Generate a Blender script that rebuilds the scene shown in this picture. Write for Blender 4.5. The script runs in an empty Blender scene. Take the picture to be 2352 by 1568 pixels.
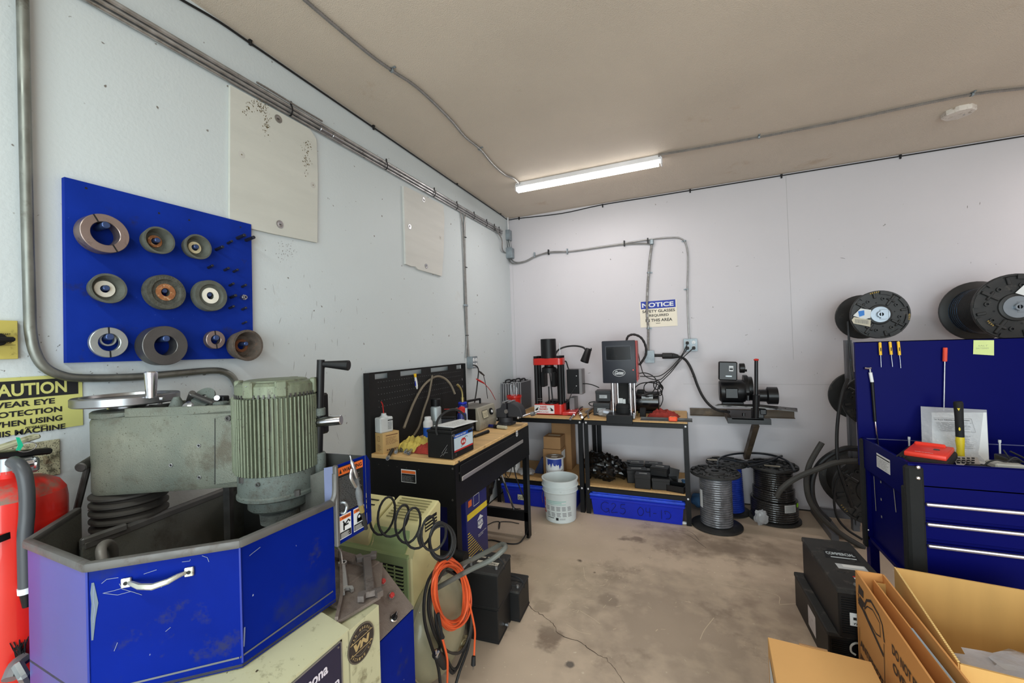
import bpy, bmesh, math, random
from mathutils import Vector as V, Matrix as M4
from math import sin, cos, pi, radians as rad
random.seed(7)
SC = bpy.context.scene
COL = SC.collection
# ------------------------------------------------------------------ camera
F, YAW, PIT, ROL = 942.76, -.396884, .011427, -.033337
_w = V((sin(YAW)*cos(PIT), cos(YAW)*cos(PIT), sin(PIT))); _r0 = V((cos(YAW), -sin(YAW), 0)); _u0 = _r0.cross(_w)
_r = cos(ROL)*_r0+sin(ROL)*_u0; _u = -sin(ROL)*_r0+cos(ROL)*_u0
CAM = V((1.772, -4.232, 1.5))
cd = bpy.data.cameras.new('camera'); cd.sensor_width = 36; cd.lens = F*36/2352; cd.clip_start = .02; cd.clip_end = 60
cam = bpy.data.objects.new('camera', cd); COL.objects.link(cam)
m = M4.Identity(4)
for i in range(3): m[i][0] = _r[i]; m[i][1] = _u[i]; m[i][2] = -_w[i]; m[i][3] = CAM[i]
cam.matrix_world = m
SC.camera = cam
def ray(x, y): return _w+_r*((x-1176)/F)-_u*((y-784)/F)
# measured points of the photograph turned into room positions on a known plane
def wX(x, y, c=0): d = ray(x, y); return CAM+d*((c-CAM[0])/d[0])
def wY(x, y, c=0): d = ray(x, y); return CAM+d*((c-CAM[1])/d[1])
def wZ(x, y, c=0): d = ray(x, y); return CAM+d*((c-CAM[2])/d[2])
def wD(x, y, D): return CAM+ray(x, y)*D
# ------------------------------------------------------------------ light
SC.view_settings.view_transform = 'Standard'; SC.view_settings.look = 'None'
SC.view_settings.gamma = 1; SC.view_settings.use_curve_mapping = False
SC.view_settings.exposure = -0.12
try:
    SC.cycles.use_denoising = True; SC.cycles.max_bounces = 8; SC.cycles.diffuse_bounces = 5; SC.cycles.glossy_bounces = 3
    SC.cycles.transparent_max_bounces = 8; SC.cycles.sample_clamp_indirect = 4; SC.cycles.caustics_reflective = False; SC.cycles.caustics_refractive = False
except Exception: pass
wd = bpy.data.worlds.new('sky'); SC.world = wd; wd.use_nodes = True
bg = wd.node_tree.nodes['Background']; bg.inputs[0].default_value = (.72, .85, 1, 1); bg.inputs[1].default_value = 1.5
def area(name, loc, rot, sx, sy, power, col):
    l = bpy.data.lights.new(name, 'AREA'); l.shape = 'RECTANGLE'; l.size = sx; l.size_y = sy; l.energy = power; l.color = col
    o = bpy.data.objects.new(name, l); o.location = loc; o.rotation_euler = rot; COL.objects.link(o); return o
LAMPS = [(1.06, -.87), (1.0, -4.75), (5.2, -.9), (4.6, -4.75)]
LP = [11, 23, 19, 24]
LC = [(1, .955, .95), (.86, 1, .98), (1, .9, .92), (1, .92, .92), (.82, 1, .98), (1, .95, .95)]
for (x, y), p, c in zip(LAMPS, LP, LC): area('tube_light', (x, y, 2.835), (0, 0, 0), 1.1, .06, p, c)
area('daylight_through_bay_door', (2.9, -6.5, 1.2), (rad(90), 0, 0), 4.2, 2.2, 195, (.85, .975, 1))
# ------------------------------------------------------------------ materials
def lin(c): return tuple((v/255/12.92 if v <= 10 else ((v/255+.055)/1.055)**2.4) for v in c)+(1,)
MATS = {}
def mat(name, rgb, rough=.5, metal=0, var=.12, vs=5, bump=0, bs=80, dirt=None, spec=.5, coat=0, alpha=1, trans=0, emit=0, speck=None, tint=None, ior=1.45, grain=None):
    if name in MATS: return MATS[name]
    m = bpy.data.materials.new(name); m.use_nodes = True; nt = m.node_tree; N = nt.nodes; L = nt.links
    b = N['Principled BSDF']; b.inputs['Roughness'].default_value = rough; b.inputs['Metallic'].default_value = metal
    b.inputs['Specular IOR Level'].default_value = spec; b.inputs['Coat Weight'].default_value = coat
    b.inputs['Transmission Weight'].default_value = trans; b.inputs['IOR'].default_value = ior
    b.inputs['Alpha'].default_value = alpha
    tc = N.new('ShaderNodeTexCoord'); co = tc.outputs['Object']
    if grain:
        mp = N.new('ShaderNodeMapping'); mp.inputs['Scale'].default_value = grain; L.new(co, mp.inputs[0]); cg = mp.outputs[0]
    else: cg = co
    def noi(sc, det=4, src=co, ro=.55):
        n = N.new('ShaderNodeTexNoise'); n.inputs['Scale'].default_value = sc; n.inputs['Detail'].default_value = det; n.inputs['Roughness'].default_value = ro; L.new(src, n.inputs['Vector']); return n.outputs['Fac']
    def mix(f, a, c2, fac=1):
        x = N.new('ShaderNodeMix'); x.data_type = 'RGBA'
        if hasattr(f, 'links'): L.new(f, x.inputs['Factor'])
        else: x.inputs['Factor'].default_value = f
        for s, v in ((x.inputs[6], a), (x.inputs[7], c2)):
            if hasattr(v, 'links'): L.new(v, s)
            else: s.default_value = v
        return x.outputs[2]
    def ramp(f, lo, hi, top=1, bot=0):
        r = N.new('ShaderNodeMapRange'); r.inputs[1].default_value = lo; r.inputs[2].default_value = hi; r.inputs[3].default_value = bot; r.inputs[4].default_value = top; L.new(f, r.inputs[0]); return r.outputs[0]
    c = lin(rgb); hi = tuple(min(1, v*(1+var)) for v in c[:3])+(1,); lo = tuple(v*(1-var) for v in c[:3])+(1,)
    col = mix(ramp(noi(vs, 5, cg), .3, .7), lo, hi)
    if tint: col = mix(ramp(noi(tint[1], 3), .38, .66), col, lin(tint[0]))
    if dirt:
        ds = dirt if isinstance(dirt, list) else [dirt]
        for drgb, amt, dsc in ds:
            f = ramp(noi(dsc, 8, cg, .68), .66-.3*amt, .74-.2*amt, min(1, .45+amt)); col = mix(f, col, lin(drgb))
    if speck:
        srgb, ssc, th = speck
        f = ramp(noi(ssc, 2, co, .4), th, th+.04); col = mix(f, col, lin(srgb))
    L.new(col, b.inputs['Base Color'])
    if dirt and metal > .3:
        rr = ramp(noi(vs*2), .3, .7, min(1, rough+.15), max(.05, rough-.1)); L.new(rr, b.inputs['Roughness'])
    if bump:
        bp = N.new('ShaderNodeBump'); bp.inputs['Strength'].default_value = bump; bp.inputs['Distance'].default_value = .004; L.new(noi(bs, 4, cg), bp.inputs['Height']); L.new(bp.outputs[0], b.inputs['Normal'])
    if emit: b.inputs['Emission Color'].default_value = lin(rgb); b.inputs['Emission Strength'].default_value = emit
    MATS[name] = m; return m
# ------------------------------------------------------------------ mesh building
def fr(o, x=None, z=None, y=None):
    o = V(o)
    if x is not None and y is not None: x = V(x).normalized(); z = x.cross(V(y)).normalized(); y = z.cross(x)
    elif z is not None:
        z = V(z).normalized()
        if x is None: x = V((1, 0, 0)) if abs(z.x) < .9 else V((0, 1, 0))
        x = V(x); y = z.cross(x).normalized(); x = y.cross(z)
    m = M4.Identity(4)
    for i in range(3): m[i][0] = x[i]; m[i][1] = y[i]; m[i][2] = z[i]; m[i][3] = o[i]
    return m
def rz(a, o=(0, 0, 0)): return M4.Translation(V(o))@M4.Rotation(a, 4, 'Z')
def smooth_path(pts, n=6, closed=False):
    P = [V(p) for p in pts]; out = []
    K = len(P); segs = K if closed else K-1
    for i in range(segs):
        p0 = P[(i-1) % K] if (closed or i > 0) else P[0]*2-P[1]
        p1 = P[i]; p2 = P[(i+1) % K]; p3 = P[(i+2) % K] if (closed or i+2 < K) else P[-1]*2-P[-2]
        for k in range(n):
            t = k/n; out.append(.5*((2*p1)+(p2-p0)*t+(2*p0-5*p1+4*p2-p3)*t*t+(3*p1-p0-3*p2+p3)*t**3))
    if not closed: out.append(P[-1])
    return out
class B:
    def __init__(s, *mats): s.bm = bmesh.new(); s.mats = list(mats); s.m = 0; s.T = M4.Identity(4)
    def mt(s, m):
        if m not in s.mats: s.mats.append(m)
        s.m = s.mats.index(m); return s
    def raw(s, vs, fs, M=None, m=None):
        T = s.T@M if M is not None else s.T
        nv = [s.bm.verts.new(T@V(v)) for v in vs]; mi = s.m if m is None else m
        for f in fs:
            try: fc = s.bm.faces.new([nv[i] for i in f]); fc.material_index = mi
            except Exception: pass
        return s
    def box(s, c, d, M=None, bev=0, seg=1, rot=None):
        x, y, z = (v/2 for v in d)
        A = M4.Translation(V(c))
        if rot: A = A@M4.Rotation(rot[2], 4, 'Z')@M4.Rotation(rot[1], 4, 'Y')@M4.Rotation(rot[0], 4, 'X')
        if M is not None: A = M@A
        vs = [(-x,-y,-z),(x,-y,-z),(x,y,-z),(-x,y,-z),(-x,-y,z),(x,-y,z),(x,y,z),(-x,y,z)]
        fs = [(0,3,2,1),(4,5,6,7),(0,1,5,4),(1,2,6,5),(2,3,7,6),(3,0,4,7)]
        if not bev: return s.raw(vs, fs, A)
        t = bmesh.new(); nv = [t.verts.new(v) for v in vs]
        for f in fs: t.faces.new([nv[i] for i in f])
        bmesh.ops.bevel(t, geom=list(t.edges), offset=min(bev, min(d)*.49), segments=seg, affect='EDGES', profile=.5)
        t.verts.index_update(); s.raw([v.co.copy() for v in t.verts], [[v.index for v in f.verts] for f in t.faces], A); t.free(); return s
    def bb(s, lo, hi, **k): return s.box([(a+b)/2 for a, b in zip(lo, hi)], [abs(b-a) for a, b in zip(lo, hi)], **k)
    def lathe(s, prof, M=None, seg=24, a0=0, a1=2*pi, close=False):
        full = abs(a1-a0-2*pi) < 1e-6; n = seg if full else seg+1; vs = []; fs = []; idx = []
        for r, z in prof:
            if r < 1e-7: idx.append([len(vs)]*n); vs.append((0, 0, z))
            else:
                idx.append(list(range(len(vs), len(vs)+n)))
                for k in range(n): a = a0+(a1-a0)*k/seg; vs.append((r*cos(a), r*sin(a), z))
        R = list(range(len(prof)-1)); pr = [(i, i+1) for i in R]+([(len(prof)-1, 0)] if close else [])
        for i, j in pr:
            for k in range(n if full else n-1):
                k2 = (k+1) % n; f = [idx[i][k], idx[i][k2], idx[j][k2], idx[j][k]]; g = []
                for q in f:
                    if q not in g: g.append(q)
                if len(g) > 2: fs.append(g)
        return s.raw(vs, fs, M)
    def cyl(s, p0, p1, r, r2=None, seg=16, bev=0):
        p0 = V(p0); p1 = V(p1); h = (p1-p0).length; r2 = r if r2 is None else r2; M = fr(p0, z=(p1-p0))
        if bev: pr = [(0, 0), (r-bev, 0), (r, bev), (r2, h-bev), (r2-bev, h), (0, h)]
        else: pr = [(0, 0), (r, 0), (r2, h), (0, h)]
        return s.lathe(pr, M, seg)
    def ring(s, ro, ri, h, M=None, seg=32, bev=.001): 
        return s.lathe([(ri, 0), (ro-bev, 0), (ro, bev), (ro, h-bev), (ro-bev, h), (ri+bev, h), (ri, h-bev)], M, seg, close=True)
    def tube(s, pts, r, seg=8, n=0, closed=False, M=None):
        P = smooth_path(pts, n, closed) if n else [V(p) for p in pts]
        K = len(P); rs = r if isinstance(r, (list, tuple)) else [r]*K
        if len(rs) != K: rs = [rs[min(len(rs)-1, int(i*len(rs)/K))] for i in range(K)]
        vs = []; fs = []; t0 = None; nrm = None
        for i in range(K):
            a = P[i-1] if (i > 0 or closed) else P[0]; b = P[(i+1) % K] if (i < K-1 or closed) else P[-1]
            t = (b-a).normalized() if (b-a).length > 1e-9 else (t0 or V((0, 0, 1)))
            if nrm is None: nrm = t.orthogonal().normalized()
            else:
                nrm = nrm-t*nrm.dot(t); nrm = nrm.normalized() if nrm.length > 1e-6 else t.orthogonal().normalized()
            bi = t.cross(nrm); t0 = t
            for k in range(seg): q = 2*pi*k/seg; vs.append(P[i]+(nrm*cos(q)+bi*sin(q))*rs[i])
        for i in range(K if closed else K-1):
            for k in range(seg): fs.append((i*seg+k, i*seg+(k+1) % seg, ((i+1) % K)*seg+(k+1) % seg, ((i+1) % K)*seg+k))
        if not closed: fs += [tuple(range(seg))[::-1], tuple((K-1)*seg+k for k in range(seg))]
        return s.raw(vs, fs, M)
    def prism(s, poly, h, M=None, z0=0, bev=0):
        n = len(poly); ar = sum(poly[i][0]*poly[(i+1) % n][1]-poly[(i+1) % n][0]*poly[i][1] for i in range(n))
        if ar < 0: poly = poly[::-1]
        vs = [(x, y, z0) for x, y in poly]+[(x, y, z0+h) for x, y in poly]
        fs = [tuple(range(n))[::-1], tuple(range(n, 2*n))]+[(i, (i+1) % n, n+(i+1) % n, n+i) for i in range(n)]
        if not bev: return s.raw(vs, fs, M)
        t = bmesh.new(); nv = [t.verts.new(v) for v in vs]
        for f in fs: t.faces.new([nv[i] for i in f])
        bmesh.ops.bevel(t, geom=list(t.edges), offset=bev, segments=1, affect='EDGES')
        t.verts.index_update(); s.raw([v.co.copy() for v in t.verts], [[v.index for v in f.verts] for f in t.faces], M); t.free(); return s
    def sph(s, c, r, sc=(1, 1, 1), seg=14, M=None):
        A = M4.Translation(V(c))@M4.Diagonal((*sc, 1)); A = M@A if M is not None else A
        return s.lathe([(r*sin(pi*i/(seg//2+2)) if 0 < i < seg//2+2 else 0, -r*cos(pi*i/(seg//2+2))) for i in range(seg//2+3)], A, seg)
    def quad(s, pts, th, nrm):      # plate from world points, thickness along nrm
        n = V(nrm).normalized()*th; P = [V(p) for p in pts]; k = len(P); vs = P+[p+n for p in P]
        return s.raw(vs, [tuple(range(k))[::-1], tuple(range(k, 2*k))]+[(i, (i+1) % k, k+(i+1) % k, k+i) for i in range(k)])
    def ribbon(s, pts, w, nrm):
        nrm = V(nrm).normalized(); P = [V(p) for p in pts]; vs = []; ws = w if isinstance(w, list) else [w]*len(P)
        for i, p in enumerate(P):
            t = (P[min(i+1, len(P)-1)]-P[max(i-1, 0)]).normalized(); sd = t.cross(nrm).normalized()*ws[i]/2; vs += [p+sd, p-sd]
        return s.raw(vs, [(2*i, 2*i+1, 2*i+3, 2*i+2) for i in range(len(P)-1)])
    def sheet(s, fn, nu, nv, th=0, M=None):   # fn(u,v)->point ; optional thickness
        vs = [V(fn(i/nu, j/nv)) for j in range(nv+1) for i in range(nu+1)]
        fs = [(j*(nu+1)+i, j*(nu+1)+i+1, (j+1)*(nu+1)+i+1, (j+1)*(nu+1)+i) for j in range(nv) for i in range(nu)]
        return s.raw(vs, fs, M)
    def text(s, st, x, y, w, h, M=None, th=.0004, bold=.02, shear=0):
        c = bpy.data.curves.new('t', 'FONT'); c.body = st; c.offset = bold; c.shear = shear; c.align_x = 'LEFT'; c.resolution_u = 4
        o = bpy.data.objects.new('t', c); COL.objects.link(o)
        dg = bpy.context.evaluated_depsgraph_get(); me = bpy.data.meshes.new_from_object(o.evaluated_get(dg))
        if me and len(me.vertices):
            xs = [v.co.x for v in me.vertices]; ys = [v.co.y for v in me.vertices]; x0, x1, y0, y1 = min(xs), max(xs), min(ys), max(ys)
            sx = w/(x1-x0) if w else h/(y1-y0); sy = h/(y1-y0)
            s.raw([(x+(v.co.x-x0)*sx, y+(v.co.y-y0)*sy, th) for v in me.vertices], [tuple(p.vertices) for p in me.polygons], M)
        bpy.data.objects.remove(o); bpy.data.curves.remove(c)
        if me: bpy.data.meshes.remove(me)
        return s
    def rect(s, x, y, w, h, M=None, th=.0003): return s.raw([(x, y, th), (x+w, y, th), (x+w, y+h, th), (x, y+h, th)], [(0, 1, 2, 3)], M)
    def frame(s, x, y, w, h, t, M=None, th=.0003):
        s.rect(x, y, w, t, M, th); s.rect(x, y+h-t, w, t, M, th); s.rect(x, y, t, h, M, th); return s.rect(x+w-t, y, t, h, M, th)
    def rows(s, x, y, w, h, n, M=None, th=.0004, fill=.55, gap=.12):
        for i in range(n):
            yy = y+h-(i+1)*h/n; q = x
            e = x+w*random.uniform(.7, 1)
            while q < e:
                l = min(random.uniform(.08, .3)*w, e-q); s.rect(q, yy, l, h/n*fill, M, th); q += l+w*gap*.3
        return s
    def mesh(s, name):
        bmesh.ops.recalc_face_normals(s.bm, faces=list(s.bm.faces))
        me = bpy.data.meshes.new(name); s.bm.to_mesh(me); s.bm.free()
        for m in s.mats: me.materials.append(m)
        for p in me.polygons: p.use_smooth = True
        try: me.set_sharp_from_angle(angle=rad(32))
        except Exception: pass
        return me
WM = {}; ORDER = {}
def thing(name, label, cat, loc=(0, 0, 0), rot=0, group=None):
    o = bpy.data.objects.new(name, None); o.empty_display_size = .05; COL.objects.link(o)
    o.location = loc; o.rotation_euler = (0, 0, rot); o['label'] = label; o['category'] = cat
    if group: o['group'] = group
    WM[o] = rz(rot, loc); return o
def part(T, name, b, label=None, w=True, kind=None):     # w: b is in room coordinates
    par = T; Mx = WM[T].inverted()
    if not w: Mx = M4.Identity(4)
    if w: bmesh.ops.transform(b.bm, matrix=Mx, verts=list(b.bm.verts))
    o = bpy.data.objects.new(name, b.mesh(name)); COL.objects.link(o); o.parent = par
    WM[o] = WM[T]; ORDER[o.name] = len(ORDER)
    if label: o['label'] = label
    if kind: o['kind'] = kind
    return o
def solo(name, b, label, cat, group=None, kind=None):
    xs = [v.co for v in b.bm.verts]; lo = V([min(c[i] for c in xs) for i in range(3)]); hi = V([max(c[i] for c in xs) for i in range(3)])
    c = V(((lo.x+hi.x)/2, (lo.y+hi.y)/2, lo.z)); bmesh.ops.translate(b.bm, vec=-c, verts=list(b.bm.verts))
    o = bpy.data.objects.new(name, b.mesh(name)); COL.objects.link(o); o.location = c; WM[o] = M4.Translation(c)
    o['label'] = label; o['category'] = cat
    if group: o['group'] = group
    if kind: o['kind'] = kind
    return o
def struct(name, b, parent=None):
    o = bpy.data.objects.new(name, b.mesh(name)); COL.objects.link(o); WM[o] = M4.Identity(4)
    if parent: o.parent = parent
    else: o['kind'] = 'structure'
    return o
def kids(o): return [c for c in o.children]
def dup(o, loc, rot, label, group=None):
    r = o.copy(); COL.objects.link(r); r.location = loc; r.rotation_euler = (0, 0, rot); r['label'] = label; WM[r] = rz(rot, loc)
    if group: r['group'] = group
    for ch in o.children:
        c = ch.copy(); COL.objects.link(c); c.parent = r
        for g in ch.children: d = g.copy(); COL.objects.link(d); d.parent = c
    return r
# ------------------------------------------------------------------ palette
black = mat('black_paint', (15, 15, 17), .45, var=.2, bump=.05, spec=.35)
blackm = mat('black_matte', (20, 20, 21), .75, var=.25, bs=200, bump=.15)
rubber = mat('rubber', (30, 30, 31), .6, var=.2, vs=20)
rubber2 = mat('rubber_brown', (60, 56, 52), .65, var=.2, vs=12)
steel = mat('steel', (170, 170, 172), .35, 1, var=.12, vs=30)
chrome = mat('chrome', (215, 215, 220), .16, 1, var=.05)
galv = mat('galvanized', (150, 154, 156), .42, .85, var=.2, vs=25)
zinc = mat('zinc_box', (146, 156, 162), .5, .5, var=.2, vs=18)
darksteel = mat('dark_steel', (84, 82, 80), .5, .7, var=.3, vs=20, dirt=((60, 45, 35), .3, 14))
rust = mat('rust', (120, 74, 48), .85, .1, var=.35, vs=40, bump=.4, bs=150)
white = mat('white_plastic', (222, 224, 226), .45, var=.05)
paper = mat('paper', (224, 226, 226), .8, var=.03)
ink = mat('ink_black', (22, 22, 24), .7)
inkg = mat('ink_grey', (120, 122, 124), .8)
inkr = mat('ink_red', (190, 40, 36), .7)
red = mat('red_paint', (196, 38, 30), .35, var=.08, coat=.3)
blue = mat('blue_plastic', (10, 38, 178), .38, var=.15)
wood = mat('butcher_wood', (216, 178, 122), .5, var=.14, vs=3, grain=(1, 10, 10), bump=.05, dirt=((150, 112, 70), .22, 1.6))
mdf = mat('particle_board', (198, 160, 108), .7, var=.12, vs=60, bump=.1, bs=200)
card = mat('cardboard', (196, 150, 94), .8, var=.06, vs=3, grain=(1, 1, 14), bump=.03)
card2 = mat('cardboard_brown', (160, 122, 82), .8, var=.08, vs=3)
# ================================================================== setting
wallm = mat('wall_paint', (197, 204, 206), .55, var=.03, vs=1.2, bump=.25, bs=70, dirt=[((190, 190, 186), .12, 2.2)], speck=((110, 104, 98), 34, .735))
wallb = mat('wall_paint_back', (202, 198, 202), .5, var=.03, vs=1, bump=.12, bs=50, dirt=((200, 198, 198), .1, 1.6), speck=((120, 116, 112), 22, .76))
ceilm = mat('ceiling_paint', (208, 195, 180), .7, var=.05, vs=1.5, bump=.7, bs=230, dirt=((176, 148, 118), .06, 2.0))
RX, RY, RH = 7.0, -6.6, 2.925
def floor_mat():
    m = mat('concrete_floor', (194, 175, 154), .62, var=.16, vs=1.3, bump=.12, bs=24, dirt=[((108, 92, 78), .26, 1.7), ((196, 180, 156), .16, 5.5)], speck=((212, 198, 176), 46, .70), spec=.35)
    nt = m.node_tree; N = nt.nodes; L = nt.links; b = N['Principled BSDF']; src = b.inputs['Base Color'].links[0].from_socket
    geo = N.new('ShaderNodeNewGeometry'); nz = N.new('ShaderNodeTexNoise'); nz.inputs['Scale'].default_value = 9; nz.inputs['Detail'].default_value = 6; L.new(geo.outputs['Position'], nz.inputs['Vector'])
    for px, py, r, c, st, ex in [(1332, 1287, .035, (62, 48, 38), .95, 1), (1366, 1314, .025, (78, 62, 50), .8, 1), (1260, 1470, .10, (104, 86, 72), .7, 1), (1400, 1375, .08, (110, 94, 84), .5, 1),
                             (1600, 1245, .2, (96, 82, 70), .5, 1.8), (1735, 1262, .17, (96, 82, 70), .45, 2.2), (1460, 1236, .08, (90, 74, 64), .6, 1.6), (1310, 1525, .03, (60, 60, 62), .8, 1), (1250, 1395, .09, (120, 100, 84), .5, 1),
                             (1235, 1310, .35, (190, 172, 146), .5, 1), (1300, 1352, .3, (176, 160, 138), .45, 1), (1540, 1440, .5, (126, 112, 100), .5, 1), (1850, 1400, .3, (120, 96, 84), .4, 1)]:
        p = wZ(px, py); vm = N.new('ShaderNodeVectorMath'); vm.operation = 'SUBTRACT'; L.new(geo.outputs['Position'], vm.inputs[0]); vm.inputs[1].default_value = p
        sc = N.new('ShaderNodeVectorMath'); sc.operation = 'MULTIPLY'; sc.inputs[1].default_value = (1/ex, 1, 0); L.new(vm.outputs[0], sc.inputs[0])
        ln = N.new('ShaderNodeVectorMath'); ln.operation = 'LENGTH'; L.new(sc.outputs[0], ln.inputs[0])
        ad = N.new('ShaderNodeMath'); ad.operation = 'MULTIPLY_ADD'; L.new(nz.outputs['Fac'], ad.inputs[0]); ad.inputs[1].default_value = r*2.4; L.new(ln.outputs['Value'], ad.inputs[2])
        mr = N.new('ShaderNodeMapRange'); mr.inputs[1].default_value = r*1.6; mr.inputs[2].default_value = r*(2.0 if r < .15 else 2.6); mr.inputs[3].default_value = st; mr.inputs[4].default_value = 0; L.new(ad.outputs[0], mr.inputs[0])
        mx = N.new('ShaderNodeMix'); mx.data_type = 'RGBA'; L.new(mr.outputs[0], mx.inputs['Factor']); L.new(src, mx.inputs[6]); mx.inputs[7].default_value = lin(c); src = mx.outputs[2]
    L.new(src, b.inputs['Base Color']); return m
fl = struct('floor', B(floor_mat()).bb((-.15, RY-.15, -.12), (RX+.15, .15, 0)))
struct('ceiling', B(ceilm).bb((-.15, RY-.15, RH), (RX+.15, .15, RH+.12)))
struct('wall_left', B(wallm).bb((-.12, RY-.15, 0), (0, .15, RH)))
struct('wall_back', B(wallb).bb((0, 0, 0), (RX, .12, RH)))
struct('wall_right', B(wallb).bb((RX, RY-.15, 0), (RX+.12, .15, RH)))
b = B(wallb); b.bb((0, RY-.12, 0), (.7, RY, RH)); b.bb((5.2, RY-.12, 0), (RX, RY, RH)); b.bb((.7, RY-.12, 2.55), (5.2, RY, RH)); struct('wall_front', b)
# crack and scrapes in the concrete
b = B(mat('crack', (70, 58, 48), .9)); pts = [wZ(x, y, .0006) for x, y in ((1212, 1384), (1222, 1397), (1236, 1406), (1250, 1416), (1268, 1428), (1276, 1440), (1282, 1454), (1305, 1466), (1334, 1474), (1350, 1487), (1372, 1503), (1392, 1512), (1402, 1526), (1418, 1540), (1432, 1562), (1445, 1590))]
P = []
for i in range(len(pts)-1):
    for k in range(3): P.append(pts[i].lerp(pts[i+1], k/3)+V((random.uniform(-.006, .006), random.uniform(-.006, .006), 0)))
b.ribbon(P, [random.uniform(.0015, .0045) for _ in P], (0, 0, 1)); struct('crack', b, fl)
b = B(mat('scrape', (206, 190, 166), .9))
for q in [((1602, 1328), (1690, 1346), (1782, 1365), (1790, 1386)), ((1640, 1418), (1618, 1446), (1608, 1468)), ((1332, 1402), (1362, 1420), (1378, 1432)), ((1340, 1302), (1344, 1326), (1352, 1334)), ((1300, 1432), (1330, 1450), (1358, 1456)), ((1790, 1388), (1860, 1384), (1900, 1380))]:
    b.ribbon(smooth_path([wZ(*p, .0005) for p in q], 4), .0035, (0, 0, 1))
for _ in range(90):
    p = wZ(random.gauss(1330, 90), random.gauss(1340, 40), .0005); a = random.gauss(.6, .5); l = random.uniform(.006, .035)
    b.ribbon([p, p+V((cos(a)*l, sin(a)*l, 0))], random.uniform(.001, .004), (0, 0, 1))
for _ in range(40):
    p = wZ(random.gauss(1560, 120), random.gauss(1320, 50), .0005); a = random.gauss(.6, .6); l = random.uniform(.006, .03)
    b.ribbon([p, p+V((cos(a)*l, sin(a)*l, 0))], random.uniform(.001, .004), (0, 0, 1))
o = struct('scrapes', b, fl); o['kind'] = 'stuff'
b = B(ink)
for q in [((1545, 1220), (1580, 1228), (1622, 1258)), ((1578, 1218), (1592, 1225), (1606, 1240))]: b.ribbon(smooth_path([wZ(*p, .0005) for p in q], 4), .003, (0, 0, 1))
struct('scuff', b, fl)
# board joint lines on the back wall
b = B(mat('wall_joint', (176, 174, 176), .8)); b.bb((2.64, -.0006, 1.3), (2.643, .001, 2.9)); b.bb((1.75, -.0006, 1.085), (4.6, .001, 1.088)); b.bb((.035, -.0006, .0), (.038, .001, 2.6)); struct('trim_1', b)
b = B(mat('base_gap', (60, 58, 54), .9)); b.bb((.0, -.003, 0), (RX, .001, .012)); b.bb((-.001, RY, 0), (.003, 0, .012)); struct('trim_2', b)
# scuffs and stains on the two walls
random.seed(5); b = B(mat('wall_mark', (120, 116, 112), .9))
def mark(p, n, l, w, a): d = (V((0, cos(a), sin(a))) if n.x else V((cos(a), 0, sin(a))))*l; b.ribbon([p, p+d*.5+V((0, 0, random.uniform(-.002, .002))), p+d], [w*.5, w, w*.4], n)
for _ in range(46): mark(wX(random.uniform(620, 850), random.uniform(600, 1020), .0006), V((1, 0, 0)), random.uniform(.004, .05), random.uniform(.0008, .002), random.gauss(1.5, .25))
for _ in range(160): mark(wX(random.uniform(0, 560), random.gauss(900, 150), .0006), V((1, 0, 0)), random.uniform(.002, .008), random.uniform(.001, .003), random.uniform(0, 6))
for _ in range(50): mark(wX(random.gauss(655, 12), random.gauss(575, 14), .0006), V((1, 0, 0)), random.uniform(.003, .008), random.uniform(.001, .003), random.uniform(0, 6))
struct('scuff', b, bpy.data.objects['wall_left'])['kind'] = 'stuff'
b = B(mat('wall_mark', (120, 116, 112), .9))
for _ in range(70): mark(wY(random.uniform(1200, 2300), random.uniform(520, 1000), -.0006), V((0, -1, 0)), random.uniform(.003, .012), random.uniform(.001, .003), random.uniform(0, 6))
for x, y, l, a in ((1930, 592, .035, -.3), (2250, 470, .02, 1.4), (1690, 612, .025, .1), (1350, 857, .03, .2), (1430, 800, .02, 1.2), (2222, 478, .02, 1.5), (1800, 1072, .03, .1)): mark(wY(x, y, -.0006), V((0, -1, 0)), l, .004, a)
struct('scuff', b, bpy.data.objects['wall_back'])['kind'] = 'stuff'
# bay door frame behind the camera
b = B(galv)
for lo, hi in (((.62, RY, 0), (.7, RY+.05, 2.6)), ((5.2, RY, 0), (5.28, RY+.05, 2.6)), ((.62, RY, 2.55), (5.28, RY+.05, 2.63))): b.bb(lo, hi)
struct('door_1', b)
b = B(mat('asphalt', (110, 108, 104), .9)).bb((-6, -24, -.12), (14, RY-.15, -.01)); struct('ground', b)

# ================================================================== ceiling light, cables and conduits
lw = mat('fixture_white', (228, 226, 228), .4); tubeE = mat('tube_glow', (255, 252, 246), .5, emit=13)
def fixture(i, x, y, lab, grp=None):
    T = thing('ceiling_light', lab, 'light', (x, y, RH-.075), 0, grp)
    b = B(lw); b.box((0, 0, .055), (1.2, .075, .04), bev=.004); b.box((-.6, 0, .03), (.012, .07, .05), bev=.002); b.box((.6, 0, .03), (.012, .07, .05), bev=.002); part(T, 'housing', b, w=False)
    b = B(tubeE); pr = [(-.035, .035), (.035, .035)]+[(.036*cos(a), .03-.03*sin(a)) for a in [k*pi/8 for k in range(9)]]
    b.prism(pr, 1.16, fr((-.58, 0, 0), z=(1, 0, 0), x=(0, 1, 0))); part(T, 'diffuser', b, w=False)
    b = B(ink)
    for s in (-1, 1): b.cyl((s*.585, -.0385, .058), (s*.585, -.0365, .058), .004, seg=8)
    part(T, 'screw', b, w=False)
    return T
fixture(0, 1.06, -.87, 'white LED tube ceiling light glowing above the corner benches')
for k in range(1, 4):
    fixture(k, *LAMPS[k], 'glowing white ceiling tube light out of frame, fixture %s' % ['', 'above the grinder', 'beyond the hose rack', 'over the open floor', 'by the bay door left side', 'by the bay door right side'][k])
flex = mat('flex_conduit', (150, 148, 146), .45, .8, var=.15, vs=30)
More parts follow.
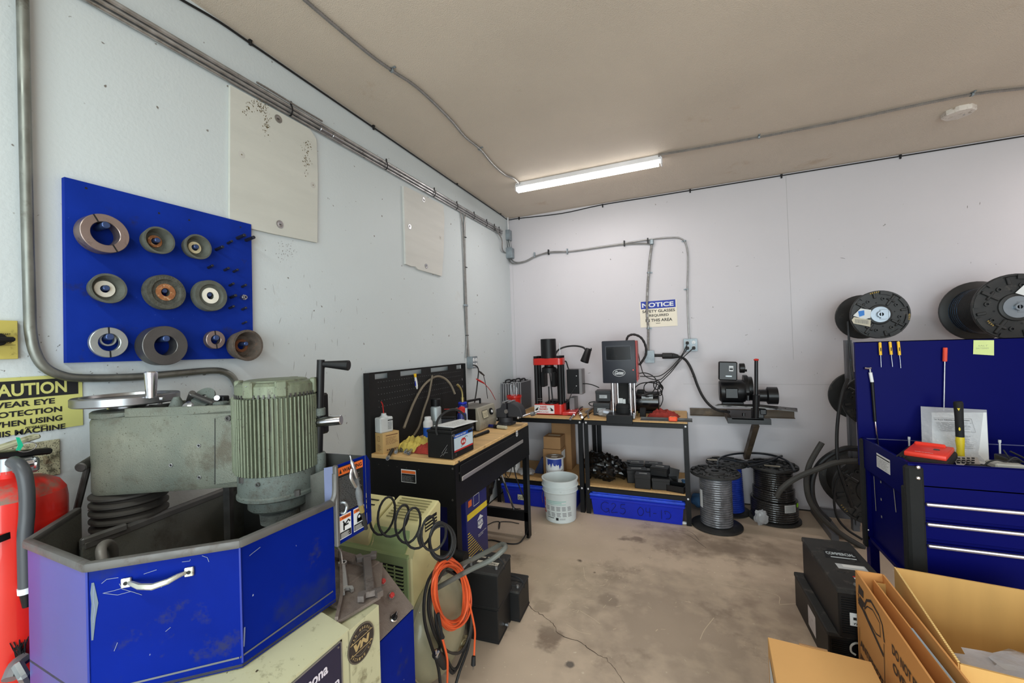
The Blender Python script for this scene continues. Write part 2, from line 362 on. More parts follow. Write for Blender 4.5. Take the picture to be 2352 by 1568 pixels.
def flexc(pts, r, n=8, pitch=.011):     # ribbed armoured cable
    P = smooth_path(pts, n); Q = [P[0]]; acc = 0
    out = []
    for a, c in zip(P, P[1:]):
        L = (c-a).length; k = max(1, int(L/(pitch/2)))
        for i in range(k): out.append(a.lerp(c, i/k))
    out.append(P[-1]); return out, [r*(1.0 if i % 2 else .8) for i in range(len(out))]
def strap(T, p, nrm, along, r):
    p = V(p); nrm = V(nrm).normalized(); al = V(along).normalized(); sd = nrm.cross(al).normalized()
    M = fr(p, x=sd, z=al); b = B(zinc)
    b.box((0, 0, 0), (.001, .001, .001), M)
    b.lathe([(r*1.12, -.006), (r*1.3, -.006), (r*1.3, .006), (r*1.12, .006)], M, 12, close=True)
    b.raw(*plate_vs(p+sd*(r*1.2+.009)-nrm*r*.95, al, sd, nrm, .012, .018, .0015)); b.cyl(p+sd*(r*1.2+.01)-nrm*r*.9, p+sd*(r*1.2+.01)-nrm*(r*.9-.004), .004, seg=6)
    return part(T, 'strap', b)
def plate_vs(c, a, s, n, la, ls, th):
    vs = [V(c)+a*i*la/2+s*j*ls/2+n*k*th/2 for k in (-1, 1) for i, j in ((-1, -1), (1, -1), (1, 1), (-1, 1))]
    return vs, [(3, 2, 1, 0), (4, 5, 6, 7), (0, 1, 5, 4), (1, 2, 6, 5), (2, 3, 7, 6), (3, 0, 4, 7)]
ZC = RH-.012
T = thing('conduit', 'flexible metal conduit running along the ceiling to the left end of the tube light', 'conduit', (.3, -2, RH-.02))
pts = [wZ(x, y, ZC) for x, y in ((640, -60), (700, 0), (840, 118), (900, 162), (960, 203), (1030, 270), (1068, 314), (1102, 342), (1130, 375), (1158, 400), (1180, 410), (1196, 424))]
P, R = flexc(pts, .0085); part(T, 'armoured_cable', B(flex).tube(P, R, 7))
for x, y, x2, y2 in ((899, 161, 915, 174), (1101, 342, 1110, 352)): a = wZ(x, y, ZC); c = wZ(x2, y2, ZC); strap(T, a, (0, 0, -1), c-a, .0085)
T = thing('conduit', 'flexible metal conduit running right across the ceiling from the tube light', 'conduit', (2.6, -.8, RH-.02))
pts = [wZ(x, y, ZC) for x, y in ((1512, 356), (1600, 341), (1745, 315), (1870, 291), (1960, 273), (2080, 247), (2232, 217), (2352, 203), (2480, 190))]
P, R = flexc(pts, .0085); part(T, 'armoured_cable', B(flex).tube(P, R, 7))
for x, y, x2, y2 in ((1743, 315, 1760, 312), (2232, 217, 2250, 215)): a = wZ(x, y, ZC); c = wZ(x2, y2, ZC); strap(T, a, (0, 0, -1), c-a, .0085)
# red markers on the armoured cable
# ceiling junction cover
p = wZ(2202, 264, RH-.03); T = thing('junction_box', 'octagonal pale cover plate stained on the ceiling at right', 'junction box', p)
b = B(mat('stained_cover', (214, 205, 196), .6, dirt=((140, 122, 100), .4, 30))); b.lathe([(0, 0), (.075, 0), (.08, .006), (.08, .03), (0, .03)], rz(pi/8), 8); part(T, 'cover', b, w=False)
b = B(steel); b.cyl((.03, .01, -.002), (.03, .01, .001), .005, seg=8); part(T, 'screw', b, w=False)
# black cable with clips around the top of both walls
cab = mat('cable_black', (20, 20, 22), .5)
T = thing('cable', 'thin black cable clipped along the wall tops just under the ceiling', 'cable', (0, 0, 2.85))
lp = [wX(x, y, .008) for x, y in ((350, -40), (418, 0), (500, 46), (575, 90), (640, 128), (720, 185), (800, 240), (858, 288), (940, 342), (1050, 418), (1110, 460), (1150, 488), (1166, 496))]
bp = [wY(x, y, -.008) for x, y in ((1192, 499), (1290, 490), (1380, 470), (1480, 452), (1585, 436), (1690, 420), (1797, 401), (1930, 378), (2068, 357), (2352, 312), (2500, 288))]
part(T, 'cable_run', B(cab).tube([V((p.x, p.y, min(p.z, RH-.014))) for p in lp+bp], .005, 6, n=4))
for q, f in [((575, 90), 0), ((858, 288), 0), ((1050, 418), 0), ((1150, 486), 0), ((1192, 499), 1), ((1384, 470), 1), ((1585, 436), 1), ((1795, 402), 1), ((2068, 357), 1)]:
    p = wY(*q, -.008) if f else wX(*q, .008); b = B(cab); b.box(p-V((0, 0, .012)), (.012, .012, .03) if f else (.012, .012, .03), bev=.002); b.box(p, (.016, .016, .012), bev=.002); part(T, 'clip', b)
# conduit bundle on the left wall
T = thing('conduit', 'bundle of three steel conduits strapped together along the upper left wall', 'conduit', (0, -2, 2.5))
za = wX(245, 0, .03); zb = wX(1156, 533, .03)
def onb(t, dz, dx=.0): p = za.lerp(zb, t); return V((p.x+dx, p.y, p.z+dz))
galvd = mat('galvanized_worn', (176, 176, 176), .36, .85, var=.25, vs=14, dirt=((110, 104, 98), .2, 9))
for dz, r, dx in ((.012, .0105, -.012), (-.009, .009, -.014), (-.027, .007, -.018)):
    part(T, 'pipe', B(galvd).tube([onb(-.3, dz, dx), onb(.4, dz, dx), onb(1, dz if dz > -.03 else -.012, dx)], r, 10))
P, R = flexc([onb(.16+.014*k, .026+.001*sin(k), .0) for k in range(0, 9)], .005, 3); part(T, 'armoured_cable', B(flex).tube(P, R, 6))
for t in (.215, .43, .6, .705, .8, .88, .935, .97):
    p = onb(t, -.006, -.012); M = fr(p, z=(zb-za), x=(1, 0, 0)); b = B(cab); b.lathe([(.027, -.004), (.0295, -.004), (.0295, .004), (.027, .004)], M@M4.Diagonal((.6, 1.0, 1, 1)), 14, close=True); b.box(p+V((.008, 0, .032)), (.007, .007, .018)); part(T, 'cable_tie', b)
for t in (.28, .305): part(T, 'coupling', B(steel).cyl(onb(t-.01, -.010, -.014), onb(t+.014, -.010, -.014), .0145, seg=12, bev=.002))
for px, py in ((524, 176),):
    p = wX(px, py, .008); b = B(zinc); b.box(p, (.004, .03, .03), bev=.001); b.cyl(p+V((.002, 0, 0)), p+V((.01, 0, 0)), .007, seg=6); part(T, 'strap', b)
# bent conduit around the caution sign
T = thing('conduit', 'thick bent steel conduit dropping down the left wall over the caution sign', 'conduit', (0, -3.7, 1.5))
pts = [wX(x, y, .02) for x, y in ((50, -80), (54, 100), (60, 400), (68, 700), (71, 765), (82, 812), (104, 844), (142, 862), (190, 868), (300, 866), (400, 858), (480, 851), (512, 853), (534, 866), (546, 892), (550, 930), (552, 1000))]
P = smooth_path(pts, 4); part(T, 'pipe', B(mat('galvanized_dirty', (128, 130, 124), .45, .8, var=.3, vs=10, dirt=((84, 78, 70), .4, 8))).tube(P, .0132, 12))
# drops to the outlet near the workbench pegboard
T = thing('conduit', 'pair of thin metal cables hanging down the left wall to the bench outlet', 'conduit', (0, -.95, 1.4))
for q in (((1050, 468), (1062, 482), (1067, 505), (1068, 560), (1070, 640), (1072, 700), (1074, 770), (1078, 822)), ((1082, 487), (1070, 492), (1066, 520), (1068, 600), (1070, 700), (1072, 780), (1070, 822)), ((1054, 478), (1060, 500), (1064, 560), (1067, 640), (1070, 740), (1076, 822))):
    P, R = flexc([wX(x, y, .012) for x, y in q], .0065, 4, .014); part(T, 'armoured_cable', B(flex).tube(P, R, 6))
for x, y in ((1070, 614), (1073, 770), (1068, 545)): b = B(cab); b.box(wX(x, y, .014), (.02, .026, .006)); part(T, 'cable_tie', b)
b = B(zinc); b.box(wX(1070, 701, .016), (.016, .055, .018), bev=.002); part(T, 'strap', b)
def handy(name, label, M, w, h, d, outlets=(), cover=zinc):
    T = thing(name, label, 'outlet' if outlets else 'junction box', M.translation); Mi = WM[T]
    b = B(zinc); b.box((0, 0, d/2), (w, h, d), M, bev=.003)
    for k in range(3): b.cyl(M@V((w/2-.0005, -h/3+k*h/3, d/2)), M@V((w/2+.001, -h/3+k*h/3, d/2)), .008, seg=10)
    part(T, 'box', b)
    b = B(cover); b.box((0, 0, d+.001), (w*1.03, h*1.03, .003), M, bev=.001)
    for sx in (-1, 1):
        for sy in (-1, 1): b.cyl(M@V((sx*w*.44, sy*h*.44, d)), M@V((sx*w*.44, sy*h*.44, d+.005)), .004, seg=8)
    part(T, 'cover_plate', b)
    for ox, oy in outlets:
        b = B(white); b.lathe([(0, d+.006), (.015, d+.006), (.017, d+.003), (.017, d)], M@M4.Translation((ox, oy, 0)), 14)
        b.mt(ink); b.rect(ox-.007, oy, .002, .007, M, d+.0065); b.rect(ox+.005, oy, .002, .007, M, d+.0065); b.cyl(M@V((ox, oy-.008, d+.005)), M@V((ox, oy-.008, d+.0065)), .0025, seg=8); part(T, 'receptacle', b)
    return T
Mo = fr(wX(1078, 832, 0), z=(1, 0, 0), x=(0, 1, 0)); handy('outlet_box', 'metal outlet box on the left wall above the workbench corner', Mo, .09, .105, .055, ((-.022, .022), (.022, .022), (-.022, -.022), (.022, -.022)))
# corner junction boxes
T = thing('junction_box', 'upper small grey junction box in the room corner', 'junction box', (.0, -.05, 2.7))
b = B(zinc); p = wY(1165, 541, -.05); b.box(p, (.07, .07, .11), bev=.004); part(T, 'box', b)
b = B(zinc); b.box(p+V((.0375, 0, 0)), (.004, .074, .114), bev=.001); part(T, 'cover_plate', b)
T = thing('junction_box', 'lower larger grey junction box in the room corner', 'junction box', (.0, -.05, 2.5))
b = B(zinc); p2 = wY(1169, 582, -.05); b.box(p2, (.10, .075, .11), bev=.004); part(T, 'box', b)
b = B(zinc); b.box(p2+V((0, -.039, 0)), (.106, .004, .116), bev=.001); part(T, 'cover_plate', b)
b = B(galv); b.cyl(p+V((0, 0, -.05)), p2+V((.0, 0, .05)), .010, seg=10); b.cyl(p+V((.022, 0, -.05)), p2+V((.022, 0, .05)), .010, seg=10); part(T, 'nipple', b)
T = thing('conduit', 'short vertical conduits from the corner junction box up to the ceiling', 'conduit', (.02, -.03, 2.75))
for dx in (-.02, .014): part(T, 'pipe', B(galv if dx < 0 else lw).cyl(p+V((dx, .0, .05)), V((p.x+dx, p.y, RH)), .008, seg=8))
part(T, 'armoured_cable', B(flex).tube([wX(1135, 520, .03), wX(1152, 548, .03), wX(1154, 572, .03), p2+V((-.03, -.01, 0))], .007, 7, n=5))
# armoured cables along the back wall
T = thing('conduit', 'two armoured cables clipped across the back wall toward the safety notice', 'conduit', (.7, 0, 2.3))
top = [(1170, 592), (1184, 602), (1205, 600), (1230, 588), (1262, 580), (1310, 577), (1370, 568), (1430, 559), (1495, 549), (1545, 545), (1565, 548), (1575, 560), (1580, 590), (1579, 660), (1580, 720), (1583, 778)]
P, R = flexc([wY(x, y, -.018) for x, y in top], .0075, 5); part(T, 'armoured_cable', B(flex).tube(P, R, 7))
top = [(1168, 590), (1178, 600), (1205, 596), (1230, 584), (1262, 574), (1310, 572), (1370, 564), (1430, 556), (1480, 554), (1494, 556)]
P, R = flexc([wY(x, y+5, -.016) for x, y in top], .0085, 5); part(T, 'armoured_cable', B(flex).tube(P, R, 7))
for x, y in ((1228, 585), (1303, 577), (1260, 579), (1434, 559), (1488, 553)): b = B(cab if x in (1260, 1434, 1488) else zinc); b.box(wY(x, y, -.02), (.012, .03, .055), bev=.002); part(T, 'cable_tie', b)
for x, y in ((1573, 553), (1578, 664)): a = wY(x, y, -.018); strap(T, a, (0, -1, 0), (0, 0, 1), .009)
T = thing('conduit', 'ribbed metal conduit dropping in front of the safety notice to the power box', 'conduit', (1.45, 0, 1.8))
part(T, 'elbow', B(zinc).box(wY(1497, 556, -.022), (.035, .04, .05), bev=.006))
P, R = flexc([wY(x, y, -.02) for x, y in ((1497, 562), (1493, 590), (1490, 626), (1487, 670), (1486, 720), (1489, 755), (1489, 805))], .0125, 5, .014); part(T, 'armoured_cable', B(flex).tube(P, R, 9))
for x, y in ((1490, 626), (1489, 754)): strap(T, wY(x, y, -.02), (0, -1, 0), (0, 0, -1), .013)
T = handy('outlet_box', 'square metal quad outlet box on the back wall with black plugs in it', fr(wY(1586, 792, 0), z=(0, -1, 0), x=(1, 0, 0)), .115, .115, .04, ((-.027, .024), (.027, .024), (-.027, -.024), (.027, -.024)))
for dx, dz in ((-.027, .024), (-.027, -.024), (.027, -.024)):
    p = wY(1586, 792, -.045)+V((dx, 0, dz)); solo('plug', B(rubber).box(p+V((0, -.014, -.004)), (.026, .03, .03), bev=.006), {(-.027, .024): 'black plug in the upper left socket of the quad outlet', (-.027, -.024): 'black plug in the lower left socket of the quad outlet', (.027, -.024): 'black plug in the lower right socket of the quad outlet'}[(dx, dz)], 'plug', 'plugs in the quad outlet')
T = thing('power_box', 'pale blue-grey metal power box beside the hose crimper head', 'junction box', wY(1490, 818, 0))
b = B(zinc); b.box(wY(1492, 819, -.03), (.085, .06, .115), bev=.006); part(T, 'box', b)
b = B(zinc); b.box(wY(1492, 819, -.062), (.09, .004, .12), bev=.012); part(T, 'cover_plate', b)
T = thing('power_plug', 'large black heavy-duty plug at the wall power box feeding the hose saw', 'plug', wY(1530, 817, -.04))
b = B(rubber); b.cyl(wY(1500, 816, -.045), wY(1524, 816, -.045), .014, seg=12); b.cyl(wY(1521, 817, -.045), wY(1545, 817, -.045), .028, seg=16, bev=.004); b.cyl(wY(1545, 817, -.045), wY(1558, 818, -.045), .028, .016, seg=16); part(T, 'body', b)
pts = [wY(*q, c) for *q, c in ((1556, 818, -.045), (1572, 824, -.05), (1583, 838, -.06), (1593, 860, -.08), (1602, 885, -.1), (1614, 910, -.12), (1630, 930, -.16), (1650, 942, -.24), (1675, 946, -.33))]
part(T, 'cord', B(rubber).tube(pts, .0115, 8, n=5))
# three black cords from the outlet down to the bench
b = B(rubber)
for k, q in enumerate([((1578, 792), (1566, 815), (1550, 835), (1535, 850), (1515, 863), (1490, 864), (1470, 864)), ((1579, 800), (1565, 820), (1550, 840), (1530, 860), (1514, 872), (1490, 868), (1478, 858), (1472, 840), (1466, 812)), ((1592, 800), (1570, 820), (1556, 836), (1540, 856), (1520, 876), (1514, 888), (1520, 902), (1522, 920), (1512, 938), (1490, 948))]):
    pts = [wY(x, y, -.06-.012*i) for i, (x, y) in enumerate(q)]
    solo('electric_cable', B(rubber).tube(pts, .0045, 6, n=5), ['black cord from the quad outlet drooping left to the crimper', 'black cord from the quad outlet looping up behind the crimper', 'black cord from the quad outlet down to the pump motor'][k], 'cord', 'cords from the quad outlet')
T = thing('cord_coil', 'tangled coil of black cords hung between crimper and pump motor', 'cord', wY(1500, 890, -.3))
for k, (cx, cy, rx, ry) in enumerate(((1489, 894, 32, 16), (1500, 890, 22, 14), (1509, 884, 8, 10), (1478, 882, 30, 26), (1516, 896, 5, 12))):
    pts = [wY(cx+rx*cos(a)*(1+.05*sin(3*a+k)), cy+ry*sin(a), -.28+.03*sin(a*2+k)) for a in [i*2*pi/12 for i in range(12)]]
    part(T, 'cord_loop', B(rubber).tube(pts, .0048, 6, n=3, closed=True))
# ================================================================== signs
yel = mat('sign_yellow', (190, 188, 112), .6, var=.06, vs=4, dirt=[((150, 150, 90), .2, 22)]); creamS = mat('sign_cream', (232, 224, 206), .7, var=.02)
T = thing('caution_sign', 'worn yellow and black caution sign about eye protection on the left wall', 'sign', (0, -3.7, 1.3))
zt = wX(188, 858).z; zb2 = wX(188, 976).z; y1 = wX(188, 900).y; H = zt-zb2; Lf_ = lambda a, c, q_: ((wX(c, 900).y-wX(a, 900).y)*q_, y1-wX(c, 900).y); cw_ = Lf_(-4, 152, 7/5.8); W = cw_[0]+cw_[1]+.02
M = fr((.002, y1-W, zb2), z=(1, 0, 0), x=(0, 1, 0)); b = B(yel); b.box((W/2, H/2, 0), (W, H, .003), M); part(T, 'panel', b)
b = B(ink); b.rect(.01, H-.062, W-.02, .052, M, .0022); part(T, 'header_band', b)
b = B(yel); b.text('CAUTION', W-cw_[1]-cw_[0], H-.054, cw_[0], .036, M, .0028, .03); part(T, 'lettering', b, 'yellow letters reading CAUTION')
b = B(ink)
for s_, yy, q_ in (('WEAR EYE', H-.085, (0, 124, 8/6.5)), ('PROTECTION', H-.112, (-6, 140, 10/8.1)), ('WHEN USING', H-.139, (-6, 140, 10/8.6)), ('THIS MACHINE', H-.166, (0, 147, 12/9.6))): lw_ = Lf_(*q_); b.text(s_, W-lw_[1]-lw_[0], yy, lw_[0], .0165, M, .0024, .03)
b.text('FEDERATED', W-.125, .012, .045, .006, M, .0024, .02, .3); part(T, 'lettering', b, 'black message lines')
navyS = mat('notice_blue', (26, 52, 158), .5)
T = thing('notice_sign', 'cream and blue safety glasses notice poster on the back wall', 'sign', wY(1478, 745, 0))
a, c_ = wY(1476, 693, -.002), wY(1556, 687, -.002); d_ = wY(1474, 752, -.002); ex = (c_-a); W = ex.length; ey = (a-d_); H = ey.length
M = fr(d_, x=ex, y=ey); b = B(creamS); b.box((W/2, H/2, 0), (W+.02, H, .001), M); part(T, 'panel', b)
b = B(navyS); b.rect(.0, H*.71, W, H*.29, M, .001); part(T, 'header_band', b)
b = B(white); b.text('NOTICE', .012, H*.765, W-.03, H*.17, M, .0015, .03); part(T, 'lettering', b, 'white letters reading NOTICE')
b = B(ink); b.text('SAFETY GLASSES', .012, H*.555, W-.02, H*.105, M, .0012, .02); b.text('REQUIRED', .075, H*.38, W-.14, H*.11, M, .0012, .02); b.text('IN THIS AREA', .04, H*.2, W-.075, H*.115, M, .0012, .02); b.text('FEDERATED', W*.42, H*.12, .04, .008, M, .0012, .02, .4); part(T, 'lettering', b, 'black message lines')
# selector switch plate and light switch plate at the far left
T = thing('switch_plate', 'yellow plate with black selector knob at the left picture edge', 'switch', wX(0, 780, 0))
p1 = wX(37, 737, 0); p0 = wX(38, 824, 0); h = p1.z-p0.z; M = fr((.012, p0.y-.14, p0.z), z=(1, 0, 0), x=(0, 1, 0))
b = B(mat('plate_yellow', (182, 168, 86), .55, var=.1, dirt=((130, 120, 60), .25, 30))); b.box((.07, h/2, -.006), (.14, h, .012), M, bev=.001); part(T, 'plate', b)
b = B(black); b.cyl(M@V((.098, h*.5, 0)), M@V((.098, h*.5, .02)), .018, seg=16, bev=.003); b.box((.1, h*.5, .028), (.05, .014, .018), M, bev=.004); part(T, 'knob', b)
b = B(ink); b.text('START', .108, h*.62, .018, .005, M, .0004); b.text('STOP', .112, h*.4, .016, .005, M, .0004); b.rect(.105, h*.36, .03, .001, M); part(T, 'lettering', b)
T = thing('light_switch', 'grimy beige double light switch plate behind the fire extinguisher', 'switch', wX(100, 1060, 0))
p1 = wX(139, 1007, .004); p0 = wX(139, 1088, .004); h = p1.z-p0.z; M = fr((.004, p0.y-.125, p0.z), z=(1, 0, 0), x=(0, 1, 0))
b = B(mat('grimy_beige', (170, 166, 138), .6, var=.15, dirt=((84, 80, 62), .6, 40), speck=((50, 48, 40), 300, .6))); b.box((.0625, h/2, -.002), (.125, h, .008), M, bev=.002); part(T, 'plate', b)
b = B(mat('toggle_brown', (110, 100, 78), .5)); b.box((.092, h*.48, .006), (.008, .018, .02), M, bev=.002, rot=(.5, 0, 0)); b.box((.04, h*.48, .006), (.008, .018, .02), M, bev=.002, rot=(-.5, 0, 0)); part(T, 'toggle', b)
b = B(steel); b.cyl(M@V((.092, h*.8, .002)), M@V((.092, h*.8, .005)), .004, seg=8); part(T, 'screw', b)
# ================================================================== panels and wheel board on the left wall
def wP(x, y, p, n): d = ray(x, y); n = V(n); return CAM+d*((V(p)-CAM).dot(n)/d.dot(n))
frp = mat('grey_board', (200, 199, 194), .6, var=.05, vs=2, grain=(1, 1, 7), bump=.1, bs=30)
frpd = mat('grey_board_mould', (196, 196, 188), .6, var=.05, vs=2, grain=(1, 1, 5), bump=.1, bs=30)
mould = mat('mould', (110, 96, 66), .9); dimple = mat('dimple', (190, 188, 182), .7)
def wall_panel(name, label, px, th, screws, dims, m):
    th += .0; ps = [wX(x, y, th) for x, y in px]; T = thing(name, label, 'panel', (0, sum(p.y for p in ps)/len(ps), min(p.z for p in ps)))
    b = B(m).quad([V((0.001, p.y, p.z)) for p in ps], th-.001, (1, 0, 0)); part(T, 'board', b)
    for x, y in screws:
        p = wX(x, y, th); b = B(steel); M = fr(p, z=(1, 0, 0)); b.lathe([(0, .001), (.008, .001), (.013, .003), (.019, .002), (.019, 0), (0, 0)], M, 16)
        b.mt(ink); b.box((0, 0, .0025), (.010, .002, .0012), M); part(T, 'screw', b)
    for x, y in dims: p = wX(x, y, th); M = fr(p, z=(1, 0, 0)); b = B(dimple); b.lathe([(0, .0006), (.012, .0004), (.016, .0001)], M, 14); b.mt(mould); b.lathe([(0, .0012), (.003, .0012), (.003, 0)], M, 6); part(T, 'dimple', b)
    return T
T = wall_panel('wall_panel', 'large square off-white board with mould stains screwed above the blue wheel board', ((529, 195), (560, 212), (712, 296), (727, 320), (730, 400), (729, 557), (620, 535), (528, 513)), .014, ((639, 273), (643, 515)), ((555, 355), (719, 425)), frpd)
b = B(mould)
for cx, cy, sx, sy, n in ((600, 245, 18, 12, 60), (612, 285, 7, 22, 70), (568, 255, 8, 10, 24), (705, 340, 9, 22, 50), (703, 375, 8, 24, 40), (595, 235, 20, 8, 30)):
    for _ in range(n):
        p = wX(random.gauss(cx, sx*.6), random.gauss(cy, sy*.6), .0146); r = random.uniform(.0006, .003); a = random.random()*6
        b.raw([p+V((0, cos(a+k*1.26)*r*random.uniform(.6, 1.4), sin(a+k*1.26)*r*random.uniform(.8, 1.8))) for k in range(5)], [(0, 1, 2, 3, 4)])
part(T, 'mould_spots', b, kind='stuff')
wall_panel('wall_panel', 'smaller rippled white board with a chipped lower corner nearer the room corner', ((927, 427), (935, 430), (1018, 471), (1021, 500), (1019, 580), (1015, 634), (960, 618), (955, 612), (945, 611), (932, 606)), .016, ((973, 458), (941, 521), (979, 611)), ((1011, 546),), frp)
bb_ = mat('board_blue', (20, 46, 140), .6, var=.1, vs=9, coat=.0, spec=.05, bump=.08, bs=200, dirt=((44, 44, 62), .22, 7), speck=((80, 105, 180), 190, .77))
TB = .02
T = thing('wheel_board', 'blue painted plywood board of pegs holding grinding wheels on the left wall', 'board', (0, -3.29, 1.49))
WB = T
ps = [wX(x, y, TB) for x, y in ((148, 406), (577, 515), (580, 700), (582, 822), (153, 833))]
part(T, 'board', B(bb_).quad([V((.0015, p.y, p.z)) for p in ps], TB-.0015, (1, 0, 0)))
z1 = 3.1354
def zp(x, y): return (x/z1, 350+y/z1)
pegm = mat('peg_steel', (52, 54, 66), .4, .6, var=.2)
for q, l, r in [((1735, 607), .05, .007), ((1800, 622), .055, .007), ((1655, 647), .03, .005), ((1580, 690), .045, .006), ((1515, 823), .03, .005), ((1632, 841), .03, .005), ((1697, 852), .03, .005), ((1668, 951), .028, .005), ((1757, 961), .028, .005), ((1680, 1037), .035, .006), ((1668, 1115), .03, .005), ((1758, 1125), .028, .005), ((1760, 1227), .028, .004)]:
    tip = wX(*zp(*q), TB+l*1.0); tip = wX(*zp(*q), TB+l*.5); part(T, 'peg', B(pegm).cyl((TB, tip.y, tip.z-.003), (TB+l, tip.y, tip.z+.004), r, seg=10, bev=.001))
b = B(ink)
for q in ((620, 257), (1145, 437), (1362, 487), (1732, 538)): p = wX(*zp(*q), TB); b.cyl((TB-.002, p.y, p.z), (TB+.0004, p.y, p.z), .0035, seg=10)
part(T, 'screw_hole', b)
wheelm = mat('wheel_grey', (84, 86, 79), .85, var=.18, vs=30, bump=.3, bs=300); wheelr = mat('wheel_rough', (76, 76, 69), .95, var=.3, vs=60, bump=.8, bs=200)
steelw = mat('wheel_steel', (150, 134, 128), .38, .8, var=.15, vs=9, dirt=((96, 80, 72), .3, 12)); steell = mat('wheel_steel_pale', (172, 178, 176), .35, .75, var=.12, vs=14); steeld = mat('wheel_steel_dark', (96, 94, 92), .4, .7, var=.15, vs=12)
rustring = mat('hub_rust', (150, 96, 58), .8, var=.3, vs=50, dirt=((206, 180, 140), .5, 60)); creamring = mat('hub_cream', (208, 196, 160), .7, var=.12, vs=40, dirt=((120, 84, 60), .25, 50)); whitering = mat('hub_white', (226, 222, 208), .65, var=.06, vs=30, dirt=((150, 90, 70), .15, 60))
def ppeg(cy, cz, l, r=.011):
    part(WB, 'peg', B(mat('peg_blue', (60, 78, 120), .35, .5)).cyl((TB, cy, cz), (TB+l, cy, cz+.002), r, seg=12, bev=.002))
def wheel(q, h, kind, label, x=.07, rim=None, hub=None, hs=.42, th=.04, peg=1, tilt=(0, 0)):
    px, py = zp(*q); c = wX(px, py, x); hh = h/z1/2; R = (wX(px, py-hh, x).z-wX(px, py+hh, x).z)/2
    T = thing('grinding_wheel' if kind in 'cf' else 'steel_ring', label, 'wheel' if kind in 'cf' else 'ring', (x-th, c.y, c.z-R), 0, 'wheels on the blue board')
    M = fr((x-th, c.y, c.z), z=(1, tilt[0], tilt[1]), x=(0, 1, 0))
    if kind == 'c':      # cup wheel
        b = B(rim); b.lathe([(R*.28, .0), (R*.78, 0), (R*.84, .003), (R, th-.003), (R-.001, th), (R*.86, th), (R*.84, th-.002), (R*.66, .012), (R*.28, .012)], M, 36, close=True); part(T, 'cup', b)
        b = B(hub); b.lathe([(R*.25, .0125), (R*.25, .016), (R*hs*1.3, .016), (R*hs*1.34, .0125)], M, 28, close=True); part(T, 'hub_ring', b)
    elif kind == 'f':    # recessed wheel
        b = B(rim); b.lathe([(R*.24, 0), (R*.94, 0), (R, .004), (R, th-.004), (R*.97, th), (R*.74, th), (R*.68, th-.008), (R*.24, th-.010)], M, 36, close=True); part(T, 'disc', b)
        b = B(hub); b.lathe([(R*.24, th-.012), (R*.24, th-.006), (R*hs*1.15, th-.006), (R*hs*1.18, th-.012)], M, 28, close=True); part(T, 'hub_ring', b)
    else:                # split steel ring
        b = B(rim); b.ring(R, R*hs, th, M, 40, .0015); part(T, 'ring_body', b)
        if kind == 's':
            a0 = hub
            for a in (a0, a0+pi): b = B(ink); b.box((0, 0, 0), (R*(1-hs)*1.005, .0042, th+.0012), M@M4.Rotation(a, 4, 'Z')@M4.Translation(((R+R*hs)/2, 0, th/2))); part(T, 'slot', b)
    if peg: ppeg(c.y, c.z+R*(hs if kind not in 'cf' else .26)-.012, x-TB-.012 if kind in 'cf' else x-TB+.005, .009 if kind in 'cf' else .011)
    return T
wheel((762, 583), 274, 's', 'large pinkish split steel ring at the upper left of the blue board', .075, steelw, rad(118), .6, .042)
wheel((1152, 632), 194, 'c', 'dark cup wheel with rusty hub in the top row of the board', .075, wheelm, rustring, .34, .045)
wheel((1432, 679), 178, 'c', 'smaller cup wheel with cream hub, right end of the top row', .07, wheelm, creamring, .36, .04)
wheel((785, 978), 215, 'c', 'cup wheel with white hub, left of the middle row', .07, wheelm, whitering, .42, .04)
wheel((1203, 1005), 250, 'f', 'rough grey wheel with rusty cream hub in the board centre', .062, wheelr, rustring, .42, .034)
wheel((1525, 1030), 222, 'f', 'grey grinding wheel with bright white hub, right of the middle row', .062, wheelm, whitering, .44, .032)
wheel((790, 1367), 218, 's', 'pale flat split ring at the lower left of the blue board', .055, steell, rad(92), .57, .014)
wheel((1197, 1390), 282, 'r', 'heavy dark solid steel ring overhanging the board bottom edge', .085, steeld, None, .5, .05)
wheel((1556, 1348), 130, 's', 'small split steel ring near the lower right of the board', .06, steelw, rad(95), .5, .022)
wheel((1790, 1388), 226, 'c', 'dark rusty cup wheel at the lower right corner of the board', .09, mat('wheel_rusty', (88, 78, 70), .9, var=.25, vs=40, bump=.7, bs=180, dirt=((120, 74, 48), .25, 50)), rust, .32, .06)
p = wX(*zp(790, 1345), .05); b = B(steell); b.ring(.022, .016, .012, fr((.03, p.y, p.z), z=(1, 0, 0)), 24); solo('bushing', b, 'small pale bushing ring hanging inside the lower left split ring', 'ring')
p = wX(*zp(1762, 1042), .045); T = thing('hex_nut', 'small bright hex nut threaded on a peg at the board right side', 'nut', (.03, p.y, p.z-.012))
b = B(steel); b.lathe([(.005, .0), (.012, .0), (.012, .014), (.005, .014)], fr((.03, p.y, p.z), z=(1, 0, 0)), 6, close=True); part(T, 'nut_body', b)
b = B(steel); b.lathe([(.004, .014), (.008, .014), (.008, .022), (.004, .022)], fr((.03, p.y, p.z), z=(1, 0, 0)), 12, close=True); part(T, 'collar', b)

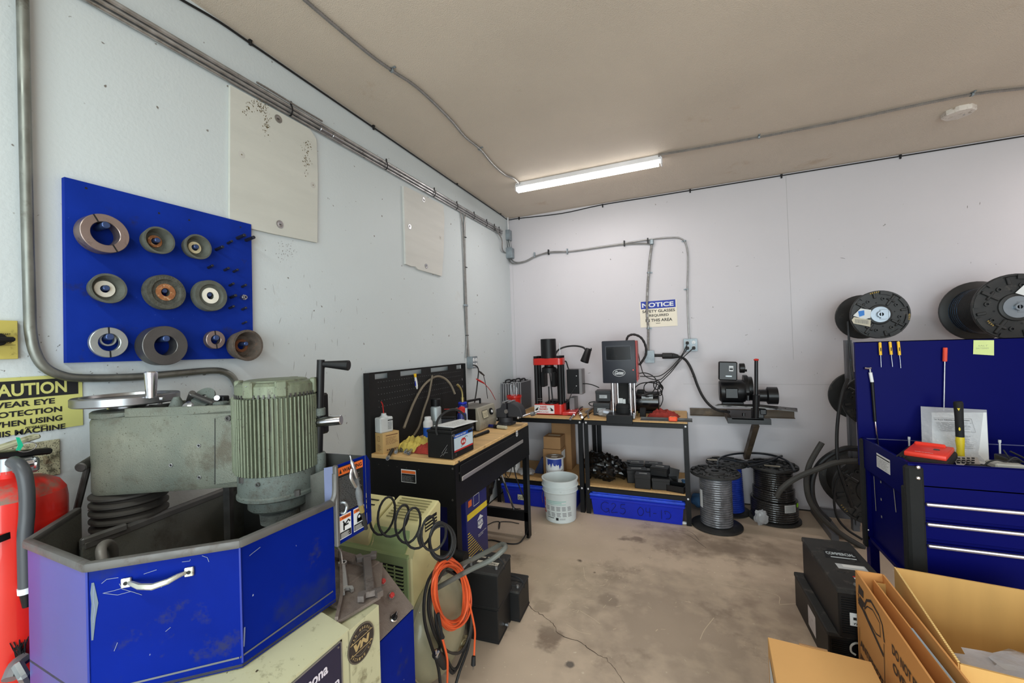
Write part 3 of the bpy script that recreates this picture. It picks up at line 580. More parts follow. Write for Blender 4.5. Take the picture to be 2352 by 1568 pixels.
# ================================================================== fire extinguisher
T = thing('fire_extinguisher', 'big dusty red fire extinguisher with black hose on the left wall', 'extinguisher', (.14, -3.72, .35))
er = mat('extinguisher_red', (206, 34, 24), .3, var=.06, vs=3, coat=.4); erd = mat('extinguisher_dust', (206, 34, 24), .55, var=.1, dirt=((120, 100, 88), .7, 12))
X0 = .16; tp = wX(148, 1165, X0); R = .105; cy_ = tp.y-R*.97; zt = wX(100, 1098, X0).z
prof = [(0, .3), (R*.8, .3), (R, .33), (R, zt-.05), (R*.97, zt-.025), (R*.86, zt-.004), (R*.62, zt+.012), (R*.3, zt+.018), (.022, zt+.022), (.022, zt+.04), (0, zt+.04)]
b = B(er); M = M4.Translation((X0, cy_, 0)); b.lathe(prof[:5], M, 40); b.mt(erd); b.lathe(prof[4:], M, 40); part(T, 'cylinder', b)
b = B(black); zb_ = wX(148, 1170, X0).z; b.lathe([(R, zb_-.008), (R+.003, zb_-.008), (R+.003, zb_+.008), (R, zb_+.008)], M@M4.Rotation(.06, 4, 'X'), 32, close=True); part(T, 'strap', b)
b = B(mat('hose_grey', (66, 68, 72), .4, var=.1)); b.tube([wX(x, y, c) for x, y, c in ((30, 1060, X0+.08), (44, 1068, X0+.11), (56, 1090, X0+.125), (62, 1130, X0+.13), (62, 1180, X0+.13), (58, 1230, X0+.13), (59, 1300, X0+.13), (60, 1345, X0+.13))], .014, 12, n=5); part(T, 'hose', b)
b = B(white); a = wX(59, 1347, X0+.13); c = wX(60, 1360, X0+.13); b.cyl(a, c, .0145, seg=12); b.mt(black); b.cyl(c, wX(62, 1392, X0+.13), .012, .008, seg=12); part(T, 'nozzle', b)
zh = zt+.03; b = B(galv); b.cyl((X0, cy_, zh), (X0, cy_, zh+.06), .022, seg=14, bev=.003); b.box((X0+.03, cy_+.02, zh+.02), (.05, .04, .04), bev=.006); part(T, 'valve', b)
b = B(mat('grimy_handle', (168, 166, 140), .5, .3, dirt=((90, 88, 70), .5, 40))); b.box((X0+.02, cy_-.01, zh+.075), (.03, .12, .012), bev=.003, rot=(.25, 0, 0)); b.mt(black); b.box((X0+.02, cy_+.015, zh+.05), (.032, .11, .016), bev=.004, rot=(-.1, 0, 0)); part(T, 'lever', b)
b = B(mat('seal_green', (20, 170, 130), .5)); b.quad([wX(36, 1004, X0+.05), wX(44, 1004, X0+.05), wX(53, 1022, X0+.05), (wX(46, 1034, X0+.05)), wX(36, 1034, X0+.05), wX(41, 1022, X0+.05)], .002, (1, 0, 0)); part(T, 'seal_tag', b)
b = B(steel); p = wX(62, 1026, X0+.05); b.tube([p+V((0, .017*cos(a), .012*sin(a))) for a in [k*pi/8 for k in range(16)]], .0012, 6, closed=True); part(T, 'pin_ring', b)
b = B(chrome); p = wX(66, 1064, X0+.06); b.cyl(p-V((0, .02, 0)), p+V((0, .008, 0)), .01, seg=12); b.cyl(p+V((0, .006, 0)), p+V((0, .012, 0)), .016, seg=18, bev=.003); part(T, 'gauge', b)

# wall scuff: grimy patches near the grinder are in the paint material
# ================================================================== flywheel grinder
gr = mat('casting_grey', (118, 119, 106), .5, .25, var=.2, vs=6, tint=((96, 102, 94), 4.2), bump=.35, bs=320, dirt=[((84, 78, 66), .42, 7)], speck=((82, 80, 68), 260, .66))
grd = mat('casting_dark', (92, 99, 94), .6, .1, var=.15, vs=6, bump=.3, bs=300, dirt=((72, 68, 60), .4, 10), speck=((60, 58, 50), 260, .66))
tubb = mat('tub_blue', (4, 28, 120), .5, var=.16, vs=4, spec=.06, dirt=[((50, 52, 60), .22, 9), ((34, 44, 84), .3, 3)], speck=((180, 186, 200), 60, .775))
inner = mat('tub_inner', (92, 92, 86), .8, .1, var=.15, vs=6, dirt=((70, 64, 58), .5, 5), bump=.3, bs=180)
trim_ = mat('tub_trim', (96, 94, 92), .5, .35, var=.15, vs=20, dirt=((76, 66, 60), .3, 14))
cream = mat('cabinet_cream', (188, 186, 152), .55, var=.06, vs=3, dirt=[((158, 138, 82), .3, 5), ((100, 92, 66), .3, 14)], speck=((70, 60, 40), 70, .73))
grime = mat('tray_grime', (112, 100, 92), .75, .1, var=.2, vs=9, bump=.4, bs=260, dirt=((84, 70, 60), .4, 8), speck=((150, 140, 132), 320, .7))
G = thing('flywheel_grinder', 'large blue and grey flywheel grinding machine in the left foreground', 'grinder', (.5, -3.5, 0))
ZR = 1.09
A_, B_, C_, D_, E_ = [wZ(x, y, ZR) for x, y in ((63, 1243), (200, 1297), (550, 1243), (765, 1150), (178, 1170))]
zbt = wX(766, 1385, D_.x).z
def wall_(a, c, z0, z1, th=.004, mo=tubb, mi=inner, name='tub_panel', inn=None):
    a = V((a.x, a.y, 0)); c = V((c.x, c.y, 0)); n = (c-a).cross(V((0, 0, 1))).normalized()*-1
    cen = V((.55, -3.5, 0)); 
    if n.dot(cen-a) < 0: n = -n
    b = B(mo); b.quad([(a.x, a.y, z0), (c.x, c.y, z0), (c.x, c.y, z1), (a.x, a.y, z1)], th, n)
    b.mt(mi); b.quad([V((a.x, a.y, z0))+n*th, V((c.x, c.y, z0))+n*th, V((c.x, c.y, z1))+n*th, V((a.x, a.y, z1))+n*th], th, n)
    return part(G, name, b), n
Er = wZ(185, 1258, 1.01); Fr = wZ(560, 1112, 1.01)
pB1, nBC = wall_(B_, C_, zbt, ZR)
wall_(C_, D_, zbt, ZR); wall_(A_, B_, .55, ZR, mo=mat('tub_blue_painted_sheen', (60, 66, 150), .36, .3, var=.12, vs=3, coat=.2)); wall_(A_, E_, .55, ZR)  # left front panel: paler tub blue, with its highlight put into the colour
wall_(V((Er.x, Er.y, 0)), V((Fr.x, Fr.y, 0)), zbt, 1.01, name='back_panel', mo=inner)
wall_(V((E_.x, E_.y, 0)), V((Er.x, Er.y, 0)), zbt, 1.01, name='back_panel', mo=inner)
b = B(inner); b.prism([(p.x, p.y) for p in (A_, B_, C_, D_, Fr, Er, E_)], .006, z0=zbt+.002); part(G, 'tub_floor', b)
zl = V((0, 0, 1)); rt = .011
for a, c in ((A_, B_), (B_, C_), (C_, D_), (E_, A_)):
    b = B(trim_); n = (c-a).normalized(); M = fr(a-n*.002, x=n, z=zl); b.box(((c-a).length/2+.002, 0, -.004), ((c-a).length+.008, .017, .019), M, bev=.005, seg=2); part(G, 'rim_trim', b)
b = B(trim_); c = V((Fr.x, Fr.y, 1.012)); a = V((Er.x, Er.y, 1.012)); n = (c-a).normalized(); b.box(((c-a).length/2, 0, 0), ((c-a).length, .02, .026), fr(a, x=n, z=zl), bev=.006); part(G, 'rim_trim', b)
b = B(trim_); a2 = a.lerp(c, .02); b.box((.05, 0, .012), (.1, .016, .02), fr(a, x=n, z=zl)@M4.Rotation(-.1, 4, 'Z'), bev=.004); part(G, 'loose_trim', b)
# seam lines and corner edges on the blue panels
b = B(mat('seam_worn', (110, 112, 118), .5, .5))
nb = (C_-B_).cross(zl).normalized(); nb = nb if nb.dot(CAM-B_) > 0 else -nb; nc = (D_-C_).cross(zl).normalized(); nc = nc if nc.x > 0 else -nc; C2 = C_+nc*.0015
s0 = wP(330, 1563, B_+nb*.001, nb); s1 = wP(549, 1510, B_+nb*.001, nb); b.ribbon([s0-(s1-s0)*.9, s1], .004, nb)
s0 = wP(551, 1510, C2, nc); s1 = wP(765, 1357, C2, nc); b.ribbon([s0, s1], .004, nc)
b.mt(mat('edge_blue', (24, 44, 138), .45)); b.box((C_.x+.0005, C_.y, (ZR+zbt)/2), (.005, .005, ZR-zbt-.02), bev=.002); b.box((B_.x, B_.y-.0005, (ZR+zbt)/2), (.005, .005, ZR-zbt-.02), bev=.002); part(G, 'seam', b)
# scratches on the front panel
b = B(mat('scratch', (112, 120, 150), .6))
for q in [((233, 1340), (245, 1330), (272, 1326)), ((236, 1362), (262, 1356), (282, 1350)), ((236, 1362), (270, 1366), (300, 1358)), ((274, 1340), (280, 1352), (308, 1360), (326, 1366)), ((350, 1342), (372, 1348)), ((330, 1318), (360, 1308)), ((418, 1290), (436, 1288), (437, 1284)), ((464, 1276), (476, 1280), (480, 1290)), ((216, 1345), (214, 1370), (217, 1400), (214, 1430)), ((270, 1475), (262, 1495)), ((380, 1450), (392, 1440))]:
    b.ribbon([wP(x, y, B_+nb*.001, nb) for x, y in q], .0011, nb)
b.mt(mat('scratch_worn', (92, 104, 116), .6)); b.ribbon([wP(x, y, B_+nb*.0008, nb) for x, y in ((213, 1338), (214, 1360), (218, 1385), (214, 1420), (212, 1470))], [.004, .009, .011, .008, .003], nb)
b.mt(mat('scratch', (150, 156, 176), .6)); b.ribbon([wP(x, y, C2, nc) for x, y in ((562, 1440), (561, 1470), (560, 1485))], .003, nc); b.ribbon([wP(x, y, C2, nc) for x, y in ((598, 1256), (580, 1270), (573, 1276))], .0015, nc)
part(G, 'scratches', b, kind='stuff')
# chrome pull handle
b = B(mat('chrome_worn', (196, 196, 186), .38, .8, dirt=((110, 104, 90), .35, 40)))
h0 = wP(292, 1336, B_, nb); h1 = wP(436, 1311, B_, nb); u_ = (h1-h0).normalized()
for h in (h0, h1): b.box((0, 0, .003), (.017, .019, .006), fr(h, x=u_, z=nb), bev=.0015)
b.mt(ink)
for h in (h0, h1): b.cyl(h+nb*.006, h+nb*.0068, .0038, seg=10)
b.m = 0
b.tube([h0+u_*.006+nb*.005, h0+u_*.016+nb*.014, h0+u_*.03+nb*.022-zl*.004, h0.lerp(h1, .5)+nb*.027-zl*.007, h1-u_*.03+nb*.022-zl*.004, h1-u_*.016+nb*.014, h1-u_*.006+nb*.005], [.004, .005, .006, .0065, .006, .005, .004], 10); part(G, 'pull_handle', b)
b = B(mat('drain_grey', (128, 124, 120), .5, .3)); b.tube([wD(x, y, d) for x, y, d in ((238, 1300, 1.02), (232, 1268, 1.03), (236, 1253, 1.05), (248, 1248, 1.08), (258, 1256, 1.1), (262, 1275, 1.12))], .011, 12, n=5); part(G, 'drain_pipe', b)
# cabinet body
xf = .955; zc = .79
b = B(cream); b.prism([(.3, 0), (xf, 0), (xf, zc-.0), (D_.x+.002, zbt-.004), (.3, zbt-.004)], 1.0, fr((0, -4.15+1.0-.0, 0), x=(1, 0, 0), y=(0, 0, 1)) @ M4.Translation((0, 0, 0)), z0=0) if False else b.bb((.49, -3.43, 0), (xf, -3.315, zc-.004)).raw([(.48, -3.79, 0), (xf, -3.79, 0), (xf, -3.79, zc), (D_.x+.002, -3.79, zbt-.003), (.48, -3.79, zbt-.003), (.48, -3.425, 0), (xf, -3.425, 0), (xf, -3.425, zc), (D_.x+.002, -3.425, zbt-.003), (.48, -3.425, zbt-.003)], [(0, 1, 2, 3, 4), (9, 8, 7, 6, 5), (0, 5, 6, 1), (1, 6, 7, 2), (2, 7, 8, 3), (3, 8, 9, 4), (4, 9, 5, 0)])
part(G, 'cabinet', b)
Mx_ = fr((xf, 0, 0), z=(1, 0, 0), x=(0, 1, 0))      # local: x = world y, y = world z
def cab2(x, y): p = wX(x, y, xf); return (p.y, p.z)
npl = mat('nameplate_navy', (34, 32, 58), .45)
q = cab2(784, 1467); b = B(npl); b.rect(q[0]-.30, q[1]-.2, .30, .2, Mx_, .0012); b.mt(galv); b.frame(q[0]-.30, q[1]-.2, .30, .2, .0045, Mx_, .0018)
b.mt(steel); b.cyl(Mx_@V((q[0]-.012, q[1]-.012, .001)), Mx_@V((q[0]-.012, q[1]-.012, .003)), .0025, seg=8)
b.mt(mat('nameplate_letters', (214, 208, 220), .5)); r1 = cab2(752, 1545); r2 = cab2(778, 1566)
w1_ = (cab2(754, 1540)[0]-cab2(712, 1566)[0])*1.95; b.text('Winona', r1[0]-w1_, r1[1]+.001, w1_, .026, Mx_, .0022, .03); b.text('Van Norman', r2[0]-w1_*1.65, r2[1]-.006, w1_*1.65, .024, Mx_, .0022, .03); b.text('Corporation', r2[0]-.08, r2[1]-.03, .08, .01, Mx_, .0022, .02); part(G, 'nameplate', b)
q = cab2(829, 1475); rr = (cab2(829, 1432)[1]-cab2(829, 1517)[1])/2
Ml = fr((xf, q[0], q[1]), z=(1, 0, 0), x=(0, 1, 0)); gold = mat('badge_gold', (188, 166, 118), .45, .3)
b = B(mat('badge_black', (48, 42, 40), .5)); b.lathe([(0, .002), (rr, .002), (rr, 0), (0, 0)], Ml, 40); b.mt(mat('badge_rim', (96, 88, 78), .5)); b.lathe([(rr*.94, .0024), (rr, .0024), (rr, .0014), (rr*.94, .0014)], Ml, 40, close=True); b.lathe([(rr*.58, .0024), (rr*.62, .0024), (rr*.62, .0014), (rr*.58, .0014)], Ml, 32, close=True)
b.mt(gold); Mr = Ml@M4.Rotation(.0, 4, 'Z'); b.mt(mat('badge_black', (48, 42, 40), .5)); b.rect(-rr*.86, -rr*.3, rr*1.72, rr*.6, Mr, .0026); b.mt(gold); b.rect(-rr*.84, -rr*.34, rr*1.68, rr*.04, Mr, .003); b.rect(-rr*.84, rr*.3, rr*1.68, rr*.04, Mr, .003)
b.text('VN', -rr*.62, -rr*.22, rr*1.24, rr*.44, Mr, .0032, .07, .2)
for st, rad_, a_mid, flip in (('VAN NORMAN', rr*.77, pi/2, 1), ('MACHINE CO.', rr*.77, -pi/2, -1)):
    for k, ch in enumerate(st):
        if ch == ' ': continue
        a = a_mid-flip*(k-(len(st)-1)/2)*.24; b.text(ch, -rr*.05, -rr*.07, rr*.1, rr*.14, Ml@M4.Translation((rad_*cos(a), rad_*sin(a), 0))@M4.Rotation(a-flip*pi/2, 4, 'Z'), .003, .03)
part(G, 'badge', b)
# tray with wrenches, control panel
zt_ = .80; t0, t1, t2, t3 = [wZ(x, y, zt_) for x, y in ((773, 1428), (874, 1368), (800, 1256), (772, 1262))]
b = B(grime); b.prism([(t0.x, t0.y), (t1.x, t1.y), (.83, -3.15), (.62, -3.14), (t3.x, t3.y), (D_.x-.14, D_.y+.004), (D_.x+.006, D_.y+.002)], .008, z0=zt_-.008); b.tube([(t0.x-.004, t0.y+.004, zt_+.006), (D_.x+.004, D_.y+.012, zt_+.008), (D_.x-.02, D_.y+.04, zt_+.01), (t3.x+.03, t3.y-.01, zt_+.01)], .006, 4); part(G, 'tool_tray', b)
b = B(grime); b.quad([(.815, -3.19, .803), (.815, -3.15, .803), (.50, -3.15, .822), (.5, -3.19, .822)], .012, (0, 0, -1)); part(G, 'tray_lip', b)
pn = V((1, 0, 1)).normalized(); q0, q1, q2, q3 = V((.815, -3.315, .803)), V((.815, -3.15, .803)), V((.95, -3.15, .68)), V((.95, -3.315, .68))
nrm = (q1-q0).cross(q2-q0).normalized(); nrm = nrm if nrm.x > 0 else -nrm
b = B(grime); b.quad([q0, q1, q2, q3], .006, -nrm); part(G, 'control_panel', b)
b = B(tubb); b.bb((.3, -3.31, .02), (.948, -3.152, .674)); b.bb((.3, -3.31, .674), (.80, -3.152, .79)); b.raw([(.80, -3.152, .674), (.945, -3.152, .674), (.80, -3.152, .80), (.80, -3.31, .674), (.945, -3.31, .674), (.80, -3.31, .80)], [(0, 1, 2), (5, 4, 3), (0, 3, 4, 1), (1, 4, 5, 2), (2, 5, 3, 0)]); part(G, 'control_box', b)
redb = mat('button_red', (176, 44, 40), .5, var=.15, dirt=((120, 60, 50), .3, 60))
for x, y in ((877, 1338), (897, 1370)):
    p = wP(x, y, q0, nrm); M = fr(p, z=nrm); b = B(chrome); b.lathe([(0, 0), (.0105, 0), (.011, .003), (.0095, .007), (0, .007)], M, 20); b.mt(redb); b.lathe([(0, .007), (.0075, .007), (.0075, .0125), (.006, .014), (0, .0145)], M, 18); part(G, 'push_button', b)
p = wP(903, 1420, q0, nrm); M = fr(p, z=nrm, x=(0, 1, 0)); b = B(chrome); b.lathe([(0, 0), (.0125, 0), (.0125, .004), (.0105, .007), (0, .007)], M, 20); b.mt(black); b.lathe([(0, .007), (.0095, .007), (.0085, .011), (0, .011)], M, 16); b.box((0, 0, .014), (.024, .007, .009), M@M4.Rotation(.5, 4, 'Z'), bev=.002); b.mt(steel); b.rect(0, -.001, .011, .002, M@M4.Rotation(.5, 4, 'Z'), .0187); part(G, 'selector_knob', b)
# guard with warning labels
gx = D_.x; ga = wX(770, 1072, gx+.004); gb = wX(838, 1044, gx+.004); gc = wX(768, 1262, gx+.004); ge = wX(836, 1213, gx+.004)
zg1 = (ga.z+gb.z)/2; zg0 = (gc.z+ge.z)/2; ya = ga.y; yb = gb.y
Mg = fr((gx+.004, ya, zg0), z=(1, 0, 0), x=(0, 1, 0)); gw = yb-ya; gh = zg1-zg0
b = B(tubb); b.box((gw/2, gh/2, -.002), (gw, gh, .004), Mg); part(G, 'guard_plate', b)
b = B(trim_); b.box((0, gh/2, 0), (.012, gh+.004, .014), Mg, bev=.003); b.tube([V((gx, D_.y-.0, ZR)), V((gx+.002, ya-.01, ZR+.002)), V((gx+.003, ya-.002, ZR+.02)), V((gx+.003, ya, zg1-.02))], .0085, 8, n=3); part(G, 'rim_trim', b)
b = B(galv); hy = ya+.012; hz = wX(785, 1160, gx).z; b.tube([(gx+.004, hy, hz+.012), (gx+.018, hy+.004, hz+.012), (gx+.02, hy+.01, hz), (gx+.018, hy+.004, hz-.016), (gx+.004, hy, hz-.016)], .004, 8, n=4); part(G, 'guard_latch', b)
b = B(inner); b.quad([(gx-.002, ya+.004, zg0), (gx-.16, ya+.02, zg0), (gx-.16, ya+.02, zg1-.06), (gx-.002, ya+.004, zg1)], .003, (0, 1, 0)) ; b.mt(mat('guard_return', (120, 128, 160), .4, .2)); b.quad([(gx-.001, ya-.003, ZR-.02), (gx-.03, ya-.006, ZR-.02), (gx-.03, ya-.006, zg1-.006), (gx-.001, ya-.003, zg1)], .002, (0, -1, 0)); part(G, 'guard_return', b)
sxl = wY(722, 1040, yb).x; b = B(mat('guard_dark', (58, 58, 56), .8, var=.2, vs=6)); yb2 = yb-.002; b.quad([(gx, yb2, zg0), (sxl, yb2, zg0), (sxl, yb2, zg1-.005), (gx, yb2, zg1)], .004, (0, -1, 0)); b.mt(tubb); b.quad([(gx+.004, yb2+.004, zg0+.01), (gx-.02, yb2+.045, zg0+.0), (gx-.02, yb2+.045, zg1-.03), (gx+.004, yb2+.004, zg1)], .004, (0, 1, 0)); b.quad([(gx-.0, yb2+.004, zg0), (sxl, yb2+.004, zg0), (sxl, yb2+.004, zg1-.006), (gx, yb2+.004, zg1-.002)], .002, (0, 1, 0)); part(G, 'splash_guard', b)
wall_(V((Fr.x, Fr.y, 0)), V((sxl, yb-.004, 0)), zbt, 1.04, name='back_panel', mo=MATS['guard_dark'], mi=MATS['guard_dark'])
og = mat('label_orange', (226, 108, 44), .5); b = B(ink); b.rect(.007, gh*.37, gw-.018, gh*.60, Mg, .001); b.mt(og); b.rect(.0075, gh*.86, gw-.019, gh*.1, Mg, .0014); b.mt(ink); b.text('WARNING', .024, gh*.885, gw-.04, gh*.05, Mg, .0018, .03); b.raw([(.012, gh*.88, .0018), (.021, gh*.88, .0018), (.0165, gh*.94, .0018)], [(0, 1, 2)], Mg)
b.mt(mat('label_text', (150, 150, 148), .6)); b.rows(.010, gh*.39, gw-.026, gh*.45, 26, Mg, .0016, .22, .05)
for k, x0 in enumerate((.008, gw*.53)):
    w_ = gw*.38; b.mt(white); b.rect(x0, gh*.05, w_, gh*.3, Mg, .001); b.mt(ink); b.rect(x0+.0015, gh*.06, w_-.003, gh*.08, Mg, .0014); b.mt(og); b.rect(x0+.0015, gh*.29, w_-.003, gh*.045, Mg, .0014); b.mt(ink); b.text('WARNING', x0+w_*.2, gh*.3, w_*.7, gh*.025, Mg, .0017, .02)
    if k: b.lathe([(0, .0017), (w_*.26, .0017)], Mg@M4.Translation((x0+w_*.56, gh*.215, 0)), 16); b.rect(x0+w_*.3, gh*.155, w_*.5, gh*.05, Mg, .0017); b.mt(white); b.lathe([(0, .0019), (w_*.1, .0019)], Mg@M4.Translation((x0+w_*.5, gh*.225, 0)), 12); b.mt(ink)
    else: b.ribbon([Mg@V((x0+w_*t, gh*s, .0017)) for t, s in ((.3, .27), (.45, .22), (.75, .26), (.9, .23))], .005, (1, 0, 0)); b.rect(x0+w_*.3, gh*.15, w_*.12, gh*.09, Mg, .0017); b.rect(x0+w_*.35, gh*.2, w_*.4, gh*.02, Mg, .0017)
    b.mt(mat('label_white', (214, 214, 212), .6)); b.rows(x0+.004, gh*.068, w_-.008, gh*.062, 5, Mg, .0017, .4, .05)
part(G, 'warning_label', b)
# column, bellows, arm
ax = V((.9225, .386, 0)).normalized(); nf = V((.386, -.9225, 0)).normalized()
Cc = wD(296, 1000, 1.265); Cc = V((Cc.x, Cc.y, 0)); ap = Cc+nf*.088
za0 = wP(230, 1142, ap, nf).z; za1 = wP(500, 1120, ap, nf).z; zt0 = wP(230, 966, ap, nf).z; zt1 = wP(520, 936, ap, nf).z
sR = (wP(548, 1010, ap, nf)-Cc).dot(ax); sL = -.092
Ma = fr((Cc.x, Cc.y, 0), x=ax, z=zl)
pl = [(sL*cos(a), -.092*sin(a)) for a in [rad(-90+k*15) for k in range(13)]]      # rounded end
out = [(-.092*cos(a), .088*sin(a)) for a in [rad(-90+k*12) for k in range(16)]]
poly = [(.05, -.088)]+[(-.075*cos(rad(t))-.015, -.088 if t < -85 else .088*sin(rad(t))) for t in range(-90, 91, 12)]+[(.05, .088)]
poly = [(sR, -.088)]+[(-.08*cos(rad(t)), .088*sin(rad(t))) for t in range(-90, 91, 12)]+[(sR, .088)]
b = B(gr); n = len(poly)
def zb(s): return za0+(za1-za0)*max(0, s+.08)/(sR+.08)
def zt2(s): return zt0+(zt1-zt0)*max(0, s+.08)/(sR+.08)
lv = [(0, 1.0, .012), (0, 1, .0), (1, 1, 0), (1, .98, -.008)]
vs = []
for top, sc_, dz in ((0, .95, 0), (0, 1, .010), (1, 1, -.008), (1, .96, 0)):
    for x, y in poly: vs.append((x*(sc_ if x < 0 else 1), y*sc_, (zt2(x) if top else zb(x))+dz))
fs = [tuple(range(n))[::-1], tuple(range(3*n, 4*n))]+[(k*n+i, k*n+(i+1) % n, (k+1)*n+(i+1) % n, (k+1)*n+i) for k in range(3) for i in range(n)]
b.raw(vs, fs, Ma); part(G, 'arm_casting', b)
def ar(x, y, off=0): return wP(x, y, ap+nf*off, nf)
b = B(gr); g0 = ar(494, 960, .004); g1 = ar(494, 1112, .004); e0 = ar(547, 948, .004); e1 = ar(545, 1105, .004)
b.quad([g0, e0, e1, g1], .016, -nf); b.quad([ar(519, 955, .006), ar(547, 952, .006), ar(545, 1105, .006), ar(519, 1109, .006)], .004, -nf); part(G, 'end_cover', b)
b = B(ink); b.ribbon([g0+nf*.0008, g1+nf*.0008], .002, nf)
for x, y in ((393, 1068), (457, 1023), (458, 1096)): p = ar(x, y, .0005 if x < 490 else .006); b.cyl(p, p+nf*.001, .0035, seg=10)
b.mt(steel)
for x, y in ((393, 1068), (457, 1023), (458, 1096)): p = ar(x, y, .0005); b.ring(.0055, .0032, .002, fr(p, z=nf), 14, .0004)
part(G, 'screw', b)
b = B(darksteel); p = ar(526, 960, .006); b.lathe([(0, 0), (.008, 0), (.008, .006), (.004, .006), (.004, .002), (0, .002)], fr(p, z=nf), 14); part(G, 'socket_bolt', b)
b = B(mat('scuffed_paint', (150, 146, 158), .5, .2, var=.1)); 
b = B(rubber2); zz = zb(0)-.0; zlow = .90; nb_ = 9; pr = [(0, zlow)]; H_ = (zz-zlow)
for k in range(nb_): z0 = zlow+H_*k/nb_; pr += [(.078, z0), (.092, z0+H_/nb_*.35), (.092, z0+H_/nb_*.6), (.078, z0+H_/nb_*.95)]
pr += [(0, zz)]; b.lathe(pr, M4.Translation((Cc.x, Cc.y, 0)), 32); part(G, 'bellows', b)
b = B(gr); b.cyl((Cc.x, Cc.y, 0), (Cc.x, Cc.y, .9), .075, seg=24); part(G, 'column', b)
# handwheel
zt0c = zt2(0)
b = B(gr); b.lathe([(0, 0), (.085, 0), (.085, .014), (.08, .018), (0, .018)], M4.Translation((Cc.x, Cc.y, zt0c)), 36); part(G, 'column_cap', b)
hz = wP(290, 915, Cc, nf).z; b = B(chrome); Mh = M4.Translation((Cc.x, Cc.y, 0))
b.lathe([(0, zt0c+.018), (.046, zt0c+.018), (.048, zt0c+.022), (.046, zt0c+.03), (.036, zt0c+.031), (.036, hz-.028), (.04, hz-.024), (.04, hz-.014), (0, hz-.014)], Mh, 32); part(G, 'feed_dial', b)
b = B(mat('handwheel_metal', (150, 150, 152), .32, .95, var=.08)); Rw = .126
b.lathe([(0, hz-.016), (.045, hz-.016), (.06, hz-.010), (Rw-.024, hz-.008), (Rw-.020, hz-.014), (Rw-.003, hz-.014), (Rw, hz-.011), (Rw, hz+.009), (Rw-.003, hz+.012), (Rw-.020, hz+.012), (Rw-.024, hz+.004), (.06, hz-.002), (.04, hz+.004), (0, hz+.006)], Mh@M4.Translation((0, 0, 0)), 56); wheel_ = part(G, 'handwheel', b)
hp = wP(347, 900, Cc+nf*.06, nf); b = B(chrome); b.lathe([(0, 0), (.0125, 0), (.0135, .02), (.0165, .068), (.016, .074), (.013, .077), (0, .077)], M4.Translation((hp.x, hp.y, hz+.006))@M4.Rotation(.02, 4, 'Y'), 20); part(G, 'wheel_handle', b)
# top shelf rail on the arm
b = B(gr); r0_, r1_ = ar(345, 962, .0), ar(535, 935, .0)
zs = zt2(.1)
for d0 in (-.088, .08): b.box(((.0+sR)/2+.03, d0+.004, zs+.010), (sR-.08, .008, .026), Ma, bev=.002)
b.box((sR/2+.03, 0, zs+.002), (sR-.08, .17, .006), Ma); part(G, 'parts_tray', b)
b = B(darksteel); e = ar(455, 932, 0)
# lever at left
lv0 = wD(176, 1172, 1.2); lv1 = wD(203, 1066, 1.22); b = B(darksteel); b.tube([lv0-zl*.1, lv0, lv1], .0085, 10); b.cyl(wD(184, 1074, 1.17), wD(222, 1050, 1.24), .014, seg=14, bev=.003); part(G, 'clamp_lever', b)
# motor
mc = wD(638, 1000, 1.215); mc = V((mc.x, mc.y, 0)); mot = mat('motor_green', (112, 119, 99), .5, .25, var=.25, vs=8, grain=(6, 6, 1), bump=.2, bs=200, dirt=[((84, 82, 72), .4, 8)], speck=((78, 76, 66), 220, .67))
def mz(y, off=.1): return wP(638, y, mc+nf*off, nf).z
zm0 = mz(1160, .108); zm1 = mz(1098, .108); zm2 = mz(912, .108); zm3 = mz(893, .1); Mm = M4.Translation(mc); RM = .104
b = B(grd); b.lathe([(0, zm0), (RM*.96, zm0), (RM*1.02, zm0+.004), (RM*1.02, zm0+.012), (RM*.99, zm0+.016), (RM*.99, zm1), (0, zm1)], Mm, 44); part(G, 'motor_flange', b)
b = B(mot); b.lathe([(0, zm1), (RM*.95, zm1), (RM*.95, zm2), (0, zm2)], Mm, 44)
part(G, 'motor_body', b)
for k in range(40):
    a = -2.75+k*.105
    if -2.9 < a < 1.5:
        b = B(mot); b.box((RM*.98, 0, (zm1+zm2)/2-.002), (.014, .0042, zm2-zm1-.006), Mm@M4.Rotation(a, 4, 'Z'), bev=.0012); part(G, 'cooling_fin', b)
a_ = math.atan2((-ax+nf*.35).y, (-ax+nf*.35).x); b = B(mot); b.box((RM*.97, 0, (zm1+zm2)/2), (.022, .05, zm2-zm1), Mm@M4.Rotation(a_, 4, 'Z'), bev=.005); part(G, 'motor_side_pad', b)
b = B(mot); b.lathe([(0, zm2), (RM*1.0, zm2), (RM*1.0, zm2+.028), (RM*.93, zm2+.036), (RM*.8, zm2+.038), (RM*.78, zm2+.042), (RM*.7, zm2+.044), (0, zm2+.044)], Mm, 40)
for a in (-2.6, -1.35, -.55, .6, 2): b.box((RM*.98, 0, zm2+.02), (.018, .03, .046), Mm@M4.Rotation(a, 4, 'Z'), bev=.004)
part(G, 'fan_cover', b)
b = B(darksteel)
for k in range(26): b.box((RM*.985, 0, zm2+.001), (.008, .004, .010), Mm@M4.Rotation(-2.7+k*.125, 4, 'Z'))
b.mt(steel); b.cyl(Mm@V((RM*cos(-1.35), RM*sin(-1.35), zm2+.03)), Mm@V((RM*1.06*cos(-1.35), RM*1.06*sin(-1.35), zm2+.034)), .004, seg=8); part(G, 'fan_grille', b, kind='stuff')
zsp = mz(1182, .08); b = B(grd); b.lathe([(0, zsp), (.074, zsp), (.08, zsp+.006), (.08, zm0), (0, zm0)], Mm, 36); kp = wP(614, 1139, mc+nf*.08, nf); b.cyl(kp-nf*.01, kp+nf*.02, .016, seg=20, bev=.002); part(G, 'spindle_housing', b)
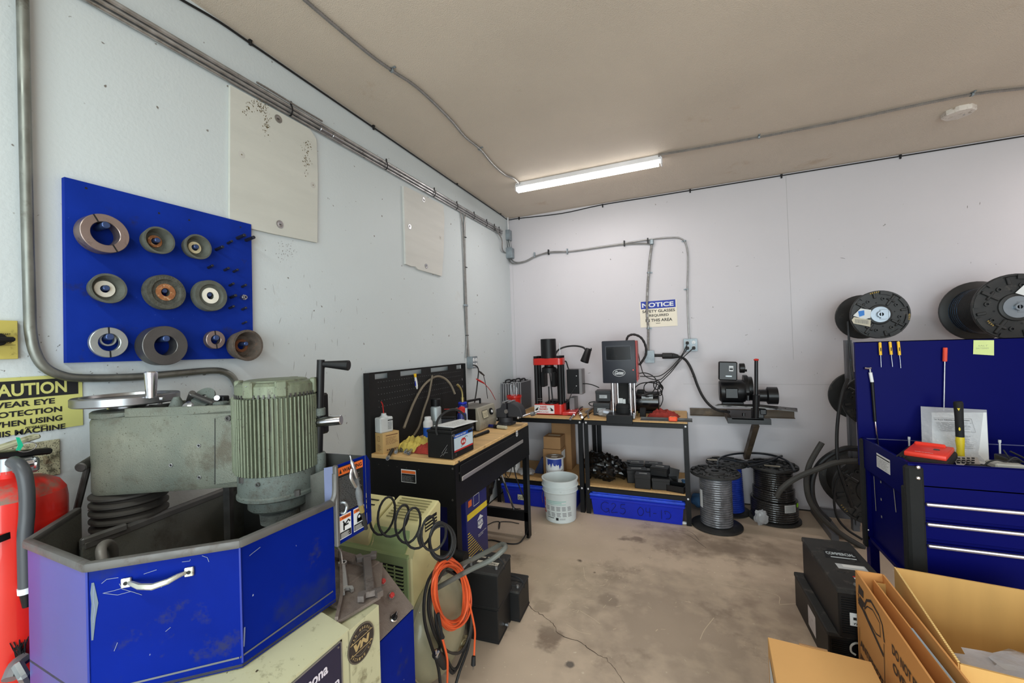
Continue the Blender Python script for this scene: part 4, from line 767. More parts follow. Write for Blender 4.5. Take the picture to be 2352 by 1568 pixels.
b = B(mat('abrasive', (96, 100, 96), .95, var=.2, vs=60, bump=.8, bs=260)); b.lathe([(0, zsp-.045), (.05, zsp-.045), (.052, zsp-.015), (.03, zsp-.01), (.03, zsp), (0, zsp)], Mm, 28); part(G, 'spindle_wheel', b)
b = B(darksteel)
for x, y in ((683, 1128), (556, 1098)): b = B(darksteel); p = wP(x, y, mc+nf*.09, nf); b.cyl(p-zl*.012, p+zl*.004, .008, seg=6); part(G, 'bolt', b)
b = B(darksteel)
p = wP(592, 1113, mc+nf*.106, nf); b.ring(.006, .003, .003, fr(p, z=nf), 12, .0005); part(G, 'bolt', b)
# crank column right of the motor
cp = wD(730, 1000, 1.25); cp = V((cp.x, cp.y, 0))
def cz(y): return wP(730, y, cp, nf).z
b = B(black); t_ = wD(737, 826, 1.25); b.cyl(V((cp.x, cp.y, cz(1040))), V((t_.x, t_.y, t_.z)), .0125, .011, seg=14); b.mt(grd); p = V((cp.x, cp.y, 0)).lerp(V((t_.x, t_.y, 0)), .4); b.cyl(p+zl*cz(954), p+zl*cz(936), .018, seg=18, bev=.002); part(G, 'crank_post', b)
b = B(grd); b.cyl(V((cp.x, cp.y, cz(1095))), V((cp.x, cp.y, cz(1038))), .021, seg=16, bev=.003); b.box((cp.x-.02, cp.y-.01, cz(1098)), (.08, .06, .03), bev=.006); part(G, 'post_bracket', b)
b = B(black); b.cyl(wD(742, 836, 1.25), wD(802, 839, 1.25), .009, .016, seg=18, bev=.002); part(G, 'crank_grip', b)
b = B(black); b.box((0, 0, 0), (.03, .05, cz(905)-cz(1000)), M4.Translation((cp.x-.012, cp.y+.02, (cz(905)+cz(1000))/2)), bev=.006); part(G, 'post_plate', b)
b = B(chrome); b.cyl(wD(722, 970, 1.24), wD(784, 964, 1.24), .0145, seg=22, bev=.001); part(G, 'feed_shaft', b)
b = B(darksteel); b.cyl(wD(735, 1108, 1.2), wD(750, 1122, 1.2), .012, seg=12); b.tube([wD(720, 1112, 1.22), wD(736, 1110, 1.21)], .012, 8); part(G, 'valve_knob', b)
b = B(gr); p0 = Ma@V((sR-.005, 0, 0)); 
b.box((sR+.018, 0, (zt1+za1)/2+.01), (.05, .10, .14), Ma, bev=.004); part(G, 'arm_bracket', b)
for y_ in (968, 1098): b = B(darksteel); p = ar(552, y_, -.02); b.cyl(p-ax*.01, p+ax*.018, .008, seg=6); part(G, 'bolt', b)
b = B(gr); b.tube([ar(372, 1140, -.02)+zl*.0, ar(372, 1180, -.02)], .004, 6)
b = B(darksteel); b.box((.26, .06, (za1+.95)/2-.02), (.02, .02, .3), Ma); part(G, 'support_rod', b)
# small loose parts piled on the arm
zs2 = zs+.006
def onarm(s, t, z=0): return Ma@V((s, t, zs2+z))
b = B(chrome); b.lathe([(0, 0), (.006, 0), (.006, .02), (.011, .021), (.011, .029), (0, .03)], M4.Translation(onarm(.115, -.02, .012))@M4.Rotation(.12, 4, 'Y'), 6); solo('hex_bolt', b, 'shiny hex bolt standing beside the handwheel on the grinder arm', 'bolt')
b = B(darksteel); b.lathe([(0, .0), (.03, .0), (.05, .014), (.052, .017), (.03, .009), (0, .008)], M4.Translation(onarm(.11, -.01, 0))@M4.Rotation(-.08, 4, 'Y'), 28); solo('dish_washer', b, 'dark shallow dished disc lying under the handwheel on the grinder arm', 'disc')
b = B(grd); b.lathe([(0, 0), (.026, 0), (.01, .036), (.008, .04), (0, .04)], M4.Translation(onarm(.175, -.03)), 16); solo('cone_adapter', b, 'grey cone adapter on the grinder arm', 'adapter')
b = B(grd); b.lathe([(.010, 0), (.034, 0), (.034, .006), (.010, .006)], M4.Translation(onarm(.235, .0, .030))@M4.Rotation(.9, 4, 'X')@M4.Rotation(.3, 4, 'Y'), 24, close=True); solo('washer', b, 'large dark washer leaning upright in the pile on the arm', 'washer')
b = B(steel); b.lathe([(0, 0), (.018, 0), (.02, .008), (.012, .014), (0, .015)], M4.Translation(onarm(.235, -.06, .008))@M4.Rotation(1.1, 4, 'X'), 20); solo('round_knob', b, 'pale round knurled disc in the pile on the arm', 'disc')
b = B(darksteel); b.cyl(onarm(.17, .02, .012), onarm(.215, -.02, .05), .009, seg=10, bev=.002); solo('dark_pin', b, 'dark round pin propped in the pile on the grinder arm', 'pin')
b = B(darksteel); b.box((0, 0, 0), (.09, .02, .010), M4.Translation(onarm(.245, -.02, .032))@M4.Rotation(.35, 4, 'Y')@M4.Rotation(.2, 4, 'Z'), bev=.003); solo('steel_bar', b, 'flat dark bar lying across the pile on the grinder arm', 'bar')
b = B(black); b.box((0, 0, 0), (.04, .025, .018), M4.Translation(onarm(.28, .01, .026))@M4.Rotation(.2, 4, 'Z'), bev=.003); b.mt(steel); b.cyl(onarm(.282, -.008, .03), onarm(.284, -.014, .031), .008, seg=12); solo('clamp_block', b, 'small black clamp block with a bright screw head on the arm', 'clamp')
b = B(grd); b.cyl(onarm(.322, -.05, .0), onarm(.322, -.05, .024), .02, seg=18, bev=.004); solo('rubber_foot', b, 'stubby grey round plug at the motor end of the arm', 'plug')
# wrenches lying on the tray
def wrench(pts, w, label, wm, jaw=1, ring=1):
    T = thing('wrench', label, 'wrench', pts[0]); a, c = V(pts[0]), V(pts[1]); u = (c-a).normalized(); M = fr(a, x=u, z=zl); L = (c-a).length
    b = B(wm); b.box((L/2, 0, .004), (L*.86, w, .006), M, bev=.002)
    part(T, 'shank', b)
    if jaw: b = B(wm); b.prism([(0, -w*.5), (0, w*.5), (-w*.5, w*1.1), (-w*1.6, w*1.05), (-w*1.7, w*.55), (-w*.7, w*.45), (-w*.5, 0), (-w*.7, -w*.45), (-w*1.7, -w*.55), (-w*1.6, -w*1.05), (-w*.5, -w*1.1)], .009, M@M4.Translation((.006, 0, 0))@M4.Rotation(.2, 4, 'Z')); part(T, 'open_jaw', b)
    if ring: b = B(wm); b.ring(w*.85, w*.5, .010, M@M4.Translation((L, 0, 0)), 18); part(T, 'ring_end', b)
    return T
wsil = mat('wrench_steel', (176, 172, 168), .35, .8, dirt=((100, 88, 80), .25, 30)); wdk = mat('wrench_dark', (112, 104, 100), .5, .6, var=.15, dirt=((80, 68, 60), .4, 20))
zz = zt_+.004
wrench((wZ(794, 1356, zz), wZ(787, 1297, zz)), .016, 'silver combination wrench lying on the grinder tray', wsil)
T = thing('bench_wrench', 'heavy dark open-ended wrench lying across the grinder tray', 'wrench', wZ(850, 1330, zz)); a = wZ(850, 1362, zz+.006); c = wZ(842, 1285, zz+.006); b = B(wdk); M = fr(a, x=(c-a), z=zl); L = (c-a).length; b.box((L/2, 0, .004), (L, .026, .014), M, bev=.003); part(T, 'shank', b)
for k, (o_, s) in enumerate(((0, 1), (L, -1))): b = B(wdk); b.prism([(.0, -.03), (.0, .03), (-.022*s, .034), (-.03*s, .018), (-.012*s, .012), (-.012*s, -.012), (-.03*s, -.018), (-.022*s, -.034)][::s], .016, M@M4.Translation((o_, 0, -.004))); part(T, 'open_jaw', b)
b = B(wsil); b.tube([wZ(786, 1296, zz+.006), wZ(783, 1270, zz+.02), wZ(777, 1258, zz+.02)], .003, 6, n=3); solo('hex_key', b, 'thin bright hex key behind the silver wrench', 'hex key')
# lower left brush and clutter
T = thing('brush', 'worn wire brush with dark bristles at the lower left corner', 'brush', wX(30, 1540, .3))
b = B(mat('brush_handle', (120, 118, 120), .45, .4)); pc = wD(40, 1520, .98); b.tube([wD(22, 1560, .95), wD(36, 1528, .97), wD(58, 1510, .99)], .014, 8, n=3); part(T, 'handle', b)
b = B(ink)
for k in range(60): p = wD(34+random.uniform(-20, 24), 1508+random.uniform(-8, 12), .99); b.tube([p, p+V((random.uniform(-.01, .01), random.uniform(-.01, .01), .02+random.random()*.02))], .0012, 4)
part(T, 'bristles', b, kind='stuff')
T = thing('metal_bracket', 'grey metal bracket with dark wheel at the bottom left corner', 'bracket', wX(20, 1560, .35)); b = B(galv); b.box(wD(52, 1548, .96), (.05, .02, .05), bev=.006, rot=(.3, .5, 0)); part(T, 'bracket_body', b); b = B(black); b.cyl(wD(8, 1560, 1.0), wD(24, 1556, 1.0), .03, seg=20); part(T, 'small_wheel', b)
# ================================================================== air compressor
cc_ = mat('shroud_cream', (214, 206, 152), .6, var=.06, vs=3, dirt=((150, 144, 100), .25, 6)); cg = mat('shroud_green', (150, 168, 116), .6, var=.06, vs=3, dirt=((150, 150, 110), .3, 5))
tankm = mat('tank_olive', (160, 156, 128), .45, .1, var=.08, vs=4, dirt=((176, 150, 110), .3, 4), coat=.2)
T = K = thing('air_compressor', 'cream and green shrouded air compressor with round tank behind the grinder', 'compressor', (.5, -2.7, 0))
ty, tz, tr = -2.69, .283, .205
Mt = fr((.12, ty, tz), z=(1, 0, 0), x=(0, 1, 0))
b = B(tankm); b.lathe([(0, -.05), (tr*.6, -.04), (tr*.93, 0), (tr, .03), (tr, .585)], Mt, 48); b.lathe([(tr, .585), (tr+.004, .59), (tr+.004, .61), (tr, .612), (tr*.97, .63), (tr*.86, .655), (tr*.6, .68), (tr*.3, .692), (0, .695)], Mt, 48); part(T, 'tank', b)
b = B(mat('plug_brass', (150, 140, 110), .4, .7, dirt=((96, 88, 70), .4, 50))); p = wX(1064, 1476, .79); Mp = fr((.785, p.y, p.z), z=(1, -.25, -.15)); b.lathe([(0, 0), (.035, 0), (.035, .006), (.024, .009), (.022, .014), (.016, .014), (.016, .024), (0, .024)], Mp, 24); b.mt(ink); b.box((0, 0, .0245), (.012, .012, .003), Mp); part(T, 'drain_plug', b)
b = B(mat('cap_dome', (176, 160, 128), .5, var=.1, dirt=((140, 110, 80), .3, 9))); q = wX(1040, 1400, .80); b.sph((.765, q.y, q.z), .07, (.45, 1, 1), 20); part(T, 'end_dome', b)
b = B(darksteel); b.bb((.18, ty-.14, 0), (.22, ty-.12, .12)); b.bb((.18, ty+.12, 0), (.22, ty+.14, .12)); b.bb((.62, ty-.10, 0), (.66, ty-.07, .12)); b.bb((.62, ty+.10, 0), (.66, ty+.13, .12)); part(T, 'foot', b)
yf = -2.835; xr = .705
b = B(cc_)      # right side shell, built as a profile in y,z extruded in x
prof = [(yf, .36), (yf, .635), (yf+.03, .662), (yf+.058, .735), (yf+.072, .75), (yf+.215, .803), (yf+.232, .785), (yf+.20, .31), (yf+.1, .34)]
b.prism(prof, .225, fr((xr-.225, 0, 0), z=(1, 0, 0), x=(0, 1, 0)), bev=.006); part(T, 'shroud_side', b)
b = B(cg); b.bb((.2, yf-.004, .36), (xr-.012, yf+.10, .645), bev=.008); b.prism([(yf-.004, .636), (yf+.026, .66), (yf+.054, .728), (yf+.16, .728), (yf+.16, .6), (yf, .6)], .36, fr((xr-.04-.36, 0, 0), z=(1, 0, 0), x=(0, 1, 0)), bev=.006) ; part(T, 'shroud_front', b)
b = B(cc_); b.prism([(yf+.01, .60), (yf+.015, .68), (yf+.05, .742), (yf+.07, .752), (yf+.2, .80), (yf+.2, .5), (yf+.01, .5)], .22, fr((.25, 0, 0), z=(1, 0, 0), x=(0, 1, 0)), bev=.006); part(T, 'shroud_rear', b)
b = B(ink); b.bb((.505, yf-.0065, .41), (.665, yf-.003, .60)); part(T, 'grille_recess', b)
for k in range(13): b = B(cg); z = .413+k*.0148; b.box((.585, yf-.009, z), (.162, .006, .0048)); part(T, 'grille_slat', b)
for x in (.545, .585, .625): b = B(cg); b.box((x, yf-.0105, .505), (.004, .005, .19)); part(T, 'grille_bar', b)
for k in range(8): 
    b = B(mat('slot_cream', (150, 142, 100), .7)); y = yf+.085+k*.0158; z = .7545+k*.0058; b.box((xr-.11, y, z+.004), (.17, .006, .005), bev=.002); part(T, 'top_slat', b)
b = B(ink); b.bb((xr-.003, yf+.10, .705), (xr+.003, yf+.19, .758)); part(T, 'side_vent', b)
for k in range(3): b = B(cc_); b.box((xr+.003, yf+.145, .716+k*.014), (.004, .09, .004)); part(T, 'vent_bar', b)
b = B(ink); b.bb((.26, yf+.022, .655), (.40, yf+.05, .675), bev=.006)
for k in range(3): b.box((.36, yf+.10+k*.03, .766+.011*k), (.09, .006, .003))
part(T, 'shroud_opening', b)
hg = mat('handle_grey', (98, 100, 94), .55, var=.15, dirt=((70, 66, 58), .3, 12)); b = B(hg)
b.tube([wY(1000, 1352, -2.80), wY(1020, 1341, -2.80), wY(1080, 1308, -2.80), wY(1125, 1287, -2.79), wY(1150, 1268, -2.77), wY(1161, 1256, -2.74), wY(1152, 1250, -2.70), wY(1120, 1266, -2.68), wY(1085, 1284, -2.68), wY(1040, 1305, -2.68), wY(1015, 1318, -2.68)], .0098, 10, n=4); part(T, 'handle', b)
b = B(black); b.box((.68, -2.6, .5), (.1, .12, .07), bev=.01); b.cyl((.7, -2.52, .5), (.78, -2.52, .5), .03, seg=14); part(T, 'pressure_switch', b)
# coiled hose and blow gun
T = thing('air_hose', 'black coiled air hose springing over the compressor shroud', 'hose', (.5, -2.95, .8))
pts = []
for i in range(0, 97):
    t = i/96; a = 2*pi*5*t+2.9; cx = 866+148*t+5*sin(a*.5); cy = 1176+62*t; rx = 27-2*t; ry = 45-7*t+(4*sin(a*.37))
    x = cx+rx*cos(a)*.9+6*sin(a); y = cy-ry*sin(a); pts.append(wY(x, y, -2.90+.035*cos(a)-.02*t))
part(T, 'hose_coil', B(rubber).tube([wY(842, 1212, -2.95), wY(838, 1180, -2.95)]+pts, .0048, 7))
b = B(rubber)
for k, (rx, ry) in enumerate(((26, 40), (28, 36), (30, 42))):
    part(T, 'hose_loop', B(rubber).tube([wY(1013+k*1.5+rx*cos(a), 1241+ry*sin(a)+k*2, -2.86+.03*cos(a)+k*.008) for a in [i*pi/8 for i in range(16)]], .0055, 7, closed=True, n=2))
b = B(darksteel); sp = [wY(965+8*sin(t*20)+6*cos(t*3), 1225+30*t, -2.93) for t in [i/40 for i in range(41)]]; P = [wY(968-6*sin(t*pi), 1212+40*t, -2.93) for t in [i/30 for i in range(31)]]; b.tube(P, [.0085 if i % 2 else .006 for i in range(31)], 8); part(T, 'spring_guard', b)
T = thing('blow_gun', 'taped silver air blow gun hanging over the warning label guard', 'air gun', wX(815, 1100, .9))
gx2 = D_.x+.022; b = B(steel); b.tube([wX(804, 1046, gx2), wX(808, 1062, gx2+.006), wX(814, 1082, gx2+.01), (wX(820, 1100, gx2+.012))], [.002, .0055, .0062, .005], 10, n=3); part(T, 'nozzle', b)
b = B(mat('tape_grey', (96, 98, 100), .7, var=.2, vs=60)); b.tube([wX(819, 1098, gx2+.012), wX(824, 1130, gx2+.012), wX(828, 1158, gx2+.01)], [.006, .0095, .008], 12, n=3); b.mt(steel); b.tube([wX(808, 1078, gx2+.014), wX(806, 1096, gx2+.018), wX(817, 1118, gx2+.02)], .005, 8, n=3); part(T, 'body', b)
b = B(mat('brass', (164, 150, 96), .35, .8)); b.tube([wX(828, 1156, gx2+.01), wX(832, 1175, gx2+.008)], .0075, 8); b.mt(rubber); b.tube([wX(832, 1173, gx2+.008), wX(836, 1190, gx2+.005), wX(841, 1214, gx2)], .0055, 8); part(T, 'hose_tail', b)
# cords hung on the tank
orc = mat('cord_orange', (224, 92, 46), .45, var=.1, vs=10); T = thing('extension_cord', 'bright orange extension cord coiled over the compressor tank end', 'cord', (.86, -2.8, .1))
def loop(cx, cy, rx, ry, rot, x0, n=26, wob=0, ph=0):
    P = []
    for i in range(n):
        a = 2*pi*i/n; ex = rx*cos(a); ey = ry*sin(a)*(1.08 if sin(a) > 0 else 1); c, s = cos(rot), sin(rot); P.append(wX(cx+ex*c-ey*s+wob*sin(3*a+ph), cy+ex*s+ey*c, x0+.012*sin(a*2+ph)))
    return P
for k in range(9):
    random.seed(40+k); rx = 31+random.uniform(0, 15); ry = 70+random.uniform(-8, 14)
    part(T, 'cord_loop', B(orc).tube(loop(1036+random.uniform(-5, 5), 1362+random.uniform(-6, 6), rx, ry, -.10+random.uniform(-.03, .03), .838+.0048*k, ph=k, wob=1), .0043, 6, closed=True, n=2))
part(T, 'cord_tail', B(orc).tube([wX(1078, 1385, .88), wX(1086, 1420, .885), wX(1091, 1450, .885), wX(1090, 1480, .88), wX(1089, 1504, .88)], .0043, 6, n=4))
part(T, 'cord_tail', B(orc).tube([wX(1014, 1460, .88), wX(1020, 1480, .885), wX(1027, 1510, .89), wX(1028, 1540, .89), wX(1027, 1580, .88)], .0043, 6, n=4))
b = B(rubber); pp = wX(1088, 1506, .88); pq = wX(1087, 1528, .88); b.cyl(pp, pq, .009, .0105, seg=10, bev=.002)
b.mt(steel)
for dy in (-.004, .004): b.box(pq+V((0, dy, -.008)), (.0015, .003, .016))
part(T, 'plug', b)
b = B(ink); b.tube([wX(1006, 1408, .895), wX(1010, 1430, .9), wX(1014, 1452, .9), wX(1017, 1464, .9)], [.006, .006, .005, .008], 8); part(T, 'tape_wrap', b)
T = thing('electric_cable', 'heavy grey-black power cord with large connector draped over the tank', 'cord', (.84, -2.85, .1))
for k, q in enumerate([((1012, 1292), (985, 1330), (974, 1380), (976, 1430), (990, 1480), (1006, 1530), (1012, 1580)), ((1018, 1300), (990, 1345), (984, 1400), (996, 1450), (1010, 1480), (1006, 1500)), ((1022, 1306), (996, 1352), (988, 1400), (1000, 1448), (1022, 1490), (1050, 1500), (1068, 1484), (1080, 1450), (1084, 1410)), ((1000, 1380), (1004, 1440), (1030, 1520), (1046, 1536), (1060, 1510), (1074, 1470), (1084, 1430)), ((1084, 1440), (1074, 1490), (1056, 1540), (1044, 1580)), ((1026, 1310), (1052, 1325), (1064, 1350), (1068, 1400), (1066, 1360)), ((1014, 1500), (1030, 1532), (1040, 1545), (1052, 1530))]):
    part(T, 'cord_run', B(rubber2 if k == 2 else rubber).tube([wX(x, y, .822-.004*(k % 3)+.01*sin(i)) for i, (x, y) in enumerate(q)], .0062 if k != 5 else .005, 7, n=6))
b = B(rubber); a = wX(1003, 1512, .87); c = wX(1020, 1526, .87); b.cyl(wX(1002, 1500, .87), wX(1022, 1528, .87), .018, .0165, seg=14, bev=.003); part(T, 'connector', b)
b = B(chrome); b.box(wX(1005, 1502, .892), (.006, .022, .006), rot=(.5, 0, 0)); b.box(wX(1001, 1497, .888), (.004, .01, .014)); part(T, 'clamp', b)

# ================================================================== batteries left of the aisle
bcase = mat('battery_black', (19, 19, 20), .5, var=.2, vs=8, bump=.03); bdust = mat('battery_top_dust', (44, 43, 42), .7, var=.15, vs=10, dirt=((92, 86, 80), .35, 14))
def battery(label, c, s, rot=0, top=1, strap_=1, name='car_battery', grp=None):
    sx, sy, sz = s; T = thing(name, label, 'battery', c, rot, grp)
    b = B(bcase); b.box((0, 0, sz*.46), (sx, sy, sz*.92), bev=.004); b.box((0, 0, .008), (sx+.004, sy+.004, .012), bev=.002); part(T, 'case', b, w=False)
    b = B(bdust); b.box((0, 0, sz*.96), (sx+.004, sy+.004, sz*.08), bev=.003); b.box((0, 0, sz), (sx*.9, sy*.5, .010), bev=.003); part(T, 'lid', b, w=False)
    for k in (-1, 1): b = B(mat('lead', (128, 126, 124), .5, .6)); b.cyl((k*sx*.38, -sy*.28, sz), (k*sx*.38, -sy*.28, sz+.014), .008, .007, seg=12); part(T, 'terminal', b, w=False)
    if strap_:
        b = B(rubber); b.tube([(-sx*.47, 0, sz*.88), (-sx*.46, 0, sz+.008), (-sx*.2, .01, sz+.022), (sx*.2, .01, sz+.024), (sx*.46, 0, sz+.010), (sx*.5, 0, sz*.86)], .005, 6, n=4); part(T, 'carry_strap', b, w=False)
    return T
T = battery('lower black car battery of the stack beside the compressor', (.765, -2.27, 0), (.175, .185, .182), rad(4), strap_=0)
b = B(steel); b.cyl((.09, .005, .04), (.105, .005, .04), .008, seg=6); b.cyl((.102, .005, .04), (.108, .005, .04), .0115, seg=12); part(T, 'side_bolt', b, w=False)
T = battery('upper black car battery of the stack beside the compressor with label top', (.775, -2.285, .183), (.185, .20, .185), rad(4))
b = B(mat('label_cream', (206, 200, 186), .6, dirt=((90, 84, 78), .4, 20)))
for x0, y0, w_, h_ in ((-.07, .02, .05, .03), (-.01, .025, .06, .025), (-.05, -.03, .05, .022), (.02, -.04, .05, .03)): b.rect(x0, y0, w_, h_, None, .1915)
b.mt(mat('label_orange', (226, 108, 44), .5)); b.rect(-.01, -.01, .02, .014, None, .1918); b.mt(ink); b.rows(-.068, .024, .045, .02, 3, None, .192); b.rows(.022, -.036, .045, .02, 3, None, .192); part(T, 'top_label', b, w=False)
battery('black car battery standing behind the stacked pair on the aisle side', (.808, -2.085, 0), (.17, .17, .165), rad(3))
# ================================================================== workbench
W = thing('workbench', 'black steel workbench with wood top, drawer and pegboard back', 'workbench', (.33, -1.75, 0))
bx0, bx1, by0, by1, bz = .045, .615, -2.325, -1.205, .895
b = B(wood); b.bb((bx0, by0, bz-.026), (bx1, by1, bz), bev=.003); part(W, 'worktop', b)
def post(x, y, sx, sy): 
    b = B(black); b.bb((x, y, .012), (x+sx*.055, y+sy*.004, bz-.027)); b.bb((x, y, .012), (x+sx*.004, y+sy*.055, bz-.027)); b.cyl((x+sx*.02, y+sy*.02, 0), (x+sx*.02, y+sy*.02, .02), .014, seg=10); b.mt(steel)
    return part(W, 'leg', b)
post(bx1, by0, -1, 1); post(bx0, by0, 1, 1); post(bx1, by1, -1, -1); post(bx0, by1, 1, -1)
ez = wY(1030, 1165, by0).z; b = B(black); b.bb((bx0+.004, by0-.003, ez), (bx1+.002, by0+.001, bz-.022)); part(W, 'end_panel', b); b = B(black); b.bb((bx0+.004, by1-.001, ez), (bx1, by1+.003, bz-.022)); part(W, 'end_panel', b)
dz = wX(1062, 1122, bx1).z; b = B(black); b.bb((bx1-.002, by0, ez), (bx1+.004, by1, bz-.020)); part(W, 'front_rail', b)
pa, pb = wX(1059, 1100, bx1+.012), wX(1200, 1012, bx1+.012); b = B(black); b.bb((bx1+.004, pa.y, pa.z-.015), (bx1+.012, pb.y+.01, bz-.034), bev=.002); dr = part(W, 'drawer_front', b)
b = B(mat('brushed_alu', (196, 192, 190), .35, .7)); b.bb((bx1+.012, pa.y+.005, pa.z-.012), (bx1+.018, pb.y, pa.z+.012), bev=.002); o = part(W, 'drawer_pull', b); 
b = B(white); c_ = wX(1187, 995, bx1+.014); Mb = fr(c_, z=(1, 0, 0), x=(0, 1, 0)); rr = .025
hexp = lambda r, sx=1: [(r*sx*cos(rad(60*k+30)), r*sin(rad(60*k+30))) for k in range(6)]
def logo(b, M, r, fg, bgm, th=.001):
    b.mt(fg); b.prism(hexp(r, .95), .0006, M, th); b.mt(bgm); b.rect(-r*.82, -r*.42, r*1.64, r*.84, M, th+.0009); b.mt(fg); b.text('NAPA', -r*.72, -r*.34, r*1.44, r*.66, M, th+.0014, .06)
logo(b, Mb, rr, white, ink); part(W, 'logo_plate', b)
Me = fr((0, by0-.0035, 0), z=(0, -1, 0), x=(1, 0, 0)); l0 = wY(922, 1106, by0-.004); l1 = wY(955, 1080, by0-.004)
b = B(white); b.rect(l0.x, l0.z, l1.x-l0.x, l1.z-l0.z, Me, .0006); b.mt(og); b.rect(l0.x+.003, l1.z-.022, l1.x-l0.x-.006, .016, Me, .001); b.mt(ink); b.rect(l0.x+.003, l0.z+.003, l1.x-l0.x-.006, l1.z-l0.z-.027, Me, .001); b.mt(inkg); b.rows(l0.x+.008, l0.z+.008, l1.x-l0.x-.016, l1.z-l0.z-.04, 7, Me, .0014, .4); part(W, 'warning_label', b)
b = B(darksteel)
for x, y in ((1040, 1076), (1040, 1148), (1048, 1044)): p = wY(x, y, by0-.004); b.cyl(p, p-V((0, .003, 0)), .006, seg=8)
for x, y in ((1054, 1060), (1055, 1086)): p = wX(x, y, bx1+.004); b.cyl(p, p+V((.003, 0, 0)), .006, seg=8)
for x in (870, 892, 912, 934, 962): p = wY(x, 1066+(x-870)*.13, by0-.004); b.cyl(p, p-V((0, .001, 0)), .003, seg=6)
part(W, 'rivets', b, kind='stuff')
bz0 = wY(1197, 1195, by1).z; bz1 = wY(1197, 1170, by1).z; b = B(black); b.bb((bx0, by1-.004, bz0), (bx1, by1, bz1)); b.bb((bx0, by1-.03, bz1-.004), (bx1, by1, bz1)); part(W, 'lower_brace', b)
b = B(black); b.bb((bx0, by0, bz0), (bx1, by0+.004, bz1)); part(W, 'lower_brace', b)
# pegboard back with openings
px_, pz0, pz1 = .04, .885, 1.368; b = B(blackm); th = .004; top = wX(853, 900, px_).z
sl = []
for x0, x1 in ((859, 889), (918, 967), (988, 1028), (1047, 1062)):
    a = wX(x0, 800, px_).y; c = wX(x1, 800, px_).y; sl.append((a, c))
zs0 = wX(918, 864, px_).z; zs1 = wX(918, 853, px_).z; yy = by0
for a, c in sl+[(by1+.035, None)]:
    b.bb((px_-th, yy, zs0), (px_, a, zs1)); yy = c
b.bb((px_-th, by0, zs1), (px_, by1+.035, pz1)); b.bb((px_-th, by0, pz0), (px_, by1+.035, zs0)); b.bb((px_-.03, by0, pz1-.003), (px_, by1+.035, pz1)); b.bb((px_-.03, by0-.002, .1), (px_+.012, by0+.002, pz1)); b.bb((px_-.03, by1+.033, .7), (px_+.012, by1+.037, pz1)); part(W, 'pegboard', b)
b = B(mat('hole_light', (120, 122, 126), .8)); 
for i in range(40):
    for j in range(5):
        y = by0+.09+i*.0254; z = pz0+.27+j*.0254*1.5
        if y < by1-.03: b.box((px_+.0002, y, z), (.0008, .0035, .0035))
for j in range(6): b.box((px_+.0004, by1-.005, pz0+.05+j*.06), (.0008, .008, .018))
part(W, 'peg_holes', b, kind='stuff')
# hanging and standing things on the bench
T = thing('marker_tool', 'white, blue and yellow tool hanging on the workbench pegboard', 'tool', wX(955, 870, .06)); a = wX(953, 858, .06); c = wX(958, 893, .06)
b = B(white); b.tube([a.lerp(c, t) for t in (.2, .5, .8, 1)], [.007, .009, .009, .004], 10); part(T, 'body', b); b = B(mat('tool_yellow', (236, 190, 40), .4)); b.cyl(a, a.lerp(c, .22), .010, .008, seg=10); part(T, 'cap', b); b = B(blue); b.box(a.lerp(c, .55)+V((.0, -.008, 0)), (.006, .004, .05)); part(T, 'stripe', b)
hosb = mat('hose_tan', (118, 108, 92), .6, var=.15, vs=12); T = thing('hydraulic_hose', 'tan-grey rubber hose looped over the workbench pegboard', 'hose', (.1, -1.9, bz))
q = [(990, 868), (987, 880), (983, 905), (974, 935), (964, 960), (955, 990), (946, 1010)]
part(T, 'hose_run', B(hosb).tube([wX(x, y, .07) for x, y in ((993, 862), (990, 880), (984, 910), (973, 942), (963, 978), (950, 1000))], .0075, 8, n=5))
part(T, 'hose_run', B(hosb).tube([wX(x, y, c) for x, y, c in ((928, 982, .12), (940, 950, .09), (955, 915, .07), (975, 883, .06), (1000, 865, .06), (1020, 868, .07), (1035, 883, .10), (1045, 905, .13))], .0085, 8, n=5))
b = B(mat('box_kraft', (206, 172, 116), .7, var=.03)); 
def obox(T, name, lo, hi, m, w=True, bev=.002): return part(T, name, B(m).bb(lo, hi, bev=bev))
T = thing('parts_box', 'yellow-brown printed carton on the workbench under the squeeze bottle', 'box', (.1, -2.26, bz))
a = wZ(856, 1035, bz); c = wZ(884, 1041, bz); e = wZ(912, 1029, bz); hb = .118; a = V((.055, -2.295, bz)); 
c = V((.13, -2.315, bz)); M = fr(c, x=(a-c), z=zl); L1 = .075; L2 = .115
kb = mat('box_kraft', (206, 172, 116), .7, var=.03); u1 = (a-c).normalized(); u2 = V((-u1.y, u1.x, 0)); u2 = u2 if u2.y > 0 else -u2
Mk = fr(c, x=u1, y=u2) ; s_ = 1 if Mk.to_3x3()@V((0, 0, 1)) == zl else 1
zdir = Mk.col[2].z
b = B(kb); b.prism([(c.x, c.y), (c.x+u1.x*L1, c.y+u1.y*L1), (c.x+u1.x*L1+u2.x*L2, c.y+u1.y*L1+u2.y*L2), (c.x+u2.x*L2, c.y+u2.y*L2)], hb, z0=bz, bev=.001); part(T, 'carton', b)
b = B(mat('print_brown', (120, 84, 60), .8)); Mq = fr(c+zl*0, x=u2, y=zl); b.rows(.02, .05, .085, .045, 7, Mq, .001, .3)
b.rect(.02, .1, .085, .005, Mq, .001)
for k in range(6): b.lathe([(0, .001), (.005, .001)], Mq@M4.Translation((.03+k*.013, .018, 0)), 8)
Mq2 = fr(c+u1*L1, x=-u1, y=zl); b.frame(.025, .07, .02, .03, .002, Mq2, .001); b.rows(.02, .015, .04, .04, 5, Mq2, .001, .3); part(T, 'printing', b)
